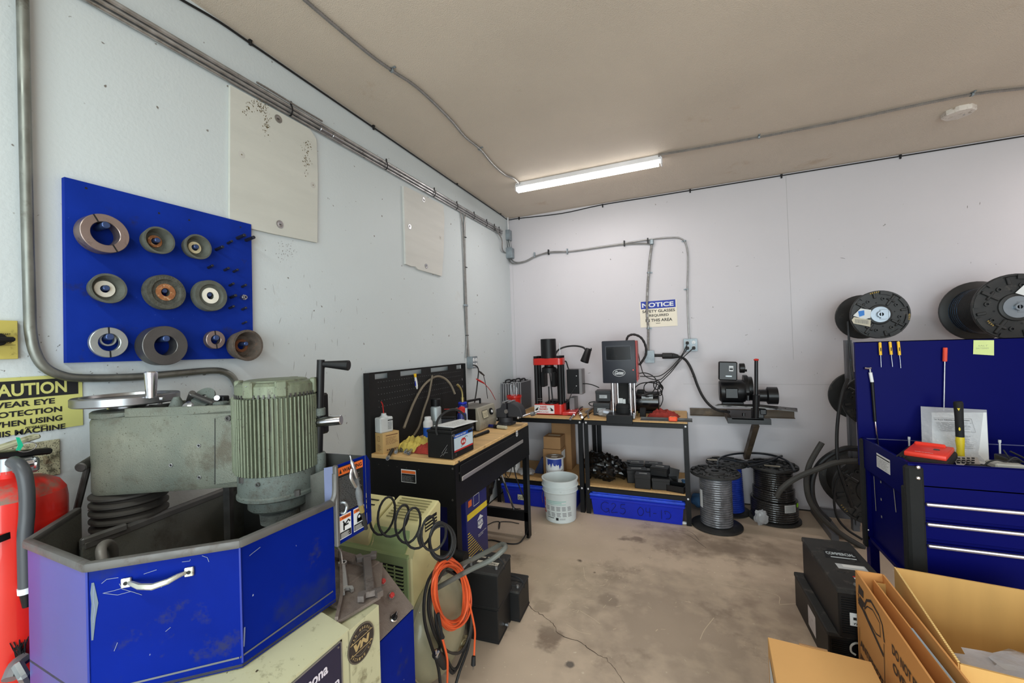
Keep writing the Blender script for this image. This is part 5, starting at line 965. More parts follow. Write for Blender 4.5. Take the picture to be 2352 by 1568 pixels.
T = thing('squeeze_bottle', 'white plastic bottle with red spout tube on the workbench carton', 'bottle', (.09, -2.25, bz+hb)); o_ = V((.10, -2.265, bz+hb))
b = B(mat('bottle_milky', (214, 220, 222), .4, trans=.15)); Mq = fr(o_, x=u2, y=-u1); b.prism([(p[0], p[1]) for p in [(o_.x+u2.x*i*.045+u1.x*j*.03, o_.y+u2.y*i*.045+u1.y*j*.03) for i, j in ((-1, -1), (1, -1), (1, 1), (-1, 1))]], .09, z0=o_.z, bev=.006); b.lathe([(.03, .088), (.016, .1), (.014, .112), (0, .112)], M4.Translation(o_), 16); part(T, 'bottle_body', b)
b = B(inkr); b.tube([o_+V((0, 0, .108)), o_+V((0, -.004, .14)), o_+V((.006, -.014, .165)), o_+V((.006, -.026, .185))], .003, 7, n=4); part(T, 'spout', b)
b = B(ink); Mq = fr(o_+u2*-.045-u1*.0305, x=u2, y=zl); b.rows(.05, .02, .035, .045, 6, Mq, .0008, .3); b.rect(.05, .068, .036, .006, Mq, .0008); part(T, 'printing', b)
# yellow towel, red rag
def cloth(name, label, c, sx, sy, h, m, seed=1, cat='cloth', n=26, rot=0, sharp=1.):
    from mathutils import noise
    b = B(m); c = V(c); M = rz(rot, c)
    def f(u, v):
        x = (u-.5)*2; y = (v-.5)*2; r = (abs(x)**2.6+abs(y)**2.6)**(1/2.6); k = max(0, 1-r**3.0)
        nn = noise.noise(V((u*5, v*5, seed)))*.5+noise.noise(V((u*11, v*11, seed+3)))*.3+abs(noise.noise(V((u*7, v*3, seed+7))))*.8*sharp
        w = 1+.12*noise.noise(V((u*3, v*3, seed+9)))
        return (x*sx/2*w, y*sy/2*w, .002+h*(k**.6)*(.55+.6*nn)+.004*abs(nn))
    b.sheet(f, n, n, M=M); o = solo(name, b, label, cat); return o
cloth('towel', 'crumpled yellow towel heaped on the workbench', (.22, -2.13, bz), .20, .22, .075, mat('towel_yellow', (204, 184, 92), .95, var=.2, vs=20, bump=.6, bs=300), 3, 'towel', 34)
cloth('rag', 'crumpled red shop rag on the workbench behind the car battery', (.36, -2.19, bz), .16, .13, .055, mat('rag_red', (172, 62, 52), .95, var=.2, vs=20, bump=.4, bs=300), 5, 'rag', 30)
for k, (x0, y0, x1, y1, lab, m_) in enumerate(((890, 1053, 906, 1024, 'long', steel), (909, 1038, 917, 1022, 'left short', steel), (921, 1034, 928, 1020, 'dark', darksteel), (931, 1038, 941, 1024, 'middle', steel), (938, 1041, 952, 1026, 'right', steel))):
    a = wZ(x0, y0, bz+.012); c = wZ(x1, y1, bz+.012); T = thing('hose_fitting', '%s crimp hose fitting lying by the red rag on the workbench' % {'long': 'longest silver', 'left short': 'short silver left-hand', 'dark': 'dark black', 'middle': 'slim silver middle', 'right': 'bright silver right-hand'}[lab], 'fitting', a, 0, 'hose fittings by the red rag')
    u = (c-a).normalized(); L = (c-a).length; b = B(m_); Mf = fr(a, z=u); b.lathe([(.006, 0), (.010, 0), (.010, .018), (.006, .018)], Mf, 12, close=True); part(T, 'collar', b); b = B(m_); b.lathe([(.005, .018), (.0115, .018), (.0115, .034), (.005, .034)], Mf, 6, close=True); part(T, 'hex', b); b = B(rubber if k == 0 else m_); b.lathe([(0, .034), (.0095, .034), (.0095, max(L, .06)), (0, max(L, .06))], Mf, 12); part(T, 'shank', b)
# battery with label on the bench
bw, bd, bh = .165, .235, .175
c1 = wZ(1033, 1060, bz); ua = V((-.97, .05, 0)).normalized(); ub = V((.02, 1, 0)).normalized(); c1 = V((.595, -2.31, bz))
T = thing('car_battery', 'black car battery with club label and carry strap on the workbench', 'battery', c1)
PT = lambda a, d: (c1.x+ua.x*a+ub.x*d, c1.y+ua.y*a+ub.y*d)
b = B(bcase); b.prism([PT(0, 0), PT(bw, 0), PT(bw, bd), PT(0, bd)], bh*.8, z0=bz, bev=.004); part(T, 'case', b)
b = B(bcase); b.prism([PT(-.003, -.003), PT(bw+.003, -.003), PT(bw+.003, bd+.003), PT(-.003, bd+.003)], .016, z0=bz+bh*.8, bev=.003); b.prism([PT(.012, .012), PT(bw-.012, .012), PT(bw-.012, bd-.012), PT(.012, bd-.012)], .014, z0=bz+bh*.8+.014, bev=.004); part(T, 'lid', b)
Mf = fr((c1.x, c1.y, bz), x=ub, y=zl); 
if Mf.col[2].x < 0: print('flip')
b = B(mat('label_blue', (24, 86, 190), .5)); b.rect(.018, .035, .205, .095, Mf, .0012); b.mt(mat('label_sky', (196, 214, 226), .5)); b.rect(.018, .044, .205, .066, Mf, .0016); b.mt(inkr); b.rect(.018, .035, .205, .009, Mf, .0018); b.lathe([(0, .0022), (.024, .0022)], Mf@M4.Translation((.115, .077, 0))@M4.Diagonal((1.2, .85, 1, 1)), 24)
b.mt(white); b.text('AAA', .094, .068, .042, .018, Mf, .0026, .05); b.text('PREMIUM BATTERY', .028, .115, .12, .009, Mf, .0022, .03); b.mt(ink); b.rect(.17, .113, .05, .014, Mf, .002); b.tube([Mf@V(p) for p in ((.09, .052, .002), (.105, .058, .002), (.125, .092, .002), (.15, .1, .002), (.165, .094, .002))], .0012, 5, n=4); part(T, 'label', b)
b = B(rubber); b.tube([(*PT(bw*.55, -.004), bz+bh*.74), (*PT(bw*.62, .0), bz+bh*.9), (*PT(bw*.64, .03), bz+bh*1.22), (*PT(bw*.5, .09), bz+bh*1.42), (*PT(bw*.4, .16), bz+bh*1.4), (*PT(bw*.3, .22), bz+bh*1.15), (*PT(bw*.3, bd), bz+bh*.8)], .0065, 8, n=5); part(T, 'carry_strap', b)
b = B(steel); b.cyl(Mf@V((.012, .13, -.002)), Mf@V((.012, .13, .006)), .010, seg=14); b.cyl(Mf@V((.222, .132, -.002)), Mf@V((.222, .132, .006)), .010, seg=14); part(T, 'side_terminal', b)
b = B(mat('scuff_white', (150, 150, 150), .7)); Mg2 = fr((c1.x, c1.y, bz), x=-ua, y=zl)
for x0, y0, x1, y1 in ((-.07, .03, -.03, .08), (-.06, .02, -.035, .06), (-.05, .035, -.03, .038), (-.08, .012, -.06, .03)): b.ribbon([Mg2@V((x0, y0, .001)), Mg2@V((x1, y1, .001))], .0015, Mg2.to_3x3()@V((0, 0, 1)))
part(T, 'scratches', b, kind='stuff')
b = B(paper)
pz = bz+bh*.8+.03; b.prism([PT(.0, .02), PT(.14, .03), PT(.10, .25), PT(-.035, .23)], .003, z0=pz); b.mt(inkg); Mpp = fr((c1.x, c1.y, pz+.0035), x=ub, z=zl); b.rows(.04, .01, .16, .07, 6, Mpp, .0002, .15); solo('paper_sheets', b, 'white paper sheets lying on top of the bench battery', 'paper')
# aerosols, torch
def can(name, label, p, r, h, body, cap, caph=.03, capr=.8, cat='can', dome=None):
    T = thing(name, label, cat, p); b = B(body); b.lathe([(0, 0), (r, 0), (r, h), (r*.9, h+.006), (r*.72, h+.014), (0, h+.014)], M4.Translation(p), 24); part(T, 'can_body', b)
    b = B(cap); b.lathe([(0, h+.012), (r*capr, h+.012), (r*capr, h+.012+caph-.004), (r*capr*.9, h+.012+caph), (0, h+.012+caph)], M4.Translation(p), 20); part(T, 'cap', b); return T
pw = wZ(1068, 995, bz); pw = V((.43, -1.91, bz)); wdb = mat('can_navy', (22, 34, 112), .3, .2, coat=.3)
T = can('spray_can', 'blue and yellow lubricant spray can behind the bench battery', pw, .030, .175, wdb, inkr, .028, .75)
Mw = fr(pw, x=(.92, .386, 0), y=zl); b = B(mat('label_yellow', (250, 218, 40), .4)); 
def curved(b, M, r, a0, a1, z0, z1, m, off=.0006, n=8): b.mt(m); b.lathe([(r+off, z0), (r+off, z1)], M, n, a0, a1)
Mc = M4.Translation(pw)@M4.Rotation(math.atan2(-.9225, .386)-0, 4, 'Z'); b = B(mat('label_yellow', (250, 218, 40), .4)); curved(b, Mc, .030, -.75, .75, .085, .135, b.mats[0])
b.mt(wdb); Mtx = fr(pw+V((.386, -.9225, 0))*.0312, x=(.9225, .386, 0), y=zl); b.text('WD-40', -.018, .098, .036, .022, Mtx, .001, .05); b.mt(inkr); curved(b, Mc, .030, -.9, .9, .066, .078, inkr); part(T, 'label', b)
b = B(inkr); sa = wY(1018, 928, pw.y-.01); b.cyl(V((pw.x+.01, pw.y, pw.z+.213)), V((pw.x-.10, pw.y-.05, pw.z+.213)), .0018, seg=6); b.sph((pw.x+.004, pw.y-.005, pw.z+.213), .02, (1.2, .8, .75), 14); part(T, 'straw_nozzle', b)
pt_ = V((.375, -1.80, bz)); T = can('torch_cylinder', 'blue propane torch cylinder with brass burner tube on the bench', pt_, .033, .215, wdb, blue, .012, .9, 'torch')
b = B(mat('brass', (164, 150, 96), .35, .8)); b.cyl(pt_+zl*.235, pt_+zl*.27, .011, seg=12); b.tube([pt_+zl*.26, pt_+zl*.30, pt_+V((-.008, -.01, .335)), pt_+V((-.02, -.03, .36))], [.006, .006, .007, .008], 8, n=3); part(T, 'burner', b)
b = B(mat('label_sky', (196, 214, 226), .5)); curved(b, M4.Translation(pt_)@M4.Rotation(-1.17, 4, 'Z'), .033, -.1, 1.2, .12, .2, b.mats[0]); part(T, 'label', b)
pc_ = V((.20, -1.86, bz)); T = can('spray_can', 'tall silver-grey spray can with black cap near the pegboard', pc_, .036, .205, mat('can_silver', (168, 178, 182), .4, .4), black, .05, .92); b = B(ink); curved(b, M4.Translation(pc_)@M4.Rotation(-1.17, 4, 'Z'), .036, -.5, .5, .04, .12, mat('label_grey', (120, 130, 136), .5)); part(T, 'label', b)
pn_ = V((.25, -2.03, bz)); T = can('spray_can', 'short white and blue spray can left of the torch cylinder', pn_, .030, .14, white, white, .022, .7); b = B(wdb); curved(b, M4.Translation(pn_)@M4.Rotation(-1.17, 4, 'Z'), .030, -1.3, 1.3, .05, .11, mat('label_blue', (24, 86, 190), .5)); part(T, 'label', b)
T = thing('plastic_case', 'small smoky grey plastic case standing on the bench behind the battery', 'case', (.34, -1.93, bz)); b = B(mat('smoky_plastic', (60, 64, 72), .3, var=.05)); b.box((.34, -1.925, bz+.075), (.085, .05, .15), bev=.004, rot=(0, 0, .2)); part(T, 'case_body', b); b = B(black); b.box((.34, -1.925, bz+.154), (.088, .053, .01), bev=.002, rot=(0, 0, .2)); part(T, 'lid', b)
# battery charger
T = thing('battery_charger', 'old grey and black battery charger with handle on the workbench', 'charger', (.27, -1.42, bz)); ch = mat('charger_beige', (150, 146, 132), .5, var=.08, dirt=((110, 104, 90), .3, 10))
x0, x1, y0, y1, hc = .20, .395, -1.60, -1.33, .165
b = B(black); b.bb((x0, y0, bz+.006), (x1-.03, y1, bz+hc), bev=.003); part(T, 'housing', b); b = B(mat('charger_top', (108, 104, 98), .5)); b.bb((x0-.003, y0-.003, bz+hc-.006), (x1-.02, y1+.003, bz+hc), bev=.002); part(T, 'top_cover', b)
b = B(ch); b.prism([(x1-.03, 0), (x1+.0, 0), (x1+.012, .055), (x1-.012, .16), (x1-.03, .163)], y1-y0+.01, fr((0, y1+.005, bz+.004), x=(1, 0, 0), y=(0, 0, 1)), bev=.003); part(T, 'front_panel', b)
fn = V((.975, 0, .22)).normalized(); b = B(mat('meter_face', (180, 174, 150), .5)); Mf2 = fr((x1+.001, y0+.04, bz+.115), x=(0, 1, 0), z=fn); b.rect(0, -.035, .09, .06, Mf2, .004); b.mt(ink); b.frame(0, -.035, .09, .06, .003, Mf2, .0045); b.rows(.01, -.02, .07, .03, 3, Mf2, .0045, .2); part(T, 'meter', b)
b = B(black); b.cyl(Mf2@V((.14, 0, .002)), Mf2@V((.14, 0, .012)), .025, seg=20); b.mt(white); b.cyl(Mf2@V((.14, 0, .012)), Mf2@V((.14, 0, .016)), .011, seg=14); part(T, 'dial_knob', b)
b = B(black); b.tube([(x0+.08, y0+.03, bz+hc), (x0+.08, y0+.03, bz+hc+.045), (x0+.08, y1-.03, bz+hc+.035), (x0+.08, y1-.03, bz+hc)], .009, 6); part(T, 'handle', b)
T = thing('charger_leads', 'black and red charger leads with clamps hanging from the outlet', 'cables', wX(1095, 860, .1))
b = B(rubber); b.tube([wX(x, y, c) for x, y, c in ((1086, 838, .07), (1094, 840, .09), (1099, 850, .10), (1097, 875, .10), (1094, 900, .12), (1090, 925, .15))], .0055, 7, n=5); part(T, 'lead', b)
b = B(rubber); b.tube([wX(x, y, .12) for x, y in ((1110, 860), (1116, 885), (1120, 915))], .003, 6, n=4); part(T, 'lead', b)
b = B(inkr); b.tube([wX(x, y, .14) for x, y in ((1110, 878), (1126, 896), (1138, 918))], .0028, 6, n=4); part(T, 'lead', b)
for (x0_, y0_, x1_, y1_), m_ in (((1099, 851, 1112, 862), rubber2), ((1094, 870, 1112, 880), inkr)):
    b = B(m_); a = wX(x0_, y0_, .12); c = wX(x1_, y1_, .13); b.tube([a, a.lerp(c, .4), c], [.004, .009, .006], 8); part(T, 'clamp', b)
# hand tools on the bench
T = thing('screwdriver', 'blue and black handled screwdriver with clear grip near the vise', 'screwdriver', (.45, -1.4, bz)); a = wZ(1095, 974, bz+.014); c = wZ(1164, 982, bz+.014)
b = B(wdb); b.cyl(a.lerp(c, .3), a.lerp(c, .62), .011, .013, seg=10); part(T, 'handle', b); b = B(black); b.cyl(a.lerp(c, .6), a.lerp(c, .7), .015, seg=12); part(T, 'collar', b); b = B(mat('clear_grip', (176, 172, 150), .2)); b.cyl(a.lerp(c, .7), c, .013, seg=8, bev=.003); part(T, 'grip', b); b = B(darksteel); b.cyl(a, a.lerp(c, .3), .004, seg=8); part(T, 'blade', b)
T = thing('file', 'dark flat file with rounded black handle lying on the workbench', 'file', (.45, -1.7, bz)); a = wZ(1084, 1004, bz+.010); c = wZ(1122, 990, bz+.012)
b = B(black); b.cyl(a.lerp(c, .15), c, .009, .012, seg=12, bev=.003); part(T, 'handle', b); b = B(darksteel); b.box((0, 0, 0), (.03, .016, .006), fr(a, x=(c-a), z=zl)); part(T, 'blade', b)
# bench vise
vm = mat('vise_black', (52, 52, 56), .55, .2, var=.1, vs=12); VT = T = thing('bench_vise', 'dark cast bench vise bolted at the far end of the workbench', 'vise', (.53, -1.29, bz)); vx, vy = .515, -1.285
b = B(vm); b.lathe([(0, 0), (.056, 0), (.056, .014), (.048, .02), (.046, .05), (0, .05)], M4.Translation((vx-.01, vy, bz)), 24)
for a in (.6, 2.5, 4.2, 5.6): b.box((vx-.01+.05*cos(a), vy+.05*sin(a), bz+.008), (.035, .035, .016), bev=.006)
part(T, 'swivel_base', b)
Mv = fr((vx, vy+.045, bz), x=(1, 0, 0), y=(0, 0, 1)); b = B(vm); b.prism([(-.06, .05), (-.06, .108), (-.025, .112), (-.012, .15), (.012, .15), (.012, .05)], .09, Mv, bev=.004); part(T, 'fixed_jaw', b)
b = B(vm); b.prism([(.022, .055), (.022, .15), (.045, .152), (.075, .145), (.105, .125), (.12, .095), (.125, .055)], .085, Mv@M4.Translation((0, 0, .003)), bev=.006); b.box((vx+.02, vy, bz+.075), (.1, .045, .04), bev=.006); part(T, 'moving_jaw', b)
b = B(steel); b.box((vx+.0, vy, bz+.153), (.02, .10, .01)); b.box((vx+.036, vy, bz+.155), (.02, .095, .008)); b.cyl((vx+.017, vy-.055, bz+.095), (vx+.017, vy-.03, bz+.095), .014, seg=12); part(T, 'jaw_plate', b)
b = B(steel); b.cyl((vx+.10, vy-.05, bz+.055), (vx+.20, vy+.08, bz+.085), .006, seg=10); b.sph((vx+.10, vy-.05, bz+.055), .009); b.cyl((vx+.165, vy+.02, bz+.07), (vx+.19, vy+.02, bz+.075), .014, seg=12); part(T, 'clamp_bar', b)
VT.scale = (1.15, 1.15, 1.15); VT.location.x -= .03; VT.location.y -= .02
# under the bench
nav = mat('case_navy', (30, 34, 104), .4, var=.06); T = thing('tool_case', 'navy and yellow parts-store metal case under the workbench', 'case', (.4, -1.9, 0))
f0 = wX(1068, 1262, .56); 
def uX(x, y): return wX(x, y, .56)
y0, y1 = uX(1072, 1200).y, uX(1120, 1200).y; z0 = max(.0, uX(1090, 1250).z); z1 = uX(1072, 1118).z
y0, y1, z0, z1 = y0, y1, .15, z1
b = B(nav); b.bb((.36, y0, z0), (.56, y1, z1), bev=.004); part(T, 'case_body', b)
Mk = fr((.5605, y0, z0), z=(1, 0, 0), x=(0, 1, 0)); w_ = y1-y0; h_ = z1-z0; ylw = mat('case_yellow', (232, 204, 50), .45)
b = B(ylw); b.rect(.005, h_*.62, w_-.01, h_*.07, Mk, .001); b.rect(.005, h_*.9, w_-.01, .008, Mk, .001)
for k in range(16): 
    zz_ = h_*(.02+k*.03); ww = w_*(.92-.055*k); b.rect(.006, zz_, max(.01, ww), h_*.011, Mk, .001)
logo(b, Mk@M4.Translation((w_*.62, h_*.5, 0)), .045, white, nav); b.mt(white); b.frame(w_*.32, h_*.73, w_*.28, h_*.12, .003, Mk, .001); b.text('MASTERING THE', w_*.5, h_*.36, w_*.4, .006, Mk, .001); b.text('WELDER', w_*.5, h_*.34, w_*.25, .006, Mk, .001); b.mt(og); b.rect(w_*.08, h_*.76, w_*.16, h_*.07, Mk, .001); part(T, 'printing', b)
b = B(mat('brass', (164, 150, 96), .35, .8)); b.tube([(.46, y0+.06, z1), (.46, y0+.08, z1+.02), (.46, y1-.08, z1+.02), (.46, y1-.06, z1)], .006, 8, n=3); part(T, 'handle', b)
T = thing('milk_crate', 'low black stand holding the navy case under the bench', 'stand', (.4, -1.9, 0)); b = B(black); b.bb((.30, y0-.02, 0), (.565, y1+.02, .146), bev=.006); part(T, 'stand_body', b)
T = thing('plastic_tub', 'white plastic tub with ribbed rim beside the bench leg', 'tub', (.55, -2.22, 0)); b = B(white); p = wZ(1052, 1300, .2); b.box((.555, -2.185, .125), (.25, .15, .25), bev=.02, seg=2); part(T, 'tub_body', b); b = B(white); b.box((.555, -2.185, .25), (.27, .16, .03), bev=.008); b.box((.555, -2.185, .268), (.26, .16, .012), bev=.004); part(T, 'lid', b)
T = thing('gas_bottle', 'dark cylinder standing in the shade under the workbench', 'cylinder', (.25, -1.5, 0)); b = B(blackm); b.lathe([(0, 0), (.10, 0), (.11, .01), (.11, .42), (.09, .47), (.04, .5), (.03, .54), (0, .54)], M4.Translation((.22, -1.62, 0)), 28); part(T, 'cylinder_body', b)
T = thing('trash_bag', 'black plastic bag hanging under the far end of the bench', 'bag', (.3, -1.36, .25)); from mathutils import noise as NZ
def lump(b, c, s, seed, amp=.18, seg=28, pw=1.0, fr_=2.2):
    vs = []; fs = []; n = seg; c = V(c)
    for j in range(n//2+1):
        th_ = pi*j/(n//2)
        for i in range(n):
            ph = 2*pi*i/n; d = V((sin(th_)*cos(ph), sin(th_)*sin(ph), cos(th_))); r = 1+amp*NZ.noise(d*fr_+V((seed, 0, 0)))+amp*.7*abs(NZ.noise(d*fr_*2.6+V((0, seed, 0))))*2-amp*.5
            vs.append(c+V((d.x*s[0]*r, d.y*s[1]*r, d.z*s[2]*r)))
    for j in range(n//2):
        for i in range(n): fs.append((j*n+i, j*n+(i+1) % n, (j+1)*n+(i+1) % n, (j+1)*n+i))
    b.raw(vs, fs); return b
bagm = mat('bag_plastic', (12, 12, 13), .25, var=.1, bump=.2, bs=18)
b = B(bagm); lump(b, (.25, -1.36, .45), (.12, .10, .20), 4); part(T, 'bag_body', b)
T = thing('breaker_bar', 'silver tube leaning under the bench against the lower brace', 'bar', (.5, -1.25, .2)); a = wY(1146, 1072, -1.25); c = wY(1180, 1168, -1.20); b = B(steel); b.cyl(a, c, .009, seg=10); part(T, 'tube', b)
T = thing('clamp_tool', 'small clamp with red jaws hanging under the workbench edge', 'clamp', wX(1165, 1075, .6)); b = B(inkr); b.box(wY(1157, 1082, -1.3), (.02, .02, .03), bev=.005); part(T, 'jaw', b); b = B(steel); b.cyl(wY(1160, 1079, -1.3), wY(1178, 1066, -1.28), .004, seg=8); part(T, 'rod', b)
T = thing('electric_cable', 'black cord trailing around the far bench leg onto the floor', 'cord', (.62, -1.2, 0))
cd1 = [wY(1178, 1055, -1.22), wY(1184, 1090, -1.20), wY(1194, 1120, -1.18), wY(1210, 1158, -1.17), wY(1218, 1180, -1.18), wY(1214, 1210, -1.2), wZ(1203, 1235, .02), wZ(1188, 1248, .006), wZ(1160, 1247, .006), wZ(1130, 1240, .006), wZ(1105, 1242, .006)]
part(T, 'cord_run', B(rubber).tube(cd1, .005, 6, n=6)); part(T, 'cord_run', B(rubber).tube([wY(x, y, -1.3) for x, y in ((1163, 1072), (1160, 1110), (1172, 1140), (1180, 1165), (1196, 1168))], .0035, 6, n=5)); part(T, 'cord_run', B(rubber).tube([wY(x, y, -1.25) for x, y in ((1176, 1060), (1174, 1080), (1168, 1096), (1160, 1086))], .0035, 6, n=5))
part(T, 'cord_run', B(rubber).tube([wZ(x, y, .006) for x, y in ((1118, 1206), (1135, 1198), (1148, 1199), (1146, 1215), (1148, 1199), (1170, 1198), (1192, 1202))], .0035, 6, n=5))
# ================================================================== shelf benches along the back wall
bolt_ = mat('bolt_white', (206, 206, 208), .4, .3)
def shelf_unit(label, x0, x1, y0, y1):
    T = thing('shelf_bench', label, 'shelf', ((x0+x1)/2, (y0+y1)/2, 0)); zt, zl_ = .835, .25
    for z in (zt, zl_): b = B(mdf); b.bb((x0+.002, y0+.004, z-.014), (x1-.002, y1, z), bev=.001); part(T, 'shelf_board', b)
    for z in (zt, zl_):
        for y, nm in ((y0, 1), (y1-.004, 1)): b = B(black); b.bb((x0, y, z-.052), (x1, y+.004, z-.012)); b.bb((x0, min(y, y1-.03), z-.017), (x1, min(y, y1-.03)+.03, z-.0145)); part(T, 'beam', b)
        for x in (x0, x1-.004): b = B(black); b.bb((x, y0, z-.052), (x+.004, y1, z-.012)); part(T, 'beam', b)
    for sx, x in ((1, x0), (-1, x1)):
        for sy, y in ((1, y0), (-1, y1)): b = B(black); b.bb((x, y-.002*sy, 0), (x+sx*.036, y+.002*sy, zt-.013)); b.bb((x-.002*sx, y-.002*sy, 0), (x+sx*.002, y+sy*.036, zt-.013)); part(T, 'leg', b)
    for x in (x0+.018, x1-.018):
        for z in (zt-.034, zl_-.034): b = B(bolt_); b.lathe([(.0, 0), (.009, 0), (.007, .004), (0, .0055)], fr((x, y0-.002, z), z=(0, -1, 0)), 12); part(T, 'bolt', b)
    return T
SB2 = shelf_unit('right black-framed shelf bench under the computer-headed hose crimper', .925, 1.775, -.622, -.025)
SB1 = shelf_unit('left black-framed shelf bench under the red hose crimper', .055, .905, -.622, -.025)
ST, SL = .8355, .2505
# silver cases
alu = mat('case_alu', (196, 196, 200), .35, .6); cdk = mat('case_panel', (74, 76, 80), .6, var=.08)
for k in range(4):
    xx = .034+k*.056; T = thing('aluminium_case', ['leftmost silver-edged case in the corner of the left shelf bench', 'second silver-edged case from the corner on the left shelf bench', 'third silver-edged case from the corner on the left shelf bench', 'rightmost silver-edged case with grey side on the left shelf bench'][k], 'case', (xx, -.22, ST), 0, 'aluminium cases in the corner')
    y0, y1, z1 = -.36, -.05, ST+.285+(.012*(k > 1)); x0, x1 = xx-.026, xx+.026
    b = B(cdk); b.bb((x0+.003, y0+.004, ST+.004), (x1-.003, y1-.004, z1-.004)); part(T, 'panel', b)
    b = B(alu)
    for x in (x0, x1-.006):
        for y in (y0, y1-.006): b.bb((x, y, ST), (x+.006, y+.006, z1))
        for z in (ST, z1-.006): b.bb((x, y0, z), (x+.006, y1, z+.006))
    for y in (y0, y1-.006):
        for z in (ST, z1-.006): b.bb((x0, y, z), (x1, y+.006, z+.006))
    b.bb((xx-.004, y0-.001, ST), (xx+.004, y0+.003, z1)); part(T, 'edge_frame', b)
    b = B(black); b.tube([(xx, -.30, z1), (xx, -.28, z1+.022), (xx, -.18, z1+.022), (xx, -.16, z1)], .008, 8, n=3); b.box((xx, -.33, z1+.002), (.02, .03, .008)); b.box((xx, -.12, z1+.002), (.02, .03, .008)); part(T, 'handle', b)
T = thing('plastic_bucket', 'red plastic cup holding wire tools on the left shelf bench', 'bucket', (.20, -.50, ST)); p = V((.19, -.45, ST))
b = B(red); b.lathe([(0, 0), (.052, 0), (.068, .15), (.076, .155), (.076, .175), (.069, .175), (.05, .006), (0, .006)], M4.Translation(p), 28); part(T, 'bucket_body', b)
b = B(steel)
for k in range(5): a = k*1.3; b.tube([p+V((.02*cos(a), .02*sin(a), .05)), p+V((.035*cos(a), .035*sin(a), .24+.008*k)), p+V((.015*cos(a), .02*sin(a), .26+.008*k))], .0022, 5, n=2)
part(T, 'wire_tools', b, kind='stuff')
clear = mat('clear_wrap', (206, 208, 212), .18, alpha=.55, var=.1, bump=.8, bs=40, spec=.8)
b = B(clear); lump(b, (.47, -.28, ST+.045), (.09, .08, .055), 3, .25, 20); solo('plastic_bag', b, 'crumpled clear plastic bag between the red cup and the red crimper', 'bag')
# red hose crimper
RC = thing('hose_crimper', 'red and black manual hose crimper with hand hazard sticker', 'crimper', (.58, -.42, ST))
y_ = -.45; Lx = .408; Rx = .655
def cw(x, y, yy=y_): return wY(x, y, yy)
zb0 = cw(1228, 948).z; zb1 = cw(1228, 926).z; zt0_, zt1_ = cw(1228, 838).z, cw(1228, 823).z; cx = (cw(1225, 830).x+cw(1293, 830).x)/2; hw = (cw(1293, 830).x-cw(1225, 830).x)/2
def rplate(z0, z1, m, nm, hw_=hw, hd=.07):
    b = B(m); r = .04; pl_ = []
    for sx, sy, a0 in ((1, 1, 0), (-1, 1, 90), (-1, -1, 180), (1, -1, 270)):
        for k in range(5): a = rad(a0+k*22.5); pl_.append((cx+sx*(hw_-r)+r*cos(a), y_+.03+sy*(hd-r)+r*sin(a)))
    b.prism(pl_, z1-z0, z0=z0, bev=.003); return part(RC, nm, b)
rplate(zb0, zb1, red, 'base_plate'); rplate(zt0_, zt1_, red, 'top_plate')
for s in (-1, 1):
    for d in (-.015, .075):
        b = B(black); b.cyl((cx+s*(hw-.032), y_+d, zb1), (cx+s*(hw-.032), y_+d, zt0_), .021, seg=20); part(RC, 'pillar', b)
        b = B(black); b.cyl((cx+s*(hw-.032), y_+d, zt1_), (cx+s*(hw-.032), y_+d, zt1_+.022), .026, seg=6, bev=.002); part(RC, 'pillar_nut', b)
        b = B(black); b.cyl((cx+s*(hw-.032), y_+d, ST+.008), (cx+s*(hw-.032), y_+d, zb0), .024, seg=14); part(RC, 'foot', b)
zc1 = cw(1257, 778).z; rc = (cw(1275, 800).x-cw(1241, 800).x)/2; b = B(black); b.lathe([(0, zt1_), (rc, zt1_), (rc, zc1-.004), (rc-.004, zc1), (0, zc1)], M4.Translation((cx, y_+.03, 0)), 32); part(RC, 'cylinder', b)
zh0, zh1 = cw(1257, 888).z, cw(1257, 842).z; b = B(black); b.lathe([(0, zt0_), (rc*.6, zt0_), (rc*.62, zh1), (rc*.95, zh1-.012), (rc*.98, zh1-.06), (0, zh1-.06)], M4.Translation((cx, y_+.03, 0)), 28); part(RC, 'ram', b)
for s in (-1, 1): b = B(black); b.box((cx+s*rc*.72, y_+.03, (zh0+zh1-.05)/2), (rc*.5, rc*1.5, zh1-.05-zh0), bev=.006); part(RC, 'die_finger', b)
b = B(black); b.cyl((cx-.01, y_+.03, zb1), (cx-.01, y_+.03, zh0), .007, seg=8); b.cyl((cx+.02, y_+.05, zb1), (cx-.0, y_+.05, zh1-.06), .007, seg=8); b.ring(.06, .045, .012, M4.Translation((cx+.01, y_+.03, zb1)), 24); part(RC, 'die_ring', b)
b = B(steel); b.cyl((cx+hw-.045, y_+.06, zt1_), (cx+hw-.045, y_+.06, cw(1280, 788).z), .004, seg=8)
b.tube([(cx-hw+.02, y_-.03, zb1+.035), (cx-hw+.09, y_-.035, zb1+.033)], .002, 5); b.tube([(cx-hw+.02, y_-.03, zb1+.05), (cx-hw+.09, y_-.035, zb1+.052)], .002, 5); part(RC, 'guide_rod', b)
Ms = fr((cx, y_+.03-.0705, (zb0+zb1)/2), z=(0, -1, 0), x=(1, 0, 0)); lx0 = cw(1231, 940).x-cx; lx1 = cw(1276, 940).x-cx; hh_ = (zb1-zb0)
b = B(white); b.rect(lx0, -hh_*.5, lx1-lx0, hh_*.92, Ms, .0008); b.mt(inkr); w2 = lx1-lx0; b.text('HAND', lx0+w2*.3, hh_*.14, w2*.34, hh_*.2, Ms, .0012, .04); b.text('HAZARD!', lx0+w2*.25, -hh_*.1, w2*.42, hh_*.2, Ms, .0012, .04); b.text('Watch your fingers', lx0+w2*.22, -hh_*.36, w2*.5, hh_*.14, Ms, .0012, .02)
b.mt(ink)
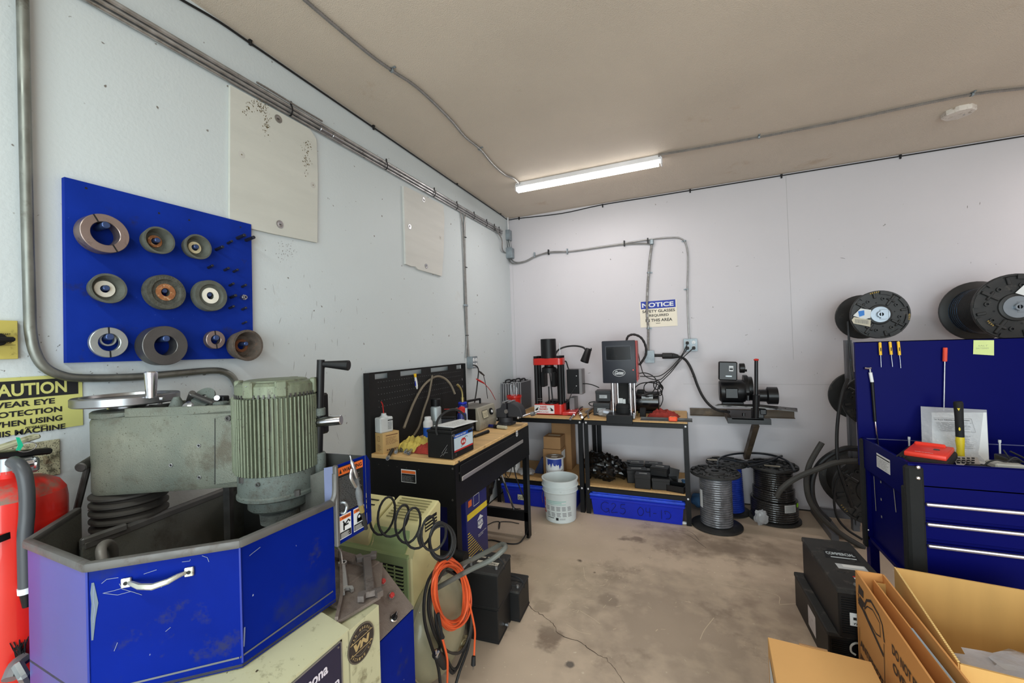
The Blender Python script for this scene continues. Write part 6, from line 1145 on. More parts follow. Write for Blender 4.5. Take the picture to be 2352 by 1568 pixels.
for s, x0 in ((1, lx0+w2*.05), (-1, lx1-w2*.05)): b.prism([(x0, -.004), (x0+s*.02, .012), (x0+s*.035, .016), (x0+s*.024, .002), (x0+s*.028, -.012), (x0+s*.012, -.018), (x0, -.014)], .0004, Ms, .001)
part(RC, 'hazard_sticker', b)
b = B(black); pbx = cw(1309, 865, -.35); b.box((pbx.x+.03, -.30, cw(1309, 875, -.3).z), (.12, .12, cw(1309, 845, -.3).z-cw(1309, 900, -.3).z), bev=.004); part(RC, 'pump_box', b)
b = B(mat('pump_grey', (132, 130, 132), .5)); b.box((pbx.x+.105, -.30, cw(1309, 875, -.3).z), (.03, .13, cw(1309, 843, -.3).z-cw(1309, 900, -.3).z), bev=.003); b.box((cw(1315, 925, -.3).x, -.25, ST+.075), (.05, .16, .14), bev=.004); part(RC, 'pump_cover', b)
b = B(bolt_)
for x, z in ((1324, 863), (1324, 886)): p = cw(x, z, -.365); b.cyl(p, p-V((0, .003, 0)), .005, seg=8)
part(RC, 'pump_screw', b)
b = B(black); b.box((cw(1285, 870, -.33).x, -.33, cw(1285, 885, -.33).z), (.035, .06, .34), bev=.003); part(RC, 'pump_bracket', b)
b = B(rubber); b.tube([cw(1294, 832, -.36), cw(1300, 830, -.34), cw(1305, 845, -.33), cw(1312, 858, -.33)], .007, 7, n=4); b.tube([cw(1298, 928, -.4), cw(1306, 920, -.4), cw(1314, 900, -.37), cw(1322, 888, -.36)], .004, 6, n=4); part(RC, 'hydraulic_line', b)
b = B(steel); b.box((cw(1298, 890, -.37).x, -.37, cw(1298, 880, -.37).z), (.006, .006, .36)); part(RC, 'gauge_rod', b)
b = B(black); b.bb((cw(1262, 930, -.33).x-.0, -.38, ST+.01), (cw(1305, 930, -.33).x, -.24, ST+.12), bev=.004); part(RC, 'pump_base', b)
# gooseneck lamp
T = thing('gooseneck_lamp', 'black gooseneck work lamp arching over the red crimper', 'lamp', cw(1285, 800, -.3))
b = B(rubber); b.tube([cw(1275, 815, -.36), cw(1282, 804, -.34), cw(1296, 797, -.32), (cw(1318, 794, -.32)), cw(1338, 797, -.34), cw(1346, 804, -.36)], .009, 8, n=5); part(T, 'neck', b)
b = B(black); a = cw(1352, 801, -.37); c = cw(1342, 831, -.41); b.lathe([(0, 0), (.026, 0), (.03, .008), (.040, (c-a).length), (.037, (c-a).length), (.026, .012), (0, .01)], fr(a, z=(c-a)), 24); b.cyl(cw(1358, 799, -.37), cw(1358, 805, -.37), .006, seg=8); part(T, 'shade', b)
# red tray below
T = thing('drip_tray', 'shallow red metal tray under the red hose crimper', 'tray', (.66, -.33, ST)); b = B(red); b.bb((.44, -.50, ST), (.80, -.12, ST+.006)); b.bb((.44, -.50, ST), (.80, -.494, ST+.012)); b.bb((.794, -.50, ST), (.80, -.12, ST+.014)); b.box((.745, -.38, ST+.016), (.13, .24, .03), bev=.004, rot=(0, 0, .12)); part(T, 'tray_body', b)
def small_fit(a, c, label, m_=steel, r=.011):
    T = thing('hose_fitting', label, 'fitting', a, 0, 'loose hose fittings between the crimpers'); a, c = V(a), V(c); b = B(m_); Lf = (c-a).length; b.lathe([(0, 0), (r, 0), (r, Lf*.45), (0, Lf*.45)], fr(a, z=(c-a)), 12); part(T, 'ferrule', b); b = B(m_); b.lathe([(0, 0), (r*1.25, 0), (r*1.25, Lf*.25), (0, Lf*.25)], fr(a.lerp(c, .45), z=(c-a)), 6); b.tube([a.lerp(c, .7), c], r*.8, 8); part(T, 'hex', b)
zf = ST+.013
small_fit(wZ(1310, 962, zf), wZ(1325, 944, zf), 'bent silver fitting nearest the front beside the red tray', chrome); small_fit(wZ(1337, 958, zf), wZ(1330, 944, zf), 'short silver fitting at the seam between the two shelf benches', chrome)
small_fit(wZ(1345, 946, zf), wZ(1362, 938, zf), 'dark-ended fitting lying behind the seam of the benches', steel); small_fit(wZ(1328, 941, zf), wZ(1338, 934, zf), 'small fitting by the red tray rear corner', darksteel, .008)
for k, (x, y, lab) in enumerate(((1318, 942, 'white paper tag lying on the red tray corner'), (1335, 948, 'white paper scrap between the fittings'), (1378, 948, 'white paper slip by the plastic bag'))):
    c = wZ(x, y, zf+.012); b = B(paper); b.box(c, (.06, .05, .0015), rot=(.1, .25, .6+k)); solo('paper_tag', b, lab, 'paper')
T = thing('cardboard_strip', 'narrow brown cardboard strip standing between the fittings', 'cardboard', wZ(1362, 940, ST)); b = B(card2); b.box(wZ(1358, 944, ST+.012), (.10, .012, .02), rot=(0, 0, .8)); part(T, 'strip', b)
b = B(clear); lump(b, wZ(1392, 948, ST+.03), (.08, .06, .035), 9, .25, 20); solo('plastic_bag', b, 'clear plastic parcel bag leaning by the computer crimper base', 'bag')
b = B(mat('bag_print', (196, 208, 222), .4)); b.box(wZ(1392, 946, ST+.05), (.05, .03, .002), rot=(.6, .2, .3)); solo('plastic_sleeve', b, 'pale blue printed plastic sleeve beside the crimper base', 'sleeve')
b = B(mat('curved_hose', (100, 96, 92), .4, .3)); b.tube([wZ(1352, 958, zf), wZ(1350, 948, zf+.01), wZ(1356, 940, zf+.02), wZ(1364, 936, zf+.01)], .008, 8, n=4); solo('curved_fitting', b, 'curved dark metal hose end in front of the plastic parcel', 'fitting')
# die boxes stacked left of computer crimper
blk2 = mat('diebox_black', (18, 18, 20), .4, var=.1); lab_m = mat('label_grey2', (186, 190, 192), .7)
def diebox(label, c, s, rot=0, grp=None, lab=1, w=1):
    T = thing('die_box', label, 'box', c, rot, grp); b = B(blk2); b.box((0, 0, s[2]/2), s, bev=.004); part(T, 'box_body', b, w=False); b = B(blk2); b.box((0, 0, s[2]*.86), (s[0]+.004, s[1]+.004, s[2]*.26), bev=.003); part(T, 'lid', b, w=False)
    if lab: 
        b = B(lab_m); M_ = fr((0, -s[1]/2-.002, s[2]*.45), z=(0, -1, 0), x=(1, 0, 0)) if lab == 1 else fr((0, 0, s[2]), z=(0, 0, 1), x=(1, 0, 0)); b.rect(-s[0]*.25, -.015, s[0]*.5, .03, M_, .0012); b.mt(inkg); b.rows(-s[0]*.22, -.011, s[0]*.4, .022, 3, M_, .0016, .4); part(T, 'label', b, w=False)
    return T
diebox('upper black labelled box left of the computer crimper', (1.06, -.34, ST+.125), (.14, .12, .10), .05); diebox('lower black labelled box left of the computer crimper', (1.045, -.37, ST), (.15, .13, .115), .08)
b = B(rubber); b.tube([cw(1336, 881, -.33), cw(1348, 881, -.33), cw(1362, 884, -.3), cw(1376, 890, -.28)], .005, 6, n=4); solo('electric_cable', b, 'short black cord running from the red crimper pump to the die boxes', 'cord')
b = B(rubber); b.tube([wY(x, y, -.42) for x, y in ((1372, 931), (1360, 932), (1353, 928), (1355, 924), (1366, 922))], .005, 6, n=4); solo('wire_loop', b, 'small black wire loop beside the lower die box', 'cord')
# computer crimper
GC = thing('hose_crimper', 'dark grey computer-headed hose crimper with screen and silver columns', 'crimper', (1.23, -.5, ST-.04)); yg = -.56
def gw_(x, y, yy=yg): return wY(x, y, yy)
hx0, hx1 = gw_(1383, 830).x, gw_(1460, 830).x; hz0, hz1 = gw_(1420, 880).z, gw_(1420, 782).z; hm = mat('head_grey', (40, 43, 52), .45, var=.04)
b = B(hm); b.bb((hx0, yg, hz0), (hx1, yg+.03, hz1), bev=.008, seg=2); part(GC, 'head_cover', b)
b = B(mat('head_red_side', (186, 92, 86), .5, var=.05)); b.bb((hx0+.006, yg+.03, hz0+.02), (hx1+.006, yg+.20, hz1-.004), bev=.004); part(GC, 'head_body', b)
b = B(red); b.raw([(hx1+.0065, yg+.04, hz0+.02), (hx1+.0065, yg+.19, hz0+.02), (hx1+.0065, yg+.10, hz0+.18)], [(0, 1, 2)]); b.bb((hx1+.004, yg+.028, hz0+.01), (hx1+.009, yg+.036, hz1-.01)); part(GC, 'side_stripe', b)
Mh2 = fr((hx0, yg, hz0), z=(0, -1, 0), x=(1, 0, 0)); hw_ = hx1-hx0; hh_ = hz1-hz0
b = B(mat('screen_black', (16, 18, 22), .15, coat=.5)); b.prism([(hw_*.13, hh_*.56), (hw_*.3, hh_*.55), (hw_*.5, hh_*.545), (hw_*.7, hh_*.55), (hw_*.86, hh_*.56), (hw_*.85, hh_*.85), (hw_*.14, hh_*.85)], .002, Mh2); part(GC, 'screen', b)
b = B(mat('bezel', (72, 74, 80), .4)); b.frame(hw_*.115, hh_*.53, hw_*.76, hh_*.35, .004, Mh2, .0012); part(GC, 'screen_bezel', b)
b = B(white); el = [(hw_*.5+hw_*.18*cos(a), hh_*.245+hh_*.08*sin(a)) for a in [k*pi/14 for k in range(28)]]; b.tube([Mh2@V((x, y, .001)) for x, y in el], .0018, 5, closed=True); b.text('Gates', hw_*.37, hh_*.205, hw_*.27, hh_*.085, Mh2, .0012, .02, .35); part(GC, 'logo', b)
b = B(mat('led_red', (255, 60, 50), .4, emit=3)); b.cyl(Mh2@V((hw_*.92, hh_*.31, 0)), Mh2@V((hw_*.92, hh_*.31, .002)), .0035, seg=8); part(GC, 'indicator', b)
zb_g = gw_(1400, 968).z; zb_t = gw_(1400, 953).z
for x, dy, r in ((1406, .03, .014), (1415, .10, .012), (1447, .03, .014), (1454, .10, .012)):
    X_ = gw_(x, 900).x; b = B(chrome); b.cyl((X_, yg+dy, ST), (X_, yg+dy, hz0+.002), r, seg=18); part(GC, 'column', b)
b = B(black); bx_0, bx_1 = gw_(1395, 960, yg-.04).x, gw_(1454, 960, yg-.04).x; b.bb((bx_0, -.645, ST+.001), (bx_1, -.40, ST+.045), bev=.003); b.bb((bx_0, -.648, ST-.03), (bx_1, -.628, ST+.044), bev=.002); part(GC, 'base', b)
b = B(blackm); Xc = gw_(1430, 940).x; b.lathe([(0, 0), (.068, 0), (.068, .055), (.064, .06), (.064, .07), (.055, .074), (0, .074)], M4.Translation((Xc, yg+.07, ST+.045)), 32); b.bb((Xc-.05, yg+.09, ST+.1), (Xc+.05, yg+.16, hz0)); part(GC, 'die_holder', b)
b = B(paper); b.box((Xc-.025, yg+.088, ST+.145), (.035, .004, .045)); b.box((Xc+.005, yg+.087, ST+.14), (.022, .004, .04)); b.mt(steel); b.cyl((Xc+.055, yg+.0, ST+.08), (Xc+.07, yg-.03, ST+.09), .004, seg=6); b.box((bx_1+.006, -.56, ST+.03), (.014, .03, .05), bev=.003); part(GC, 'tag', b)
T = thing('cable_loop', 'spiral-wrapped black hose arched behind the crimper head', 'hose', gw_(1470, 790, -.42)); P = smooth_path([gw_(x, y, -.40) for x, y in ((1438, 785), (1443, 772), (1456, 768), (1472, 775), (1482, 792), (1484, 812), (1476, 828), (1468, 838))], 8); b = B(rubber); b.tube(P, [.011 if i % 4 < 2 else .0095 for i in range(len(P))], 8); part(T, 'wrapped_hose', b)
# pump motor, block, angle, glove, tape
T = thing('pump_motor', 'glossy black horizontal pump motor with nameplate by the wall', 'motor', (1.40, -.2, ST)); mx0, mx1 = wY(1457, 925, -.2).x, wY(1515, 925, -.2).x; mzc = (wY(1485, 898, -.2).z+ST)/2; rm = mzc-ST-.004; rm = min(rm, .10); mzc = ST+rm+.006
b = B(mat('gloss_black', (20, 20, 22), .2, coat=.5)); b.lathe([(0, 0), (rm*.9, 0), (rm, .008), (rm, mx1-mx0-.008), (rm*.9, mx1-mx0), (0, mx1-mx0)], fr((mx0, -.17, mzc), z=(1, 0, 0)), 36); part(T, 'housing', b)
b = B(blackm); b.bb((mx0+.02, -.23, ST), (mx1-.02, -.11, ST+.02)); b.box((mx0+.06, -.19, mzc+rm), (.06, .06, .03), bev=.004); part(T, 'foot', b)
b = B(lab_m); b.lathe([(rm+.001, mx1*0+.05), (rm+.001, .15)], fr((mx0, -.17, mzc), z=(1, 0, 0)), 8, rad(180), rad(215)) if False else b.box(((mx0+mx1)/2+.01, -.17-rm*.86, mzc+rm*.55), (.10, .002, .04), rot=(-.55, 0, 0)); b.mt(ink); b.box(((mx0+mx1)/2+.01, -.1715-rm*.86, mzc+rm*.55), (.03, .003, .012), rot=(-.55, 0, 0)); part(T, 'nameplate', b)
b = B(blackm); b.bb((wY(1470, 950, -.42).x, -.44, ST), (wY(1483, 950, -.42).x, -.38, ST+.075), bev=.003); solo('steel_block', b, 'small black steel block in front of the pump motor', 'block')
b = B(mat('brass', (164, 150, 96), .35, .8)); b.box(wZ(1461, 948, ST+.02), (.035, .03, .035), bev=.004); solo('brass_block', b, 'small brass square block beside the crimper base', 'block')
T = thing('steel_channel', 'dark steel channel lying along the front of the right shelf bench', 'channel', (1.55, -.56, ST)); b = B(darksteel); b.bb((wY(1471, 955, -.58).x, -.60, ST), (wY(1590, 958, -.58).x, -.55, ST+.004)); b.bb((wY(1471, 955, -.58).x, -.554, ST), (wY(1590, 958, -.58).x, -.55, ST+.022)); part(T, 'channel', b)
cloth('glove', 'dark red work glove crumpled on the right shelf bench', (1.58, -.40, ST), .26, .17, .075, mat('glove_red', (140, 46, 38), .9, var=.25, vs=18, bump=.5, bs=250), 11, 'glove', 34)
T = thing('tape_measure', 'bright orange tape measure at the right bench front edge', 'tape measure', (1.66, -.58, ST+.005)); orr = mat('tape_orange', (250, 84, 36), .4); c = wZ(1553, 960, ST)
b = B(orr); b.prism([(-.033, -.025), (.03, -.025), (.035, -.005), (.03, .025), (-.02, .03), (-.035, .01)], .034, M4.Translation((1.665, -.60, ST+.005)), bev=.006); part(T, 'case', b); b = B(mat('tape_cream', (220, 200, 140), .6)); b.rect(-.02, -.012, .035, .022, M4.Translation((1.665, -.60, ST+.005)), .0345); b.mt(ink); b.text('SQ', -.012, -.006, .02, .012, M4.Translation((1.665, -.60, ST+.005)), .035, .04); part(T, 'label', b)
# ---------------- lower shelves
T = thing('parcel_box', 'tall brown carton behind at the back of the left lower shelf', 'box', (.60, -.17, SL)); b = B(card2); b.bb((.50, -.24, SL), (.70, -.06, SL+.46), bev=.003); part(T, 'carton', b)
T = thing('parcel_box', 'upper brown carton with taped top on the left lower shelf', 'box', (.56, -.36, SL+.22)); b = B(card2); b.bb((.475, -.43, SL+.245), (.645, -.26, SL+.36), bev=.002); part(T, 'carton', b); b = B(mat('tape_pale', (196, 188, 168), .5)); b.bb((.5, -.36, SL+.3602), (.62, -.32, SL+.361)); part(T, 'tape', b)
T = thing('parcel_box', 'lower brown carton with white side label on the left lower shelf', 'box', (.55, -.37, SL)); b = B(card2); b.bb((.47, -.44, SL), (.65, -.26, SL+.243), bev=.002); part(T, 'carton', b); b = B(paper); b.bb((.6502, -.42, SL+.14), (.651, -.30, SL+.22)); part(T, 'label', b)
T = thing('paint_can', 'white paint can with blue drips and wire handle on lower shelf', 'can', (.60, -.53, SL)); p = V((.615, -.535, SL)); cr = .083
pz_ = wY(1281, 1048, p.y).z-SL; b = B(white); b.lathe([(0, 0), (cr, 0), (cr+.002, .004), (cr, .008), (cr, pz_-.008), (cr+.002, pz_-.004), (cr+.001, pz_), (cr-.006, pz_), (cr-.008, pz_-.006), (0, pz_-.006)], M4.Translation(p), 36); part(T, 'can_body', b)
b = B(galv); b.lathe([(0, pz_-.005), (cr*.84, pz_-.005), (cr*.86, pz_-.001), (cr*.97, pz_+.001), (cr, pz_)], M4.Translation(p), 32); b.mt(paper); b.rect(-.03, -.03, .06, .05, M4.Translation(p), pz_-.004); part(T, 'lid', b)
b = B(mat('paint_blue', (40, 62, 150), .4)); n = 18; a0_, a1_ = rad(-125), rad(-25); vs = []
for i in range(n+1):
    a = a0_+(a1_-a0_)*i/n; dz_ = .03+.03*abs(sin(i*.9))+.02*(i % 5 == 0)+(.02 if i > 13 else 0); vs += [(p.x+(cr+.0012)*cos(a), p.y+(cr+.0012)*sin(a), p.z+pz_-.009), (p.x+(cr+.0012)*cos(a), p.y+(cr+.0012)*sin(a), p.z+pz_-.009-dz_)]
b.raw(vs, [(2*i, 2*i+2, 2*i+3, 2*i+1) for i in range(n)]); part(T, 'paint_drips', b)
b = B(steel); b.tube([p+V((cr*1.03*cos(a), cr*1.03*sin(a), pz_*.55-.05*sin((a+2.9)*pi/2.6*.93))) for a in [-2.9+k*.26 for k in range(11)]], .0018, 5, n=2); part(T, 'bail', b)
T = thing('folder', 'dark blue wedge-shaped folder leaning on the cartons', 'folder', (.36, -.4, SL)); b = B(mat('folder_blue', (36, 52, 92), .5)); a = wZ(1233, 1092, SL); b.prism([(0, 0), (.09, 0), (.10, .16), (.085, .16)], .16, fr((.37, -.28, SL), x=(1, 0, 0), y=(0, 0, 1))); part(T, 'folder_body', b)
b = B(clear); lump(b, (.31, -.50, SL+.028), (.09, .07, .03), 6, .3, 20); solo('plastic_wrap', b, 'crumpled clear wrap on the left lower shelf', 'wrap')
T = thing('product_bag', 'white printed product bag standing at the shelf left end', 'bag', (.16, -.45, SL)); b = B(white); b.box((.155, -.46, SL+.11), (.14, .09, .22), bev=.02, seg=2); part(T, 'bag_body', b); b = B(inkg); Mz = fr((.155, -.506, SL), z=(0, -1, 0), x=(1, 0, 0)); b.text('XTRA', -.05, .14, .1, .04, Mz, .001, .05); b.rect(-.05, .06, .1, .04, Mz, .001); part(T, 'printing', b)
# bucket on the floor
T = thing('pail', 'white five-gallon pail with printed label on the floor', 'bucket', (.745, -.84, 0)); p = V((.735, -.79, 0)); hb_ = .355; wp = mat('pail_white', (206, 214, 214), .4, var=.05, vs=6, dirt=((150, 150, 140), .15, 12))
b = B(wp); rb, rt_ = .130, .150
b.lathe([(0, 0), (rb-.006, 0), (rb, .006), (rb+.012, hb_*.68), (rt_-.004, hb_*.70), (rt_+.004, hb_*.72), (rt_-.002, hb_*.74), (rt_-.0, hb_*.82), (rt_+.008, hb_*.83), (rt_+.008, hb_*.85), (rt_, hb_*.86), (rt_, hb_*.97), (rt_+.007, hb_*.975), (rt_+.007, hb_), (rt_-.004, hb_), (rt_-.01, hb_*.8), (rb-.008, .02), (0, .02)], M4.Translation(p), 48); part(T, 'pail_body', b)
def wrapt(b, x, z, w, h, m, rr_, a0, off=.001):   # rectangle on the pail wall, x measured as arc length from a0
    r_ = rb+(.012)*((z+h/2)/(hb_*.68))+off; b.mt(m); b.lathe([(rb+.012*(z/(hb_*.68))+off, z), (rb+.012*((z+h)/(hb_*.68))+off, z+h)], M4.Translation(p), max(1, int(w/.012)), a0+x/r_, a0+(x+w)/r_)
a0 = rad(-150); lt = mat('print_teal', (150, 196, 186), .6); lg = mat('print_grey', (150, 152, 154), .6); lr = mat('print_red', (196, 70, 64), .6)
b = B(lr)
wrapt(b, .0, .17, .03, .03, lr, rb, a0); wrapt(b, .004, .125, .022, .04, lr, rb, a0); wrapt(b, .0, .07, .03, .02, lr, rb, a0); wrapt(b, .002, .095, .024, .012, lr, rb, a0); wrapt(b, .055, .185, .18, .006, lt, rb, a0); wrapt(b, .055, .172, .14, .006, lt, rb, a0); wrapt(b, .05, .16, .18, .004, lt, rb, a0)
for c in range(5):
    for r in range(7):
        if r != 3: wrapt(b, .05+c*.048, .06+r*.0125, .036*random.uniform(.8, 1), .0085, lg, rb, a0)
wrapt(b, .05, .045, .07, .005, ink, rb, a0); wrapt(b, .135, .03, .022, .022, ink, rb, a0); wrapt(b, .165, .035, .05, .004, lg, rb, a0); wrapt(b, .165, .043, .05, .004, lg, rb, a0); part(T, 'label', b)
b = B(mat('rust_wire', (90, 60, 50), .6)); b.tube([p+V(((rb+.02)*cos(a0+.05), (rb+.02)*sin(a0+.05), .25)), p+V(((rb+.03)*cos(a0-.05), (rb+.03)*sin(a0-.05), .2)), p+V(((rb+.024)*cos(a0-.06), (rb+.024)*sin(a0-.06), .14))], .002, 5, n=3); part(T, 'bail', b)
# blue bins
def bin_(label, x0, x1, y0, y1, h, writing=None):
    T = thing('storage_bin', label, 'bin', ((x0+x1)/2, (y0+y1)/2, 0)); b = B(blue); tp_ = .012
    v = [(x0+.03, y0+.02, 0), (x1-.03, y0+.02, 0), (x1-.03, y1-.02, 0), (x0+.03, y1-.02, 0), (x0+.012, y0+.005, h*.86), (x1-.012, y0+.005, h*.86), (x1-.012, y1-.005, h*.86), (x0+.012, y1-.005, h*.86)]
    b.raw(v, [(3, 2, 1, 0), (4, 5, 6, 7), (0, 1, 5, 4), (1, 2, 6, 5), (2, 3, 7, 6), (3, 0, 4, 7)]); b.bb((x0+.004, y0-.002, h*.70), (x1-.004, y1+.002, h*.82), bev=.004); part(T, 'bin_body', b)
    b = B(mat('blue_lid', (34, 72, 205), .5, var=.25, vs=14)); b.bb((x0, y0-.008, h*.84), (x1, y1+.006, h*.95), bev=.008); b.bb((x0+.02, y0+.015, h*.93), (x1-.02, y1-.02, h), bev=.008); part(T, 'lid', b)
    return T
bh_ = .196; x0b, x1b = .955, 1.735; T = bin_('blue lidded bin with handwritten code under the right shelf bench', x0b, x1b, -.64, -.12, bh_)
Mw_ = fr((0, -.6215, 0), z=(0, -1, 0), x=(1, 0, 0)); Mw_ = Mw_@M4.Rotation(rad(-5), 4, 'X') if False else fr((0, -.627, 0), x=(1, 0, 0), y=(0, -.09, 1))
b = B(ink); sw = .0035
def stroke(pts): b.tube([Mw_@V((x, y, .004)) for x, y in pts], .0017, 5, n=4)
gx0 = 1.06
stroke([(gx0+.06, .115), (gx0+.03, .125), (gx0, .10), (gx0-.003, .06), (gx0+.03, .035), (gx0+.055, .045), (gx0+.058, .065), (gx0+.035, .065)]); stroke([(gx0+.058, .068), (gx0+.064, .03)])
stroke([(gx0+.085, .11), (gx0+.105, .122), (gx0+.12, .1), (gx0+.08, .04), (gx0+.135, .045)]); stroke([(gx0+.2, .122), (gx0+.165, .118)]); stroke([(gx0+.165, .118), (gx0+.163, .085), (gx0+.19, .085), (gx0+.2, .06), (gx0+.18, .035), (gx0+.155, .042)])
gx1 = gx0+.30; stroke([(gx1+.02, .11), (gx1, .08), (gx1+.01, .045), (gx1+.035, .045), (gx1+.05, .08), (gx1+.03, .112), (gx1+.018, .11)]); stroke([(gx1+.07, .115), (gx1+.07, .08), (gx1+.10, .08)]); stroke([(gx1+.10, .115), (gx1+.098, .04)]); stroke([(gx1+.125, .075), (gx1+.15, .075)]); stroke([(gx1+.19, .11), (gx1+.19, .035)]); stroke([(gx1+.215, .105), (gx1+.245, .10), (gx1+.262, .075), (gx1+.25, .045), (gx1+.222, .04)]); stroke([(gx1+.215, .105), (gx1+.22, .078)])
part(T, 'handwriting', b)
T = bin_('blue lidded bin under the left shelf bench behind the pail', .10, .84, -.64, -.12, bh_); b = B(mat('label_cream2', (220, 220, 190), .6)); M_ = fr((0, -.632, 0), z=(0, -1, 0), x=(1, 0, 0)); b.rect(.27, .05, .10, .05, M_, .004); b.mt(ink); b.lathe([(.01, .0048), (.014, .0048)], M_@M4.Translation((.29, .068, 0)), 14); b.rows(.31, .06, .055, .03, 3, M_, .0048, .5); part(T, 'label', b)
# black bag and die boxes on the right lower shelf
T = thing('trash_bag', 'shiny black plastic bag bulging across the two lower shelves', 'bag', (1.05, -.4, SL)); b = B(bagm); lump(b, (1.06, -.42, SL+.11), (.165, .15, .115), 2, .24, 56, fr_=2.0); lump(b, (1.2, -.34, SL+.07), (.10, .10, .075), 5, .2, 24); lump(b, (.93, -.33, SL+.12), (.08, .12, .11), 7, .2, 24); part(T, 'bag_body', b)
g_ = 'die boxes on the right lower shelf'
diebox('closed black die box at the back left on the lower shelf', (1.31, -.25, SL), (.15, .13, .13), .1, g_, 2); diebox('black die box with top label behind the front left box', (1.335, -.40, SL), (.17, .12, .115), .2, g_, 2)
diebox('black die box at the back middle with grey lid', (1.47, -.22, SL), (.15, .11, .125), 0, g_, 2); diebox('front black die box with silver latch on the lower shelf', (1.405, -.535, SL), (.13, .11, .115), 0, g_, 2)
diebox('small black die box between the front and rear boxes', (1.455, -.385, SL), (.11, .10, .11), .05, g_, 2); diebox('lower front black die box right of the latched one', (1.545, -.52, SL), (.145, .11, .095), .1, g_, 0); diebox('upper tilted black die box with pale label', (1.54, -.46, SL+.097), (.14, .12, .07), -.15, g_, 2)
T = thing('parts_tray', 'open black plastic tray at the right end of the lower shelf', 'tray', (1.68, -.53, SL)); b = B(blk2); M_ = rz(-.25, (1.675, -.535, SL)); b.box((0, 0, .003), (.14, .12, .006), M_)
for d_, c_ in (((.14, .005, .05), (0, -.0575, .025)), ((.14, .005, .05), (0, .0575, .025)), ((.005, .12, .05), (-.0675, 0, .025)), ((.005, .12, .05), (.0675, 0, .025))): b.box(c_, d_, M_)
part(T, 'tray_body', b)
T = thing('open_box', 'open black box leaning behind the tilted die box', 'box', (1.63, -.34, SL)); b = B(blk2); b.box((1.63, -.34, SL+.06), (.11, .02, .13), rot=(-.3, .25, .2)); b.box((1.61, -.31, SL+.03), (.12, .1, .05)); part(T, 'box_body', b)
b = B(paper); b.box((1.70, -.28, SL+.004), (.12, .08, .002), rot=(.03, 0, .5)); solo('paper_sheet', b, 'loose white paper on the lower shelf behind the tray', 'paper')
b = B(mat('rag_blue', (70, 110, 150), .9)); b.box((1.74, -.33, SL+.012), (.06, .06, .02), rot=(.2, .1, .3), bev=.008); solo('blue_cloth', b, 'small blue cloth scrap at the lower shelf right end', 'cloth')
b = B(mat('rag_yellow', (190, 190, 110), .9)); b.box((1.66, -.40, SL+.006), (.07, .05, .006), rot=(.1, .05, .6), bev=.002); solo('yellow_card', b, 'small yellow card by the open black tray', 'card')
b = B(mat('rag_blue', (70, 110, 150), .9)); lump(b, (1.86, -.18, .06), (.09, .08, .06), 3, .2, 20); solo('blue_wrap', b, 'blue-grey plastic wrap heap on the floor behind the shelf leg', 'wrap')
b = B(paper); lump(b, (1.72, -.60, .012), (.035, .02, .012), 3, .2, 12); solo('paper_scrap', b, 'white paper scrap on the floor beside the shelf leg', 'paper')
# ================================================================== hose reels
rb_ = mat('reel_black', (40, 40, 40), .45, var=.15, vs=14, dirt=((86, 80, 74), .22, 12)); steelw2 = mat('washer_zinc', (146, 154, 162), .3, .7)
def flange(T, M, R, w=True, plain=0):
    b = B(rb_); b.lathe([(R*.16, -.012), (R*.97, -.012), (R, -.008), (R, .004), (R*.985, .008), (R*.94, .008), (R*.92, .0), (R*.42, .0), (R*.40, .008), (R*.30, .012), (R*.16, .012)], M, 40, close=True); part(T, 'flange', b)
    if plain: return
    for k in range(8):
        a = k*pi/4+.2; A = M@M4.Rotation(a, 4, 'Z'); b = B(rb_); b.box((R*.80, 0, .005), (R*.22, R*.09, .014), A, bev=.003)
        if k % 2: b.box((R*.6, 0, .004), (R*.34, R*.10, .012), A, bev=.004); b.box((R*.68, 0, .005), (R*.07, R*.30, .012), A, bev=.004)
        b.lathe([(R*.035, -.001), (R*.07, -.001), (R*.07, .010), (R*.035, .010)], M@M4.Rotation(a+.39, 4, 'Z')@M4.Translation((R*.66, 0, 0)), 10, close=True)
        b.lathe([(R*.84, .007), (R*.97, .007), (R*.97, .013), (R*.84, .013)], A, 5, .12, .55, close=True)
        part(T, 'flange_rib', b)
    for k in range(8):
        b = B(ink); A = M@M4.Rotation(k*pi/4+.59, 4, 'Z'); b.lathe([(0, .0006), (R*.035, .0006)], A@M4.Translation((R*.66, 0, 0)), 10); b.lathe([(0, .0008), (R*.03, .0008)], A@M4.Rotation(.39, 4, 'Z')@M4.Translation((R*.5, 0, 0)), 8); part(T, 'bolt_hole', b)
def wound(T, M, R0, z0, z1, rh, m, Rf=None, name='wound_hose'):
    b = B(m); n = max(2, int((z1-z0)/(2*rh))); st = (z1-z0)/n; pr = [(.02, z0)]
    for k in range(n):
        zc_ = z0+st*(k+.5); R1 = R0 if Rf is None else Rf((k+.5)/n)
        for a in (-75, -35, 0, 35, 75): pr.append((R1+rh*cos(rad(a))-rh, zc_+st/2*sin(rad(a))/sin(rad(75))*.98))
    pr.append((.02, z1)); b.lathe(pr, M, 40); return part(T, name, b)
wrap_ = mat('wrapped_grey', (112, 112, 116), .16, .25, var=.35, vs=16, bump=1, bs=60, coat=.6); wrapb = mat('wrapped_blue', (34, 60, 160), .2, var=.3, vs=14, bump=.8, bs=60, coat=.5); wrapk = mat('wrapped_black', (40, 38, 37), .2, var=.4, vs=12, bump=.8, bs=60, coat=.5)
tagm = mat('tag_cream', (206, 198, 178), .7)
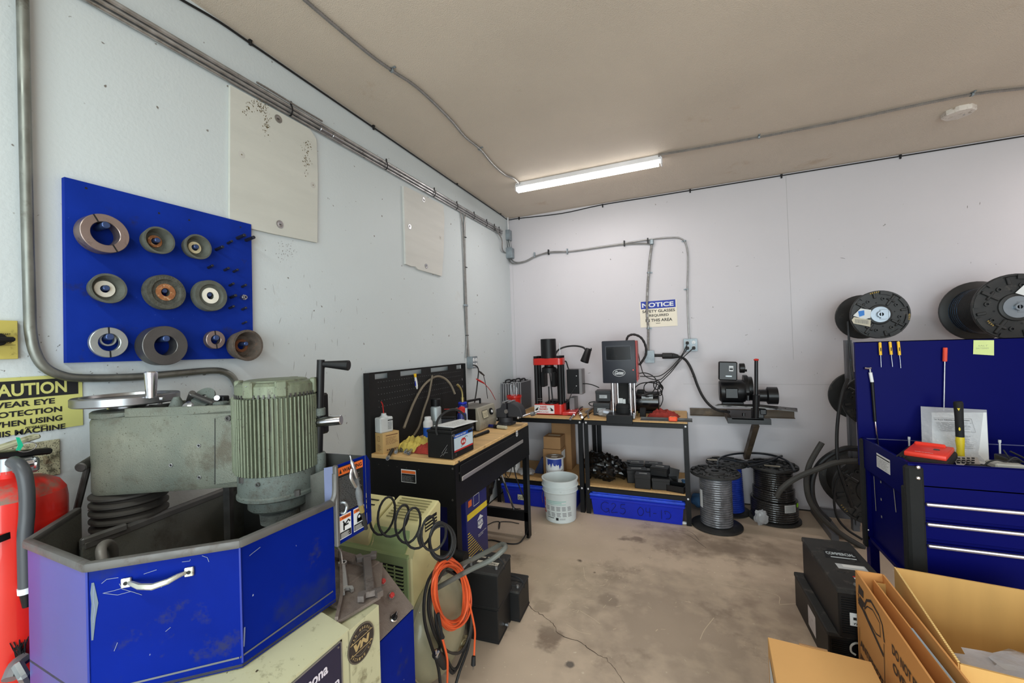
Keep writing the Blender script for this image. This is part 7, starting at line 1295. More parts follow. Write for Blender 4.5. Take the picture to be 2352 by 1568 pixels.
def floor_reel(label, c, R, H, rw, m, Rf=None, tg=None):
    T = thing('hose_reel', label, 'reel', (c[0], c[1], 0), 0, 'hose reels standing on the floor'); M = M4.Translation((c[0], c[1], .014))
    b = B(rb_); b.lathe([(0, 0), (R*.96, 0), (R*1.02, .004), (R*1.02, .016), (R*.98, .02), (0, .022)], M4.Translation((c[0], c[1], .0)), 40); part(T, 'base_flange', b)
    flange(T, M4.Translation((c[0], c[1], H)), R); wound(T, M, rw, .01, H-.03, .0085, m, Rf)
    if tg: b = B(tagm); b.rect(tg[0], tg[1], tg[2], tg[3], M4.Translation((c[0], c[1], H))@M4.Rotation(tg[4], 4, 'Z'), .0145); b.mt(inkg); b.rows(tg[0]+.005, tg[1]+.005, tg[2]-.01, tg[3]-.01, 4, M4.Translation((c[0], c[1], H))@M4.Rotation(tg[4], 4, 'Z'), .015, .3); part(T, 'paper_tag', b)
    return T
c1_ = wZ(1641, 1080, .43); c2_ = wZ(1662, 1059, .42); c3_ = wZ(1772, 1066, .44)
c1_.y = min(c1_.y, -.55); c3_.y = -.26
T = floor_reel('silver-wrapped hose reel standing nearest, in front of the blue one', c1_, .185, .43, .120, wrap_)
b = B(white); b.lathe([(.1215, .16), (.1215, .30)], M4.Translation((c1_.x, c1_.y, 0)), 4, rad(195), rad(215)); part(T, 'side_label', b)
T = floor_reel('blue plastic-wrapped hose reel behind the silver one', (c2_.x+.02, -.20, 0), .165, .42, .118, wrapb, lambda t: .128-.012*t, (-.15, .0, .08, .04, .1))
T = floor_reel('large black-wrapped hose reel nearest the hose rack', c3_, .185, .44, .15, wrapk, lambda t: .170 if t < .38 else (.152 if t < .6 else .142), (-.06, -.09, .11, .04, -.1))
b = B(mat('tag_print', (190, 192, 192), .6)); Mq = M4.Translation((c3_.x, c3_.y, 0)); b.lathe([(.1735, .115), (.1735, .175)], Mq, 5, rad(-75), rad(-42)); b.mt(mat('dot_green', (150, 220, 40), .5)); Md = Mq@M4.Rotation(rad(-34), 4, 'Z')@M4.Translation((.174, 0, .165))@M4.Rotation(rad(90), 4, 'Y'); b.lathe([(0, .001), (.018, .001)], Md, 16); b.mt(inkg)
for k in range(5): b.lathe([(.1742, .122+k*.01), (.1742, .126+k*.01)], Mq, 4, rad(-73), rad(-46))
part(T, 'shipping_label', b)
b = B(clear); lump(b, (c3_.x-.12, c3_.y-.17, .06), (.05, .03, .06), 3, .3, 20); part(T, 'torn_wrap', b)
T = thing('loose_hose', 'loose black hose lengths draped over the floor reel tops', 'hose', (c2_.x, -.25, .46)); hbl = mat('hose_blue_black', (26, 30, 36), .4, var=.5, vs=20, dirt=((70, 120, 170), .12, 30))
for q in (((1648, 1064), (1652, 1054), (1668, 1046), (1700, 1041), (1745, 1041), (1785, 1048), (1812, 1061), (1822, 1075), (1825, 1082)), ((1658, 1052), (1680, 1056), (1705, 1060), (1735, 1060), (1765, 1056), (1796, 1047)), ((1717, 1072), (1740, 1066), (1765, 1060), (1785, 1052))):
    part(T, 'hose_length', B(hbl).tube([wZ(x, y, .475) if 1 else 0 for x, y in q], .0085, 8, n=5))
# ------------------------------------------------------------------ hose rack on the right
HR = thing('hose_rack', 'grey steel rack of axles holding hose reels behind the tool cart', 'rack', (3.2, -.3, 0)); rk = mat('rack_grey', (104, 104, 108), .5, .3, var=.1)
for x in (2.935, 4.1):
    b = B(rk); b.bb((x-.02, -.33, 0), (x+.02, -.28, 1.46)); b.bb((x-.006, -.345, .05), (x+.02, -.33, 1.44)); part(HR, 'upright', b)
b = B(rk); b.bb((2.715, -.56, .0), (2.76, -.02, .05)); b.bb((2.73, -.555, .045), (2.79, -.02, .052)); part(HR, 'foot', b)
b = B(rk); b.bb((2.74, -.09, .0), (4.1, -.04, .055)); part(HR, 'cross_beam', b)
for z in (1.03, .39): b = B(steel); b.cyl((2.94, -.31, z+.0), (4.1, -.31, z), .006, seg=8); part(HR, 'axle_rail', b)
def rack_reel(label, x, z, yf_, yb_, R, rw, m, hub=1):
    T = thing('hose_reel', label, 'reel', (x, (yf_+yb_)/2, z-R), 0, 'hose reels on the rack'); Mf_ = fr((x, yf_, z), z=(0, -1, 0), x=(1, 0, 0)); Mb = fr((x, yb_, z), z=(0, 1, 0), x=(1, 0, 0))
    flange(T, Mf_, R); flange(T, Mb, R, plain=1); wound(T, fr((x, yb_-.01, z), z=(0, -1, 0), x=(1, 0, 0)), rw, 0, yb_-yf_-.02, .006, m)
    if hub:
        b = B(steelw2); b.lathe([(.012, .012), (.055*R/.17, .012), (.055*R/.17, .016), (.018, .016)], Mf_, 30, close=True); b.lathe([(.013, .012), (.022, .012), (.022, .034), (.013, .034)], Mf_, 18, close=True); b.box((0, 0, .03), (.005, .056, .005), Mf_); part(T, 'hub_washer', b)
        b = B(inkg); b.frame(-.005, -.035, .05, .07, .002, Mf_, .0165); part(T, 'hub_print', b)
    return T, Mf_
hosek = mat('hose_black', (24, 24, 26), .5, var=.25, vs=20)
R_ = 56*2.83/943
T, Mf_ = rack_reel('nearly empty hose reel at the top left of the rack above the cart', 3.052, 1.637, -.55, -.23, .170, .055, rb_)
b = B(paper); b.prism([(-.155, .0), (-.11, .05), (-.05, .035), (-.055, -.02), (-.09, -.03)], .0006, Mf_, .014); b.mt(mat('ink_blue', (60, 130, 210), .6)); b.prism([(-.12, -.01), (-.125, .03), (-.09, .035), (-.09, .0)], .0004, Mf_, .015); b.mt(tagm); b.prism([(-.165, -.03), (-.15, -.01), (-.055, -.035), (-.06, -.085), (-.155, -.055)], .0006, Mf_, .0155); b.mt(inkg)
for k in range(14): b.rect(-.145+k*.0055, -.052-k*.001, .0025, .028, Mf_, .0165)
part(T, 'paper_tag', b)
gold2 = mat('paint_gold', (176, 146, 70), .6)
def gtxt(T, M, s, R, a0, h=.012):
    b = B(gold2)
    for k, ch in enumerate(s): b.text(ch, -.004, -h/2, .008, h, M@M4.Rotation(a0-k*.075, 4, 'Z')@M4.Translation((R, 0, 0))@M4.Rotation(-pi/2, 4, 'Z'), .0148, .02)
    part(T, 'painted_number', b)
gtxt(T, Mf_, '40387', .158, 1.9); gtxt(T, Mf_, '4097', .158, -.05)
b = B(hbl); b.tube([wY(1948, 738, -.38), wY(1950, 780, -.40), wY(1954, 830, -.42), wY(1958, 862, -.44), wY(1960, 880, -.44)], .0075, 7, n=4); part(T, 'hose_end', b)
T, Mf_ = rack_reel('large blue and black hose reel at the top right of the rack', 3.745, 1.643, -.55, -.17, .215, .165, hosek)
gtxt(T, Mf_, '4636', .165, 3.9); b = B(paper); b.prism([(-.01, .09), (.06, .17), (.12, .12), (.03, .07)], .0006, Mf_, .0145); part(T, 'paper_tag', b)
b = B(mat('print_blue', (70, 140, 200), .5, var=.6, vs=90, dirt=((24, 26, 30), .5, 60))); 
for k in range(5): b.lathe([(.1665, .0), (.1668, .003)], fr((3.745, -.19-.024*k, 1.643), z=(0, -1, 0), x=(1, 0, 0)), 40, rad(110), rad(250))
part(T, 'hose_print', b)
b = B(hosek); T, Mf_ = rack_reel('middle hose reel mostly hidden behind the blue cart panel', 2.995, 1.027, -.55, -.25, .185, .11, hosek, 0)
b = B(hosek); b.tube([wY(1947, 870, -.57), wY(1936, 900, -.60), wY(1926, 950, -.62), wY(1922, 1010, -.64), wY(1926, 1070, -.66), wY(1940, 1115, -.66), wY(1958, 1165, -.66)], .011, 8, n=5); part(T, 'hose_end', b)
T, Mf_ = rack_reel('bottom hose reel wound with thick black hose beside the cart leg', 2.985, .372, -.52, -.20, .245, .20, mat('hose_thick', (36, 35, 34), .5), 0); gtxt(T, Mf_, '4304', .225, 3.9)
T = thing('loose_hose', 'thick black hose ends springing up off the bottom rack reel', 'hose', (2.75, -.5, .02)); hk = rubber2
for q, y in ((((1888, 1016), (1872, 1042), (1858, 1070), (1852, 1105), (1858, 1145), (1878, 1178), (1905, 1205), (1940, 1232), (1985, 1258)), -.62), (((1972, 1030), (1940, 1030), (1905, 1045), (1880, 1068), (1866, 1100), (1866, 1140), (1880, 1172), (1905, 1196)), -.60), (((1783, 1142), (1792, 1126), (1812, 1108), (1840, 1092), (1880, 1076), (1920, 1062), (1968, 1058)), -.66), (((1950, 1080), (1925, 1100), (1916, 1140), (1922, 1185), (1945, 1215), (1980, 1238)), -.58)):
    part(T, 'hose_length', B(hosek if q[0][0] in (1972, 1950) else mat('hose_dusty', (58, 56, 53), .6, var=.2, vs=10)).tube([wY(a, c, y) for a, c in q], .019 if q[0][0] != 1950 else .008, 10, n=6))
# ------------------------------------------------------------------ hose saw on the wall bracket
HS = thing('hose_saw', 'black hose cut-off saw with red-tipped lever on a wall bracket', 'saw', (2.2, -.3, .43)); bm = mat('bracket_steel', (92, 80, 68), .55, .4, var=.2, vs=8, dirt=((120, 100, 78), .4, 6)); sk = mat('saw_black', (21, 21, 23), .35, .1, var=.15)
z0, z1 = wY(1600, 954, -.03).z, wY(1600, 941, -.03).z; x0, x1 = 1.80, 2.63
b = B(bm); b.bb((x0, -.008, z0), (x1, -.001, z1+.014)); b.bb((x0, -.035, z1+.008), (x1, -.001, z1+.014)); b.bb((x0, -.035, z0-.002), (x1, -.001, z0+.004)); part(HS, 'wall_channel', b)
b = B(bm); b.tube([wY(1736, 974, -.42), wY(1714, 1050, -.03)], .03, 4); part(HS, 'strut', b)
yy0, yy1 = -.47, -.03; zp0 = wY(1722, 974, yy0).z; xp0, xp1 = wY(1672, 974, yy0).x, wY(1772, 976, yy0).x
b = B(sk); b.bb((xp0, yy0, zp0), (xp1, yy0+.05, zp0+.045)); b.bb((xp0+.03, yy0, zp0+.035), (xp1-.05, yy1, zp0+.047)); b.mt(bm); b.bb((xp0, yy0+.02, zp0+.005), (xp0+.04, yy1, zp0+.04)); part(HS, 'base_frame', b)
zt_s = zp0+.047
def sy(x, y, yy=-.32): return wY(x, y, yy)
b = B(sk); r_ = (sy(1680, 872).z-sy(1680, 924).z)/2; mcx = sy(1652, 900).x; mdx = sy(1712, 900).x; zc_ = sy(1680, 898).z
b.lathe([(0, 0), (r_*.85, 0), (r_*.97, .012), (r_, .03), (r_, mdx-mcx-.02), (r_*.9, mdx-mcx), (0, mdx-mcx)], fr((mcx, -.30, zc_), z=(1, 0, 0)), 32); b.box(((mcx+mdx)/2-.01, -.30-r_*.7, zc_-.01), (.10, r_*.7, .09), bev=.008); b.box(((mcx+mdx)/2, -.30, zc_-r_-.012), (.16, .12, .04), bev=.004); part(HS, 'motor', b)
Mb_ = fr(sy(1672, 852, -.42), x=(1, 0, -.04), y=(0, .0, 1)); w_ = sy(1693, 850, -.42).x-sy(1650, 850, -.42).x; h_ = sy(1670, 831, -.42).z-sy(1670, 874, -.42).z
b = B(sk); b.box((0, 0, -.035), (w_, h_, .07), Mb_, bev=.008); part(HS, 'switch_box', b); b = B(white); b.rect(w_*.06, -h_*.0, w_*.22, h_*.28, Mb_, .0012); b.mt(black); b.rect(w_*.08, h_*.06, w_*.18, h_*.1, Mb_, .002); b.rect(w_*.08, h_*.2, w_*.18, h_*.02, Mb_, .002); b.mt(galv); b.rect(-w_*.12, -h_*.3, w_*.33, h_*.06, Mb_, .0012); part(HS, 'switch', b)
b = B(sk); p = sy(1701, 845, -.36); b.cyl(p-V((.01, 0, 0)), p+V((.03, 0, 0)), .04, seg=18, bev=.004); b.cyl(p+V((.03, 0, -.02)), p+V((.045, 0, -.02)), .01, seg=8); part(HS, 'junction_cap', b)
b = B(sk); gx_, gz = sy(1728, 892, -.36).x, sy(1728, 895, -.36).z; b.prism([(-.07, -.07), (.10, -.07), (.13, -.02), (.09, .07), (.04, .11), (-.02, .115), (-.05, .09), (-.075, .02)], .035, fr((gx_-.02, -.25, gz), x=(0, -1, 0), y=(0, 0, 1)), bev=.004); b.lathe([(0, 0), (.10, 0), (.10, .04), (0, .04)], fr((gx_-.03, -.26, gz), z=(1, 0, 0)), 28); part(HS, 'blade_guard', b)
b = B(sk); r2_ = (sy(1775, 889).z-sy(1775, 929).z)/2; b.lathe([(0, 0), (r2_*.7, 0), (r2_*.72, .05), (r2_, .06), (r2_, sy(1786, 900).x-sy(1744, 900).x), (0, sy(1786, 900).x-sy(1744, 900).x)], fr((sy(1744, 900).x, -.30, sy(1770, 909).z), z=(1, 0, 0)), 28); part(HS, 'exhaust_can', b)
b = B(sk); hl = wY(1737, 906, -.46); ht = wY(1737, 828, -.46); b.cyl(hl, ht, .0135, seg=14); b.cyl(wY(1736, 970, -.44), hl, .024, .026, seg=14); b.bb((hl.x-.03, -.46, zt_s), (hl.x+.05, -.36, zt_s+.07), bev=.006); part(HS, 'lever', b)
b = B(red); b.lathe([(0, 0), (.016, 0), (.019, .006), (.016, .014), (0, .018)], M4.Translation(ht), 18); part(HS, 'lever_knob', b)
wt_ = mat('table_worn', (104, 102, 100), .35, .8, dirt=((30, 30, 32), .5, 14))
for q in (((1643, 930, -.44), (1729, 934, -.47), (1729, 928, -.40), (1650, 927, -.36)), ((1740, 934, -.47), (1832, 944, -.46), (1831, 937, -.39), (1741, 928, -.40))):
    b = B(wt_); P = [wY(x, y, yy) for x, y, yy in q]; z_ = P[0].z; b.quad([V((p.x, p.y, p.z)) for p in P], .007, (0, 0, -1)); part(HS, 'table_arm', b)
b = B(ink)
for x, y in ((1652, 932), (1668, 932), (1684, 931), (1700, 930), (1772, 936), (1786, 937), (1804, 938), (1824, 941)): p = wY(x, y, -.43); b.cyl(p, p+V((0, 0, .002)), .004, seg=8)
part(HS, 'table_holes', b, kind='stuff')
b = B(sk); b.box(sy(1752, 945, -.44), (.05, .05, .05), bev=.008); b.cyl(sy(1708, 955, -.46), sy(1708, 948, -.46), .012, seg=10); b.cyl(sy(1718, 920, -.44), sy(1718, 908, -.44), .012, seg=10); part(HS, 'clamp_block', b)
# ================================================================== blue tool cart
cb = mat('cart_navy', (6, 9, 82), .4, var=.06, vs=3, spec=.06); bump_ = mat('bumper_black', (24, 25, 25), .85, var=.2, bs=300, bump=.3); pull = mat('pull_alu', (206, 196, 200), .28, .8)
TC = thing('tool_cart', 'dark blue rolling tool cart with black corner bumpers and silver drawer pulls', 'cart', (3.2, -1.5, 0))
kx0, kx1, ky0, ky1, kz = 2.70, 3.85, -1.79, -1.25, .90
b = B(cb); b.bb((kx0, ky0, .725), (kx1, ky0+.004, kz+.004)); b.bb((kx0, ky0, kz), (kx1, ky0+.014, kz+.006), bev=.002); part(TC, 'tray_front', b)
b = B(cb); b.bb((kx0, ky0+.004, .735), (kx0+.004, ky1, kz)); b.bb((kx0, ky0+.004, kz-.002), (kx0+.014, ky1, kz+.006), bev=.002); part(TC, 'tray_side', b)
b = B(cb); b.bb((kx1-.004, ky0, .735), (kx1, ky1, kz)); part(TC, 'tray_side', b); b = B(cb); b.bb((kx0, ky0, .80), (kx1, ky1, .805)); part(TC, 'tray_floor', b)
zbk = wX(1992, 1236, kx0).z
b = B(cb); b.bb((kx0+.02, ky0+.012, zbk), (kx1-.02, ky1-.01, .735)); b.bb((kx0+.004, ky0+.01, zbk), (kx0+.022, ky1, zbk+.018)); part(TC, 'cabinet', b)
for k, (y0_, y1_) in enumerate(((1160, 1180), (1205, 1225), (1253, 1272))):
    zc_ = wY(2160, y0_, ky0-.015).z; zt_2 = .722 if k == 0 else wY(2160, (1205, 1253)[k-1], ky0-.015).z-.028; zlo = (.655, .565, .36)[k]
    zc_ = (.731, .642, .545)[k]; zlo = (.662, .566, .30)[k]
    b = B(cb); b.bb((kx0+.05, ky0-.004, zlo), (kx1-.03, ky0+.010, zc_+.004), bev=.002); part(TC, 'drawer', b); b = B(pull); b.bb((kx0+.052, ky0-.022, zc_-.014), (kx1-.04, ky0-.004, zc_+.001), bev=.005, seg=2); part(TC, 'drawer_pull', b)
b = B(bump_); b.bb((kx0-.012, ky0-.014, .16), (kx0+.052, ky0+.03, kz-.008), bev=.010); b.bb((kx0-.014, ky0+.0, .16), (kx0+.01, ky0+.045, .79), bev=.006); part(TC, 'corner_bumper', b)
b = B(bump_); b.bb((kx0-.012, ky1-.028, .28), (kx0+.03, ky1+.012, kz+.0), bev=.008); part(TC, 'corner_bumper', b)
b = B(cb); b.bb((kx0+.004, ky1-.05, .05), (kx0+.045, ky1, .74)); part(TC, 'leg', b); b = B(cb); b.bb((kx0+.004, ky0, .05), (kx0+.045, ky0+.045, .30)); part(TC, 'leg', b)
for y in (ky1-.03, ky0+.03): b = B(black); b.cyl((kx0+.01, y, .03), (kx0+.05, y, .03), .03, seg=18); part(TC, 'caster', b)
for x_, z_ in ((2109, 1073), (2109, 1098)): p = wY(x_, z_, ky0-.014); b = B(chrome); b.lathe([(0, 0), (.008, 0), (.009, .002), (.006, .005), (0, .006)], fr(p, z=(0, -1, 0)), 14); part(TC, 'bolt', b)
for x_, z_ in ((1977, 1015), (1978, 1034), (1995, 1217)): p = wX(x_, z_, kx0); b = B(chrome); b.lathe([(0, 0), (.006, 0), (.004, .004), (0, .005)], fr(p, z=(-1, 0, 0)), 10); part(TC, 'bolt', b)
b = B(paper); P = [wX(x, y, kx0-.0008) for x, y in ((2013, 1039), (2044, 1057), (2045, 1091), (2014, 1071))]; b.raw(P, [(0, 1, 2, 3)]); y0_, y1_, zb_, zt_3 = min(p.y for p in P), max(p.y for p in P), min(p.z for p in P), max(p.z for p in P)
Mn = fr((kx0-.001, y1_, (P[2].z+P[3].z)/2), z=(-1, 0, 0), x=(0, -1, 0)); b.mt(inkg); b.rows(.01, .006, y1_-y0_-.02, .05, 9, Mn, .0006, .3); b.mt(ink); b.rect(.004, .06, y1_-y0_-.008, .006, Mn, .0006); part(TC, 'warning_label', b)
sl_ = mat('slot_light', (150, 150, 146), .6); b = B(sl_)
for q in (((2007, 1093), (2012, 1173)), ((2043, 1110), (2052, 1117)), ((2052, 1118), (2058, 1176))): b.ribbon([wX(x, y, kx0+.018) for x, y in q], .008, (-1, 0, 0))
for x, y in ((2023, 1104), (2024, 1144), (2025, 1184)): b.ribbon([wX(x, y, kx0+.018), wX(x, y+5, kx0+.018)], .012, (-1, 0, 0))
part(TC, 'slot', b, kind='stuff')
# pegboard back
zt_p = 1.457; b = B(cb); b.bb((kx0-.012, ky1, .74), (kx1, ky1+.004, zt_p)); b.bb((kx0-.012, ky1, zt_p-.004), (kx1, ky1+.02, zt_p)); b.bb((kx0-.012, ky1-.002, zt_p*.0+.74), (kx0-.008, ky1+.02, zt_p)); part(TC, 'back_panel', b)
b = B(mat('weld_line', (90, 92, 130), .5)); b.bb((kx0, ky1-.003, .896), (kx1, ky1, .9)); part(TC, 'seam', b)
yp = ky1-.012
def gp(x, y, c=yp): return wY(x, y, c)
for k, (xa, ya_, xb, yb_) in enumerate(((2021, 785, 2024, 843), (2044, 784, 2050, 842), (2063, 783, 2069, 845))):
    T = thing('pocket_screwdriver', ['leftmost yellow pocket screwdriver clipped to the cart panel', 'middle yellow pocket screwdriver clipped to the cart panel', 'rightmost yellow pocket screwdriver clipped to the cart panel'][k], 'screwdriver', gp(xb, yb_), 0, 'pocket screwdrivers on the cart'); a = gp(xa, ya_); c = gp(xb, yb_)
    b = B(mat('driver_yellow', (240, 190, 40), .4)); b.cyl(a.lerp(c, .02), a.lerp(c, .52), .0068, seg=8); b.mt(ink); mid = a.lerp(c, .3); b.box(mid-V((0, .0065, 0)), (.004, .001, .02)); part(T, 'handle', b); b = B(steel); b.cyl(a.lerp(c, .5), c, .0016, seg=6); b.cyl(a, a.lerp(c, .06), .002, seg=6); part(T, 'blade', b)
T = thing('pickup_tool', 'long thin pickup tool with orange-red grip hanging on the cart', 'tool', gp(2168, 945)); a = gp(2171, 798); c = gp(2168, 942); b = B(mat('grip_orange', (226, 74, 50), .5)); b.cyl(a, gp(2170, 830), .0095, seg=10, bev=.002); part(T, 'grip', b); b = B(steel); b.cyl(gp(2170, 828), c, .003, seg=8); part(T, 'shaft', b)
T = thing('tire_gauge', 'long air chuck with black sleeve hanging at the cart left edge', 'gauge', gp(2012, 1020)); b = B(steel); b.tube([gp(1986, 845), gp(1993, 846), gp(2001, 845)], .006, 8); b.cyl(gp(1998, 846), gp(1999, 856), .005, seg=8); part(T, 'chuck', b); b = B(white); b.cyl(gp(1999, 855), gp(2003, 877), .0085, seg=12); part(T, 'label_sleeve', b); b = B(black); b.cyl(gp(2003, 877), gp(2010, 968), .0085, .007, seg=12); part(T, 'sleeve', b); b = B(chrome); b.cyl(gp(2010, 968), gp(2017, 1022), .0045, seg=10); part(T, 'rod', b)
b = B(mat('note_green', (210, 224, 150), .7)); P = [gp(x, y, ky1-.003) for x, y in ((2236, 781), (2283, 781), (2283, 816), (2235, 813))]; b.quad(P, .0006, (0, -1, 0)); b.mt(mat('pencil', (160, 170, 130), .8)); Mn = fr(P[3], x=(1, 0, 0), y=(0, 0, 1)); b.text('SALT', .02, .04, .04, .008, Mn, .001, 0, .2); b.text('BATTERIES', .012, .026, .05, .008, Mn, .001, 0, .2); solo('sticky_note', b, 'pale green sticky note on the upper cart panel', 'note')
T = thing('plastic_sleeve', 'clear plastic sleeve holding a printed sheet in the cart tray', 'sleeve', gp(2190, 1060, -1.36)); ys = -1.33
b = B(clear); P = [wY(x, y, c) for x, y, c in ((2115, 933, -1.28), (2267, 941, -1.28), (2273, 1064, -1.38), (2118, 1020, -1.38))]; b.raw([p+V((0, .002, 0)) for p in P], [(0, 1, 2, 3)]); part(T, 'sleeve_film', b)
P = [wY(x, y, c) for x, y, c in ((2140, 947, -1.284), (2266, 947, -1.284), (2272, 1068, -1.383), (2142, 1046, -1.383))]; b = B(paper); b.raw([p+V((0, .0005, 0)) for p in P], [(0, 1, 2, 3)]); o0 = P[3]; ex_ = P[2]-P[3]; ey_ = P[0]-P[3]; ex_.z = 0; Mn = fr(P[3]+V((0, -.0035, 0)), x=ex_, y=ey_); Wp, Hp = (P[1]-P[0]).length, (P[0]-P[3]).length; b.mt(ink); b.frame(Wp*.16, Hp*.56, Wp*.74, Hp*.3, .0008, Mn, .0005); b.text('On Your Vehicles and Equipment', Wp*.2, Hp*.80, Wp*.66, Hp*.035, Mn, .0006, .01); b.mt(inkg); b.rows(Wp*.18, Hp*.58, Wp*.7, Hp*.2, 9, Mn, .0006, .3); b.rows(Wp*.5, Hp*.2, Wp*.3, Hp*.3, 8, Mn, .0006, .22); part(T, 'printed_sheet', b)
T = thing('utility_knife', 'black and yellow long-handled tool standing upright in the cart tray', 'tool', gp(2204, 1058, -1.42)); yk = -1.42; yy_ = mat('handle_yellow', (214, 190, 36), .45, dirt=((120, 104, 40), .3, 30))
b = B(blackm); b.tube([gp(x, y, yk) for x, y in ((2200, 922), (2201, 926), (2203, 960), (2205, 1003))], [.016, .0185, .0165, .0165], 12, n=0); b.mt(yy_); p = gp(2202, 940, yk-.0175); b.raw([p+V((-.006, 0, .006)), p+V((.006, 0, .006)), p+V((0, 0, -.008))], [(0, 1, 2)]); p = gp(2204, 985, yk-.0175); b.lathe([(0, 0), (.005, 0)], fr(p, z=(0, -1, 0))@M4.Diagonal((.8, 1.8, 1, 1)), 12); part(T, 'grip', b)
b = B(yy_); b.tube([gp(x, y, yk) for x, y in ((2205, 1002), (2205, 1012), (2206, 1030), (2206, 1052), (2206, 1066))], [.016, .0175, .0145, .0165, .016], 12); part(T, 'handle', b)
T = thing('test_meter', 'red and black handheld tester lying on the cart tray corner', 'meter', gp(2120, 1045, -1.6)); rm_ = mat('meter_red', (232, 62, 44), .4, var=.05)
P = [wZ(x, y, .905) for x, y in ((2052, 1048), (2176, 1066), (2194, 1050), (2080, 1020))]; o_ = P[0]; ex_ = (P[1]-P[0]); ey_ = (P[3]-P[0]); Lx_, Ly_ = ex_.length, ey_.length; Mt_ = fr(o_, x=ex_, z=zl)
b = B(blackm); b.box((Lx_/2, Ly_/2, -.02), (Lx_, Ly_*.9, .045), Mt_@M4.Rotation(-.0, 4, 'X'), bev=.014, seg=2)
for k in range(3): b.box((.012+.012*k, .02, .003), (.006, .03, .004), Mt_)
part(T, 'rubber_boot', b)
b = B(rm_); b.box((Lx_/2+.01, Ly_/2+.005, .012), (Lx_*.80, Ly_*.72, .024), Mt_, bev=.006, seg=2); b.box((Lx_/2, Ly_*.78, .028), (Lx_*.62, .018, .018), Mt_, bev=.005); part(T, 'case', b); b = B(paper); b.text('CP7200', Lx_*.35, Ly_*.22, Lx_*.35, .007, Mt_, .0245, .03); b.mt(darksteel); b.lathe([(0, .0245), (.012, .0245), (.010, .028), (0, .028)], Mt_@M4.Translation((Lx_*.7, Ly_*.5, 0)), 16); part(T, 'markings', b)
T = thing('perforated_plate', 'silver perforated metal piece behind the red tester', 'plate', gp(2220, 1058, -1.5)); b = B(steel); b.box(gp(2218, 1062, -1.5), (.09, .03, .05), rot=(-.6, 0, 0)); b.mt(ink)
for i in range(4):
    for j in range(3): b.box(gp(2202+i*11, 1052+j*5, -1.52), (.010, .004, .006))
part(T, 'plate_body', b)
for x, lab in ((2088, 'white cable-tie post behind the red tester'), (2296, 'white cable-tie post at the right of the cart tray')): b = B(white); y0_ = 1003 if x < 2100 else 1010; b.cyl(gp(x, y0_+4, -1.3), gp(x+1, y0_+40, -1.3), .004, seg=8); b.cyl(gp(x, y0_, -1.3), gp(x, y0_+6, -1.3), .006, seg=8); solo('cable_tie', b, lab, 'tie')
b = B(mat('dark_box', (26, 26, 30), .4)); b.bb((gp(2300, 1080, -1.55).x, -1.6, .81), (gp(2330, 1080, -1.55).x, -1.5, .905), bev=.004); solo('junction_block', b, 'small dark box in the right part of the cart tray', 'box')
b = B(mat('pale_box', (190, 192, 184), .5)); b.box((3.12, -1.60, .862), (.10, .08, .05), bev=.006); solo('pale_case', b, 'pale plastic case partly visible at the right of the tray', 'case')
b = B(rubber); b.tube([gp(x, y, -1.62) for x, y in ((2262, 1068), (2272, 1060), (2290, 1056), (2312, 1060), (2330, 1050), (2352, 1062))], .0035, 6, n=4); b.tube([gp(x, y, -1.6) for x, y in ((2305, 1033), (2318, 1052), (2330, 1068))], .003, 6); b.tube([gp(x, y, -1.55) for x, y in ((2320, 1036), (2345, 1048), (2372, 1064))], .004, 6); solo('wire_bundle', b, 'thin black wires in the right part of the cart tray', 'wires')
b = B(blackm); b.box(gp(2250, 1076, -1.6), (.09, .06, .03), bev=.008); solo('black_tool', b, 'black tool body lying behind the cart front rim', 'tool')
b = B(cb); b.bb((kx0+.1, -1.36, .82), (kx0+.5, -1.30, .93)) ; b.bm.free()
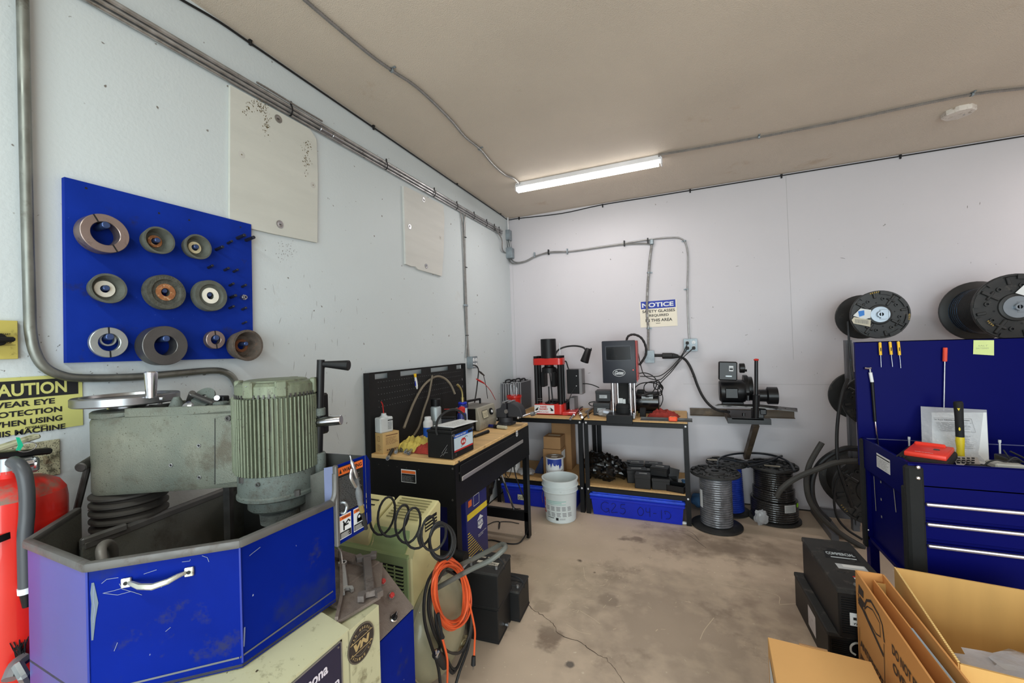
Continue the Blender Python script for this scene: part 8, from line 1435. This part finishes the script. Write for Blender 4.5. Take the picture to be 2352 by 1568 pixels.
# ================================================================== commercial batteries and cardboard boxes
def big_batt(label, o, L, w, h, z0, tag_z=1, cover=1):
    T = thing('truck_battery', label, 'battery', (o[0], o[1], z0), rad(2.5)); 
    b = B(bcase); b.box((w/2, L/2, h*.45), (w, L, h*.9), bev=.004); part(T, 'case', b, w=False); b = B(bdust); b.box((w/2, L/2, h*.94), (w+.006, L+.006, h*.12), bev=.004); part(T, 'lid', b, w=False)
    for k in range(16): b = B(bcase); b.box((w/2, -.002, h*.1+k*h*.047), (w*.9, .006, .0035)); part(T, 'case_rib', b, w=False)
    b = B(mat('rope_white', (206, 204, 196), .8)); xx = w*.35; b.tube([(xx+.05, -.006, h*.82), (xx+.02, -.012, h*.86), (xx, -.014, h*.78), (xx, -.012, h*.64), (xx+.015, -.012, h*.58)], .0042, 8, n=4); b.cyl((xx+.05, -.004, h*.7), (xx+.075, -.012, h*.64), .006, seg=8); part(T, 'rope_handle', b, w=False)
    if cover:
        b = B(mat('lead', (128, 126, 124), .5, .6))
        b.lathe([(0, 0), (.014, 0), (.012, .006), (.008, .01), (.0075, .024), (0, .024)], M4.Translation((w*.4, .04, h)), 16); part(T, 'terminal', b, w=False)
        for x_, y_2 in ((.3, .3), (.62, .3), (.3, .75), (.62, .78), (.7, .55)): b = B(bdust); b.lathe([(0, 0), (.014, 0), (.013, .003), (0, .003)], M4.Translation((w*x_, L*y_2, h)), 14); part(T, 'vent_cap', b, w=False)
        MM = M4.Translation((0, 0, h)); b = B(ink); b.prism([(w*.2, L*.56), (w*.85, L*.54), (w*.9, L*.76), (w*.3, L*.80)], .0006, MM); b.mt(mat('print_silver', (190, 200, 204), .4)); b.text('COMMERCIAL', w*.28, L*.64, w*.56, L*.06, MM, .001, .03); b.rect(w*.32, L*.58, w*.5, L*.02, MM, .001)
        b.mt(lab_m); b.rect(w*.3, L*.36, w*.55, L*.10, MM, .0006); b.mt(paper); b.rect(w*.42, L*.40, w*.4, L*.05, MM, .0009); b.mt(inkr); b.rect(w*.45, L*.22, w*.4, L*.02, MM, .0006); b.mt(paper); b.rect(w*.45, L*.15, w*.4, L*.065, MM, .0006); part(T, 'top_label', b, w=False)
    Mq_ = fr((0, 0, 0), z=(0, -1, 0), x=(1, 0, 0)) if cover else fr((0, L, 0), z=(-1, 0, 0), x=(0, -1, 0)); b = B(paper)
    if cover: b.rect(w*.18, h*.28, .055, .055, Mq_, .006); b.mt(ink); b.text('7266', w*.18+.012, h*.28+.005, .032, .009, Mq_, .0066, .04); b.rect(w*.18+.012, h*.28+.025, .012, .012, Mq_, .0066)
    else: b.mt(mat('worn_label', (200, 192, 190), .7, dirt=((150, 130, 130), .3, 30))); b.rect(L*.45, h*.2, L*.22, h*.55, Mq_, .001)
    part(T, 'side_label', b, w=False); return T
big_batt('lower long black truck battery on the floor by the cartons', (2.318, -2.0, 0), .5, .225, .185, 0, cover=0)
big_batt('upper long black commercial truck battery with numbered tag', (2.352, -2.03, 0), .49, .21, .215, .186)
kc = mat('carton_tan', (202, 158, 92), .75, var=.05, vs=2, grain=(9, 1, 1)); kc2 = mat('carton_orange', (206, 146, 82), .75, var=.05, vs=2); pk = mat('print_dark', (62, 50, 44), .8)
def wallp(b, a, c, z0, z1, th, m): a = V((*a, 0)); c = V((*c, 0)); d = (c-a); b.mt(m); b.box((d.length/2, 0, (z0+z1)/2), (d.length, th, z1-z0), fr(a, x=d, z=zl)); return b
Zb = .5; P0, P1, P3 = wZ(2056, 1303, Zb), wZ(2204, 1523, Zb), wZ(2352, 1325, Zb); u_ = (P1-P0).normalized(); v_ = V((-u_.y, u_.x, 0)); v_ = v_ if v_.x > 0 else -v_; LL = (P1-P0).length; WW = .5
q = [P0, P0+u_*LL, P0+u_*LL+v_*WW, P0+v_*WW]; T = thing('open_carton', 'largest open tan cardboard box at the lower right corner', 'box', (q[0]+q[2])/2*1)
T.location.z = 0; WM[T] = M4.Translation(T.location)
for i, nm in enumerate(('side_panel', 'end_panel', 'side_panel', 'end_panel')): part(T, nm, wallp(B(kc), q[i][:2], q[(i+1) % 4][:2], .01, Zb, .007, kc))
part(T, 'bottom_panel', B(kc).prism([p[:2] for p in q], .008, z0=.002))
b = B(mat('fluting', (226, 196, 130), .9)); nrm_ = v_
for i in range(60): p = P0+u_*(LL*i/60)+V((0, 0, .0)); b.box(p, (.004, .0055, .003), rot=(0, 0, math.atan2(u_.y, u_.x)))
part(T, 'corrugated_edge', b, kind='stuff')
b = B(clear); cb_ = (q[1]+q[2])/2-u_*.15; lump(b, (cb_.x, cb_.y, .415), (.2, .12, .035), 4, .3, 26); solo('plastic_wrap', b, 'crumpled clear plastic film inside the largest open box', 'wrap')
b = B(white); b.box((cb_.x, cb_.y, .19), (.36, .2, .36), bev=.02); solo('packed_parcel', b, 'pale parcel under the film in the largest open box', 'parcel')
# antifreeze carton
A0, A1 = wZ(1966, 1309, .5), wZ(2150, 1575, .5); ua_ = (A1-A0).normalized(); A1 = A0+ua_*.66; va = V((-ua_.y, ua_.x, 0)); va = va if va.x > 0 else -va; wA = .09
T = thing('antifreeze_carton', 'narrow orange-brown antifreeze carton with black bottle print', 'box', ((A0+A1)/2)); T.location.z = 0; WM[T] = M4.Translation(T.location)
q = [A0, A1, A1+va*wA, A0+va*wA]
for i, nm in enumerate(('side_panel', 'end_panel', 'side_panel', 'end_panel')): part(T, nm, wallp(B(kc2), q[i][:2], q[(i+1) % 4][:2], .006, .5, .006, kc2))
part(T, 'inner_flap', wallp(B(kc2), (A0+va*.05+ua_*.03)[:2], (A1+va*.06)[:2], .02, .485, .005, kc2)); part(T, 'inner_flap', wallp(B(kc), (A0+va*.05+ua_*.03)[:2], (A0+va*wA+ua_*.03)[:2], .02, .475, .005, kc))
b = B(mat('tape_grey2', (150, 160, 168), .4)); wallp(b, (A0+va*.056+ua_*.34)[:2], (A0+va*.062+ua_*.6)[:2], .42, .486, .0065, b.mats[0]); part(T, 'tape', b)
Ma_ = fr(A0-va*.0035, x=ua_, y=zl); sgn = 1 if (Ma_.col[2].to_3d()).dot(-va) > 0 else -1
def ap_(x, y): p = wP(x, y, A0-va*.0035, va); d = p-(A0-va*.0035); return (d.dot(ua_), d.z+.5-.5)
b = B(pk); nv = -va
def ppoly(pts): 
    P = [wP(x, y, A0-va*.0042, va) for x, y in pts]; b.raw(P, [tuple(range(len(P)))])
def pline(pts, w=.006): b.ribbon([wP(x, y, A0-va*.0045, va) for x, y in pts], w, nv)
ppoly(((1972, 1341), (1983, 1358), (1983, 1374), (1971, 1360))); pline(((1971, 1362), (1973, 1378), (1985, 1392), (1990, 1378), (2000, 1380), (2018, 1412), (2026, 1435), (2031, 1475)), .010)
pline(((1971, 1375), (1983, 1402), (2000, 1440), (2018, 1480), (2029, 1505)), .016); pline(((1985, 1398), (1992, 1392), (2004, 1400), (2020, 1430), (2022, 1462), (2012, 1455), (1995, 1424), (1985, 1400)), .005); ppoly(((1975, 1368), (1986, 1385), (1980, 1400), (1971, 1384))); pline(((2030, 1478), (2032, 1568)), .004); pline(((1974, 1440), (1976, 1600)), .003)
def ptext(s, x0, y0, x1, y1, h):       # text running down along the panel edge direction
    p0 = wP(x0, y0, A0-va*.004, va); p1 = wP(x1, y1, A0-va*.004, va); dx = (p1-p0); M = fr(p0, x=ua_, y=zl); L_ = dx.dot(ua_); b.text(s, 0, 0, L_, h, M, .0012 if M.col[2].to_3d().dot(nv) > 0 else -.0012, .03)
z_a = [wP(1977, 1482, A0, va), wP(1977, 1505, A0, va)]
ptext('ANTIFREEZE', 1977, 1482, 2030, 1568, .030); ptext('AND COOLANT', 1977, 1512, 2024, 1590, .030); ptext('DO NOT FREEZE', 2050, 1500, 2140, 1640, .034); ptext('OVERFILL', 2052, 1540, 2120, 1640, .034); part(T, 'printing', b)
# flat carton
F0, F1, F2 = wZ(1763, 1461, .3), wZ(1968, 1510, .3), wZ(1790, 1568, .3); e1 = (F1-F0).normalized(); e2 = V((e1.y, -e1.x, 0)); T = thing('closed_carton', 'closed plain tan carton at the bottom edge beside the antifreeze carton', 'box', F0); T.location.z = 0; WM[T] = M4.Translation(T.location)
w1 = .325; fq = [F0, F0+e1*w1, F0+e1*w1+e2*.45, F0+e2*.45]; cf = mat('carton_plain', (218, 168, 104), .75, var=.04, vs=2)
part(T, 'carton', B(cf).prism([p[:2] for p in fq], .296, z0=.002, bev=.002)); b = B(paper); Mf3 = fr(fq[0]-V((0, 0, .3)), x=e2, y=zl); nd = 1 if Mf3.col[2].to_3d().dot(-e1) > 0 else -1; b.rect(.05, .05, .22, .2, Mf3, .0015*nd); b.mt(inkg); b.rows(.08, .11, .1, .06, 4, Mf3, .002*nd, .4); part(T, 'label', b)
b = B(card2); b.box((.15, .0, .3005), (.09, .008, .002), fr(V((F0.x, F0.y, 0)), x=e1, z=zl)); part(T, 'tuck_slot', b)
# ================================================================== sub-parts: pieces that belong to a part hang under that part
SUB = {'drawer_pull': ('drawer', 'drawer_front'), 'grille_slat': ('shroud_front',), 'grille_bar': ('shroud_front',), 'grille_recess': ('shroud_front',), 'top_slat': ('shroud_side',), 'side_vent': ('shroud_side',), 'vent_bar': ('shroud_side',),
       'screen': ('head_cover',), 'screen_bezel': ('head_cover',), 'logo': ('head_cover',), 'indicator': ('head_cover',), 'receptacle': ('cover_plate',), 'warning_label': ('guard_plate', 'end_panel', 'tray_side'), 'guard_latch': ('guard_plate',),
       'nameplate': ('cabinet',), 'badge': ('cabinet',), 'push_button': ('control_panel',), 'selector_knob': ('control_panel',), 'cooling_fin': ('motor_body',), 'motor_side_pad': ('motor_body',), 'fan_grille': ('fan_cover',),
       'flange_rib': ('flange',), 'bolt_hole': ('flange',), 'hub_print': ('hub_washer',), 'terminal': ('lid',), 'vent_cap': ('lid',), 'top_label': ('lid',), 'case_rib': ('case',), 'peg_holes': ('pegboard',), 'logo_plate': ('front_rail',),
       'hazard_sticker': ('base_plate',), 'pillar_nut': ('pillar',), 'drain_plug': ('tank',), 'end_dome': ('tank',), 'wheel_handle': ('handwheel',), 'crank_grip': ('crank_post',), 'lever_knob': ('lever',), 'switch': ('switch_box',),
       'shipping_label': ('wound_hose',), 'paint_drips': ('can_body',), 'handwriting': ('bin_body',), 'drain_pipe': ('tub_floor',), 'hub_ring': ('cup', 'disc'), 'slot': ('ring_body', 'cabinet'), 'mould_spots': ('board',), 'spring_guard': ('hose_coil',), 'caster': ('leg',), 'loose_trim': ('back_panel',), 'meter': ('front_panel',), 'dial_knob': ('front_panel',)}
st_ = lambda o: o.name.split('.')[0]
for T in [o for o in SC.objects if o.parent is None and o.type == 'EMPTY']:
    last = {}; kids_ = sorted(T.children, key=lambda o: ORDER.get(o.name, 0))
    for c in kids_:
        n = st_(c); p = next((last[q] for q in SUB.get(n, ()) if q in last), None)
        if p is None: p = next((k for q in SUB.get(n, ()) for k in kids_ if st_(k) == q), None)
        if p is not None and p is not c and p.parent is T: c.parent = p
        last[n] = c
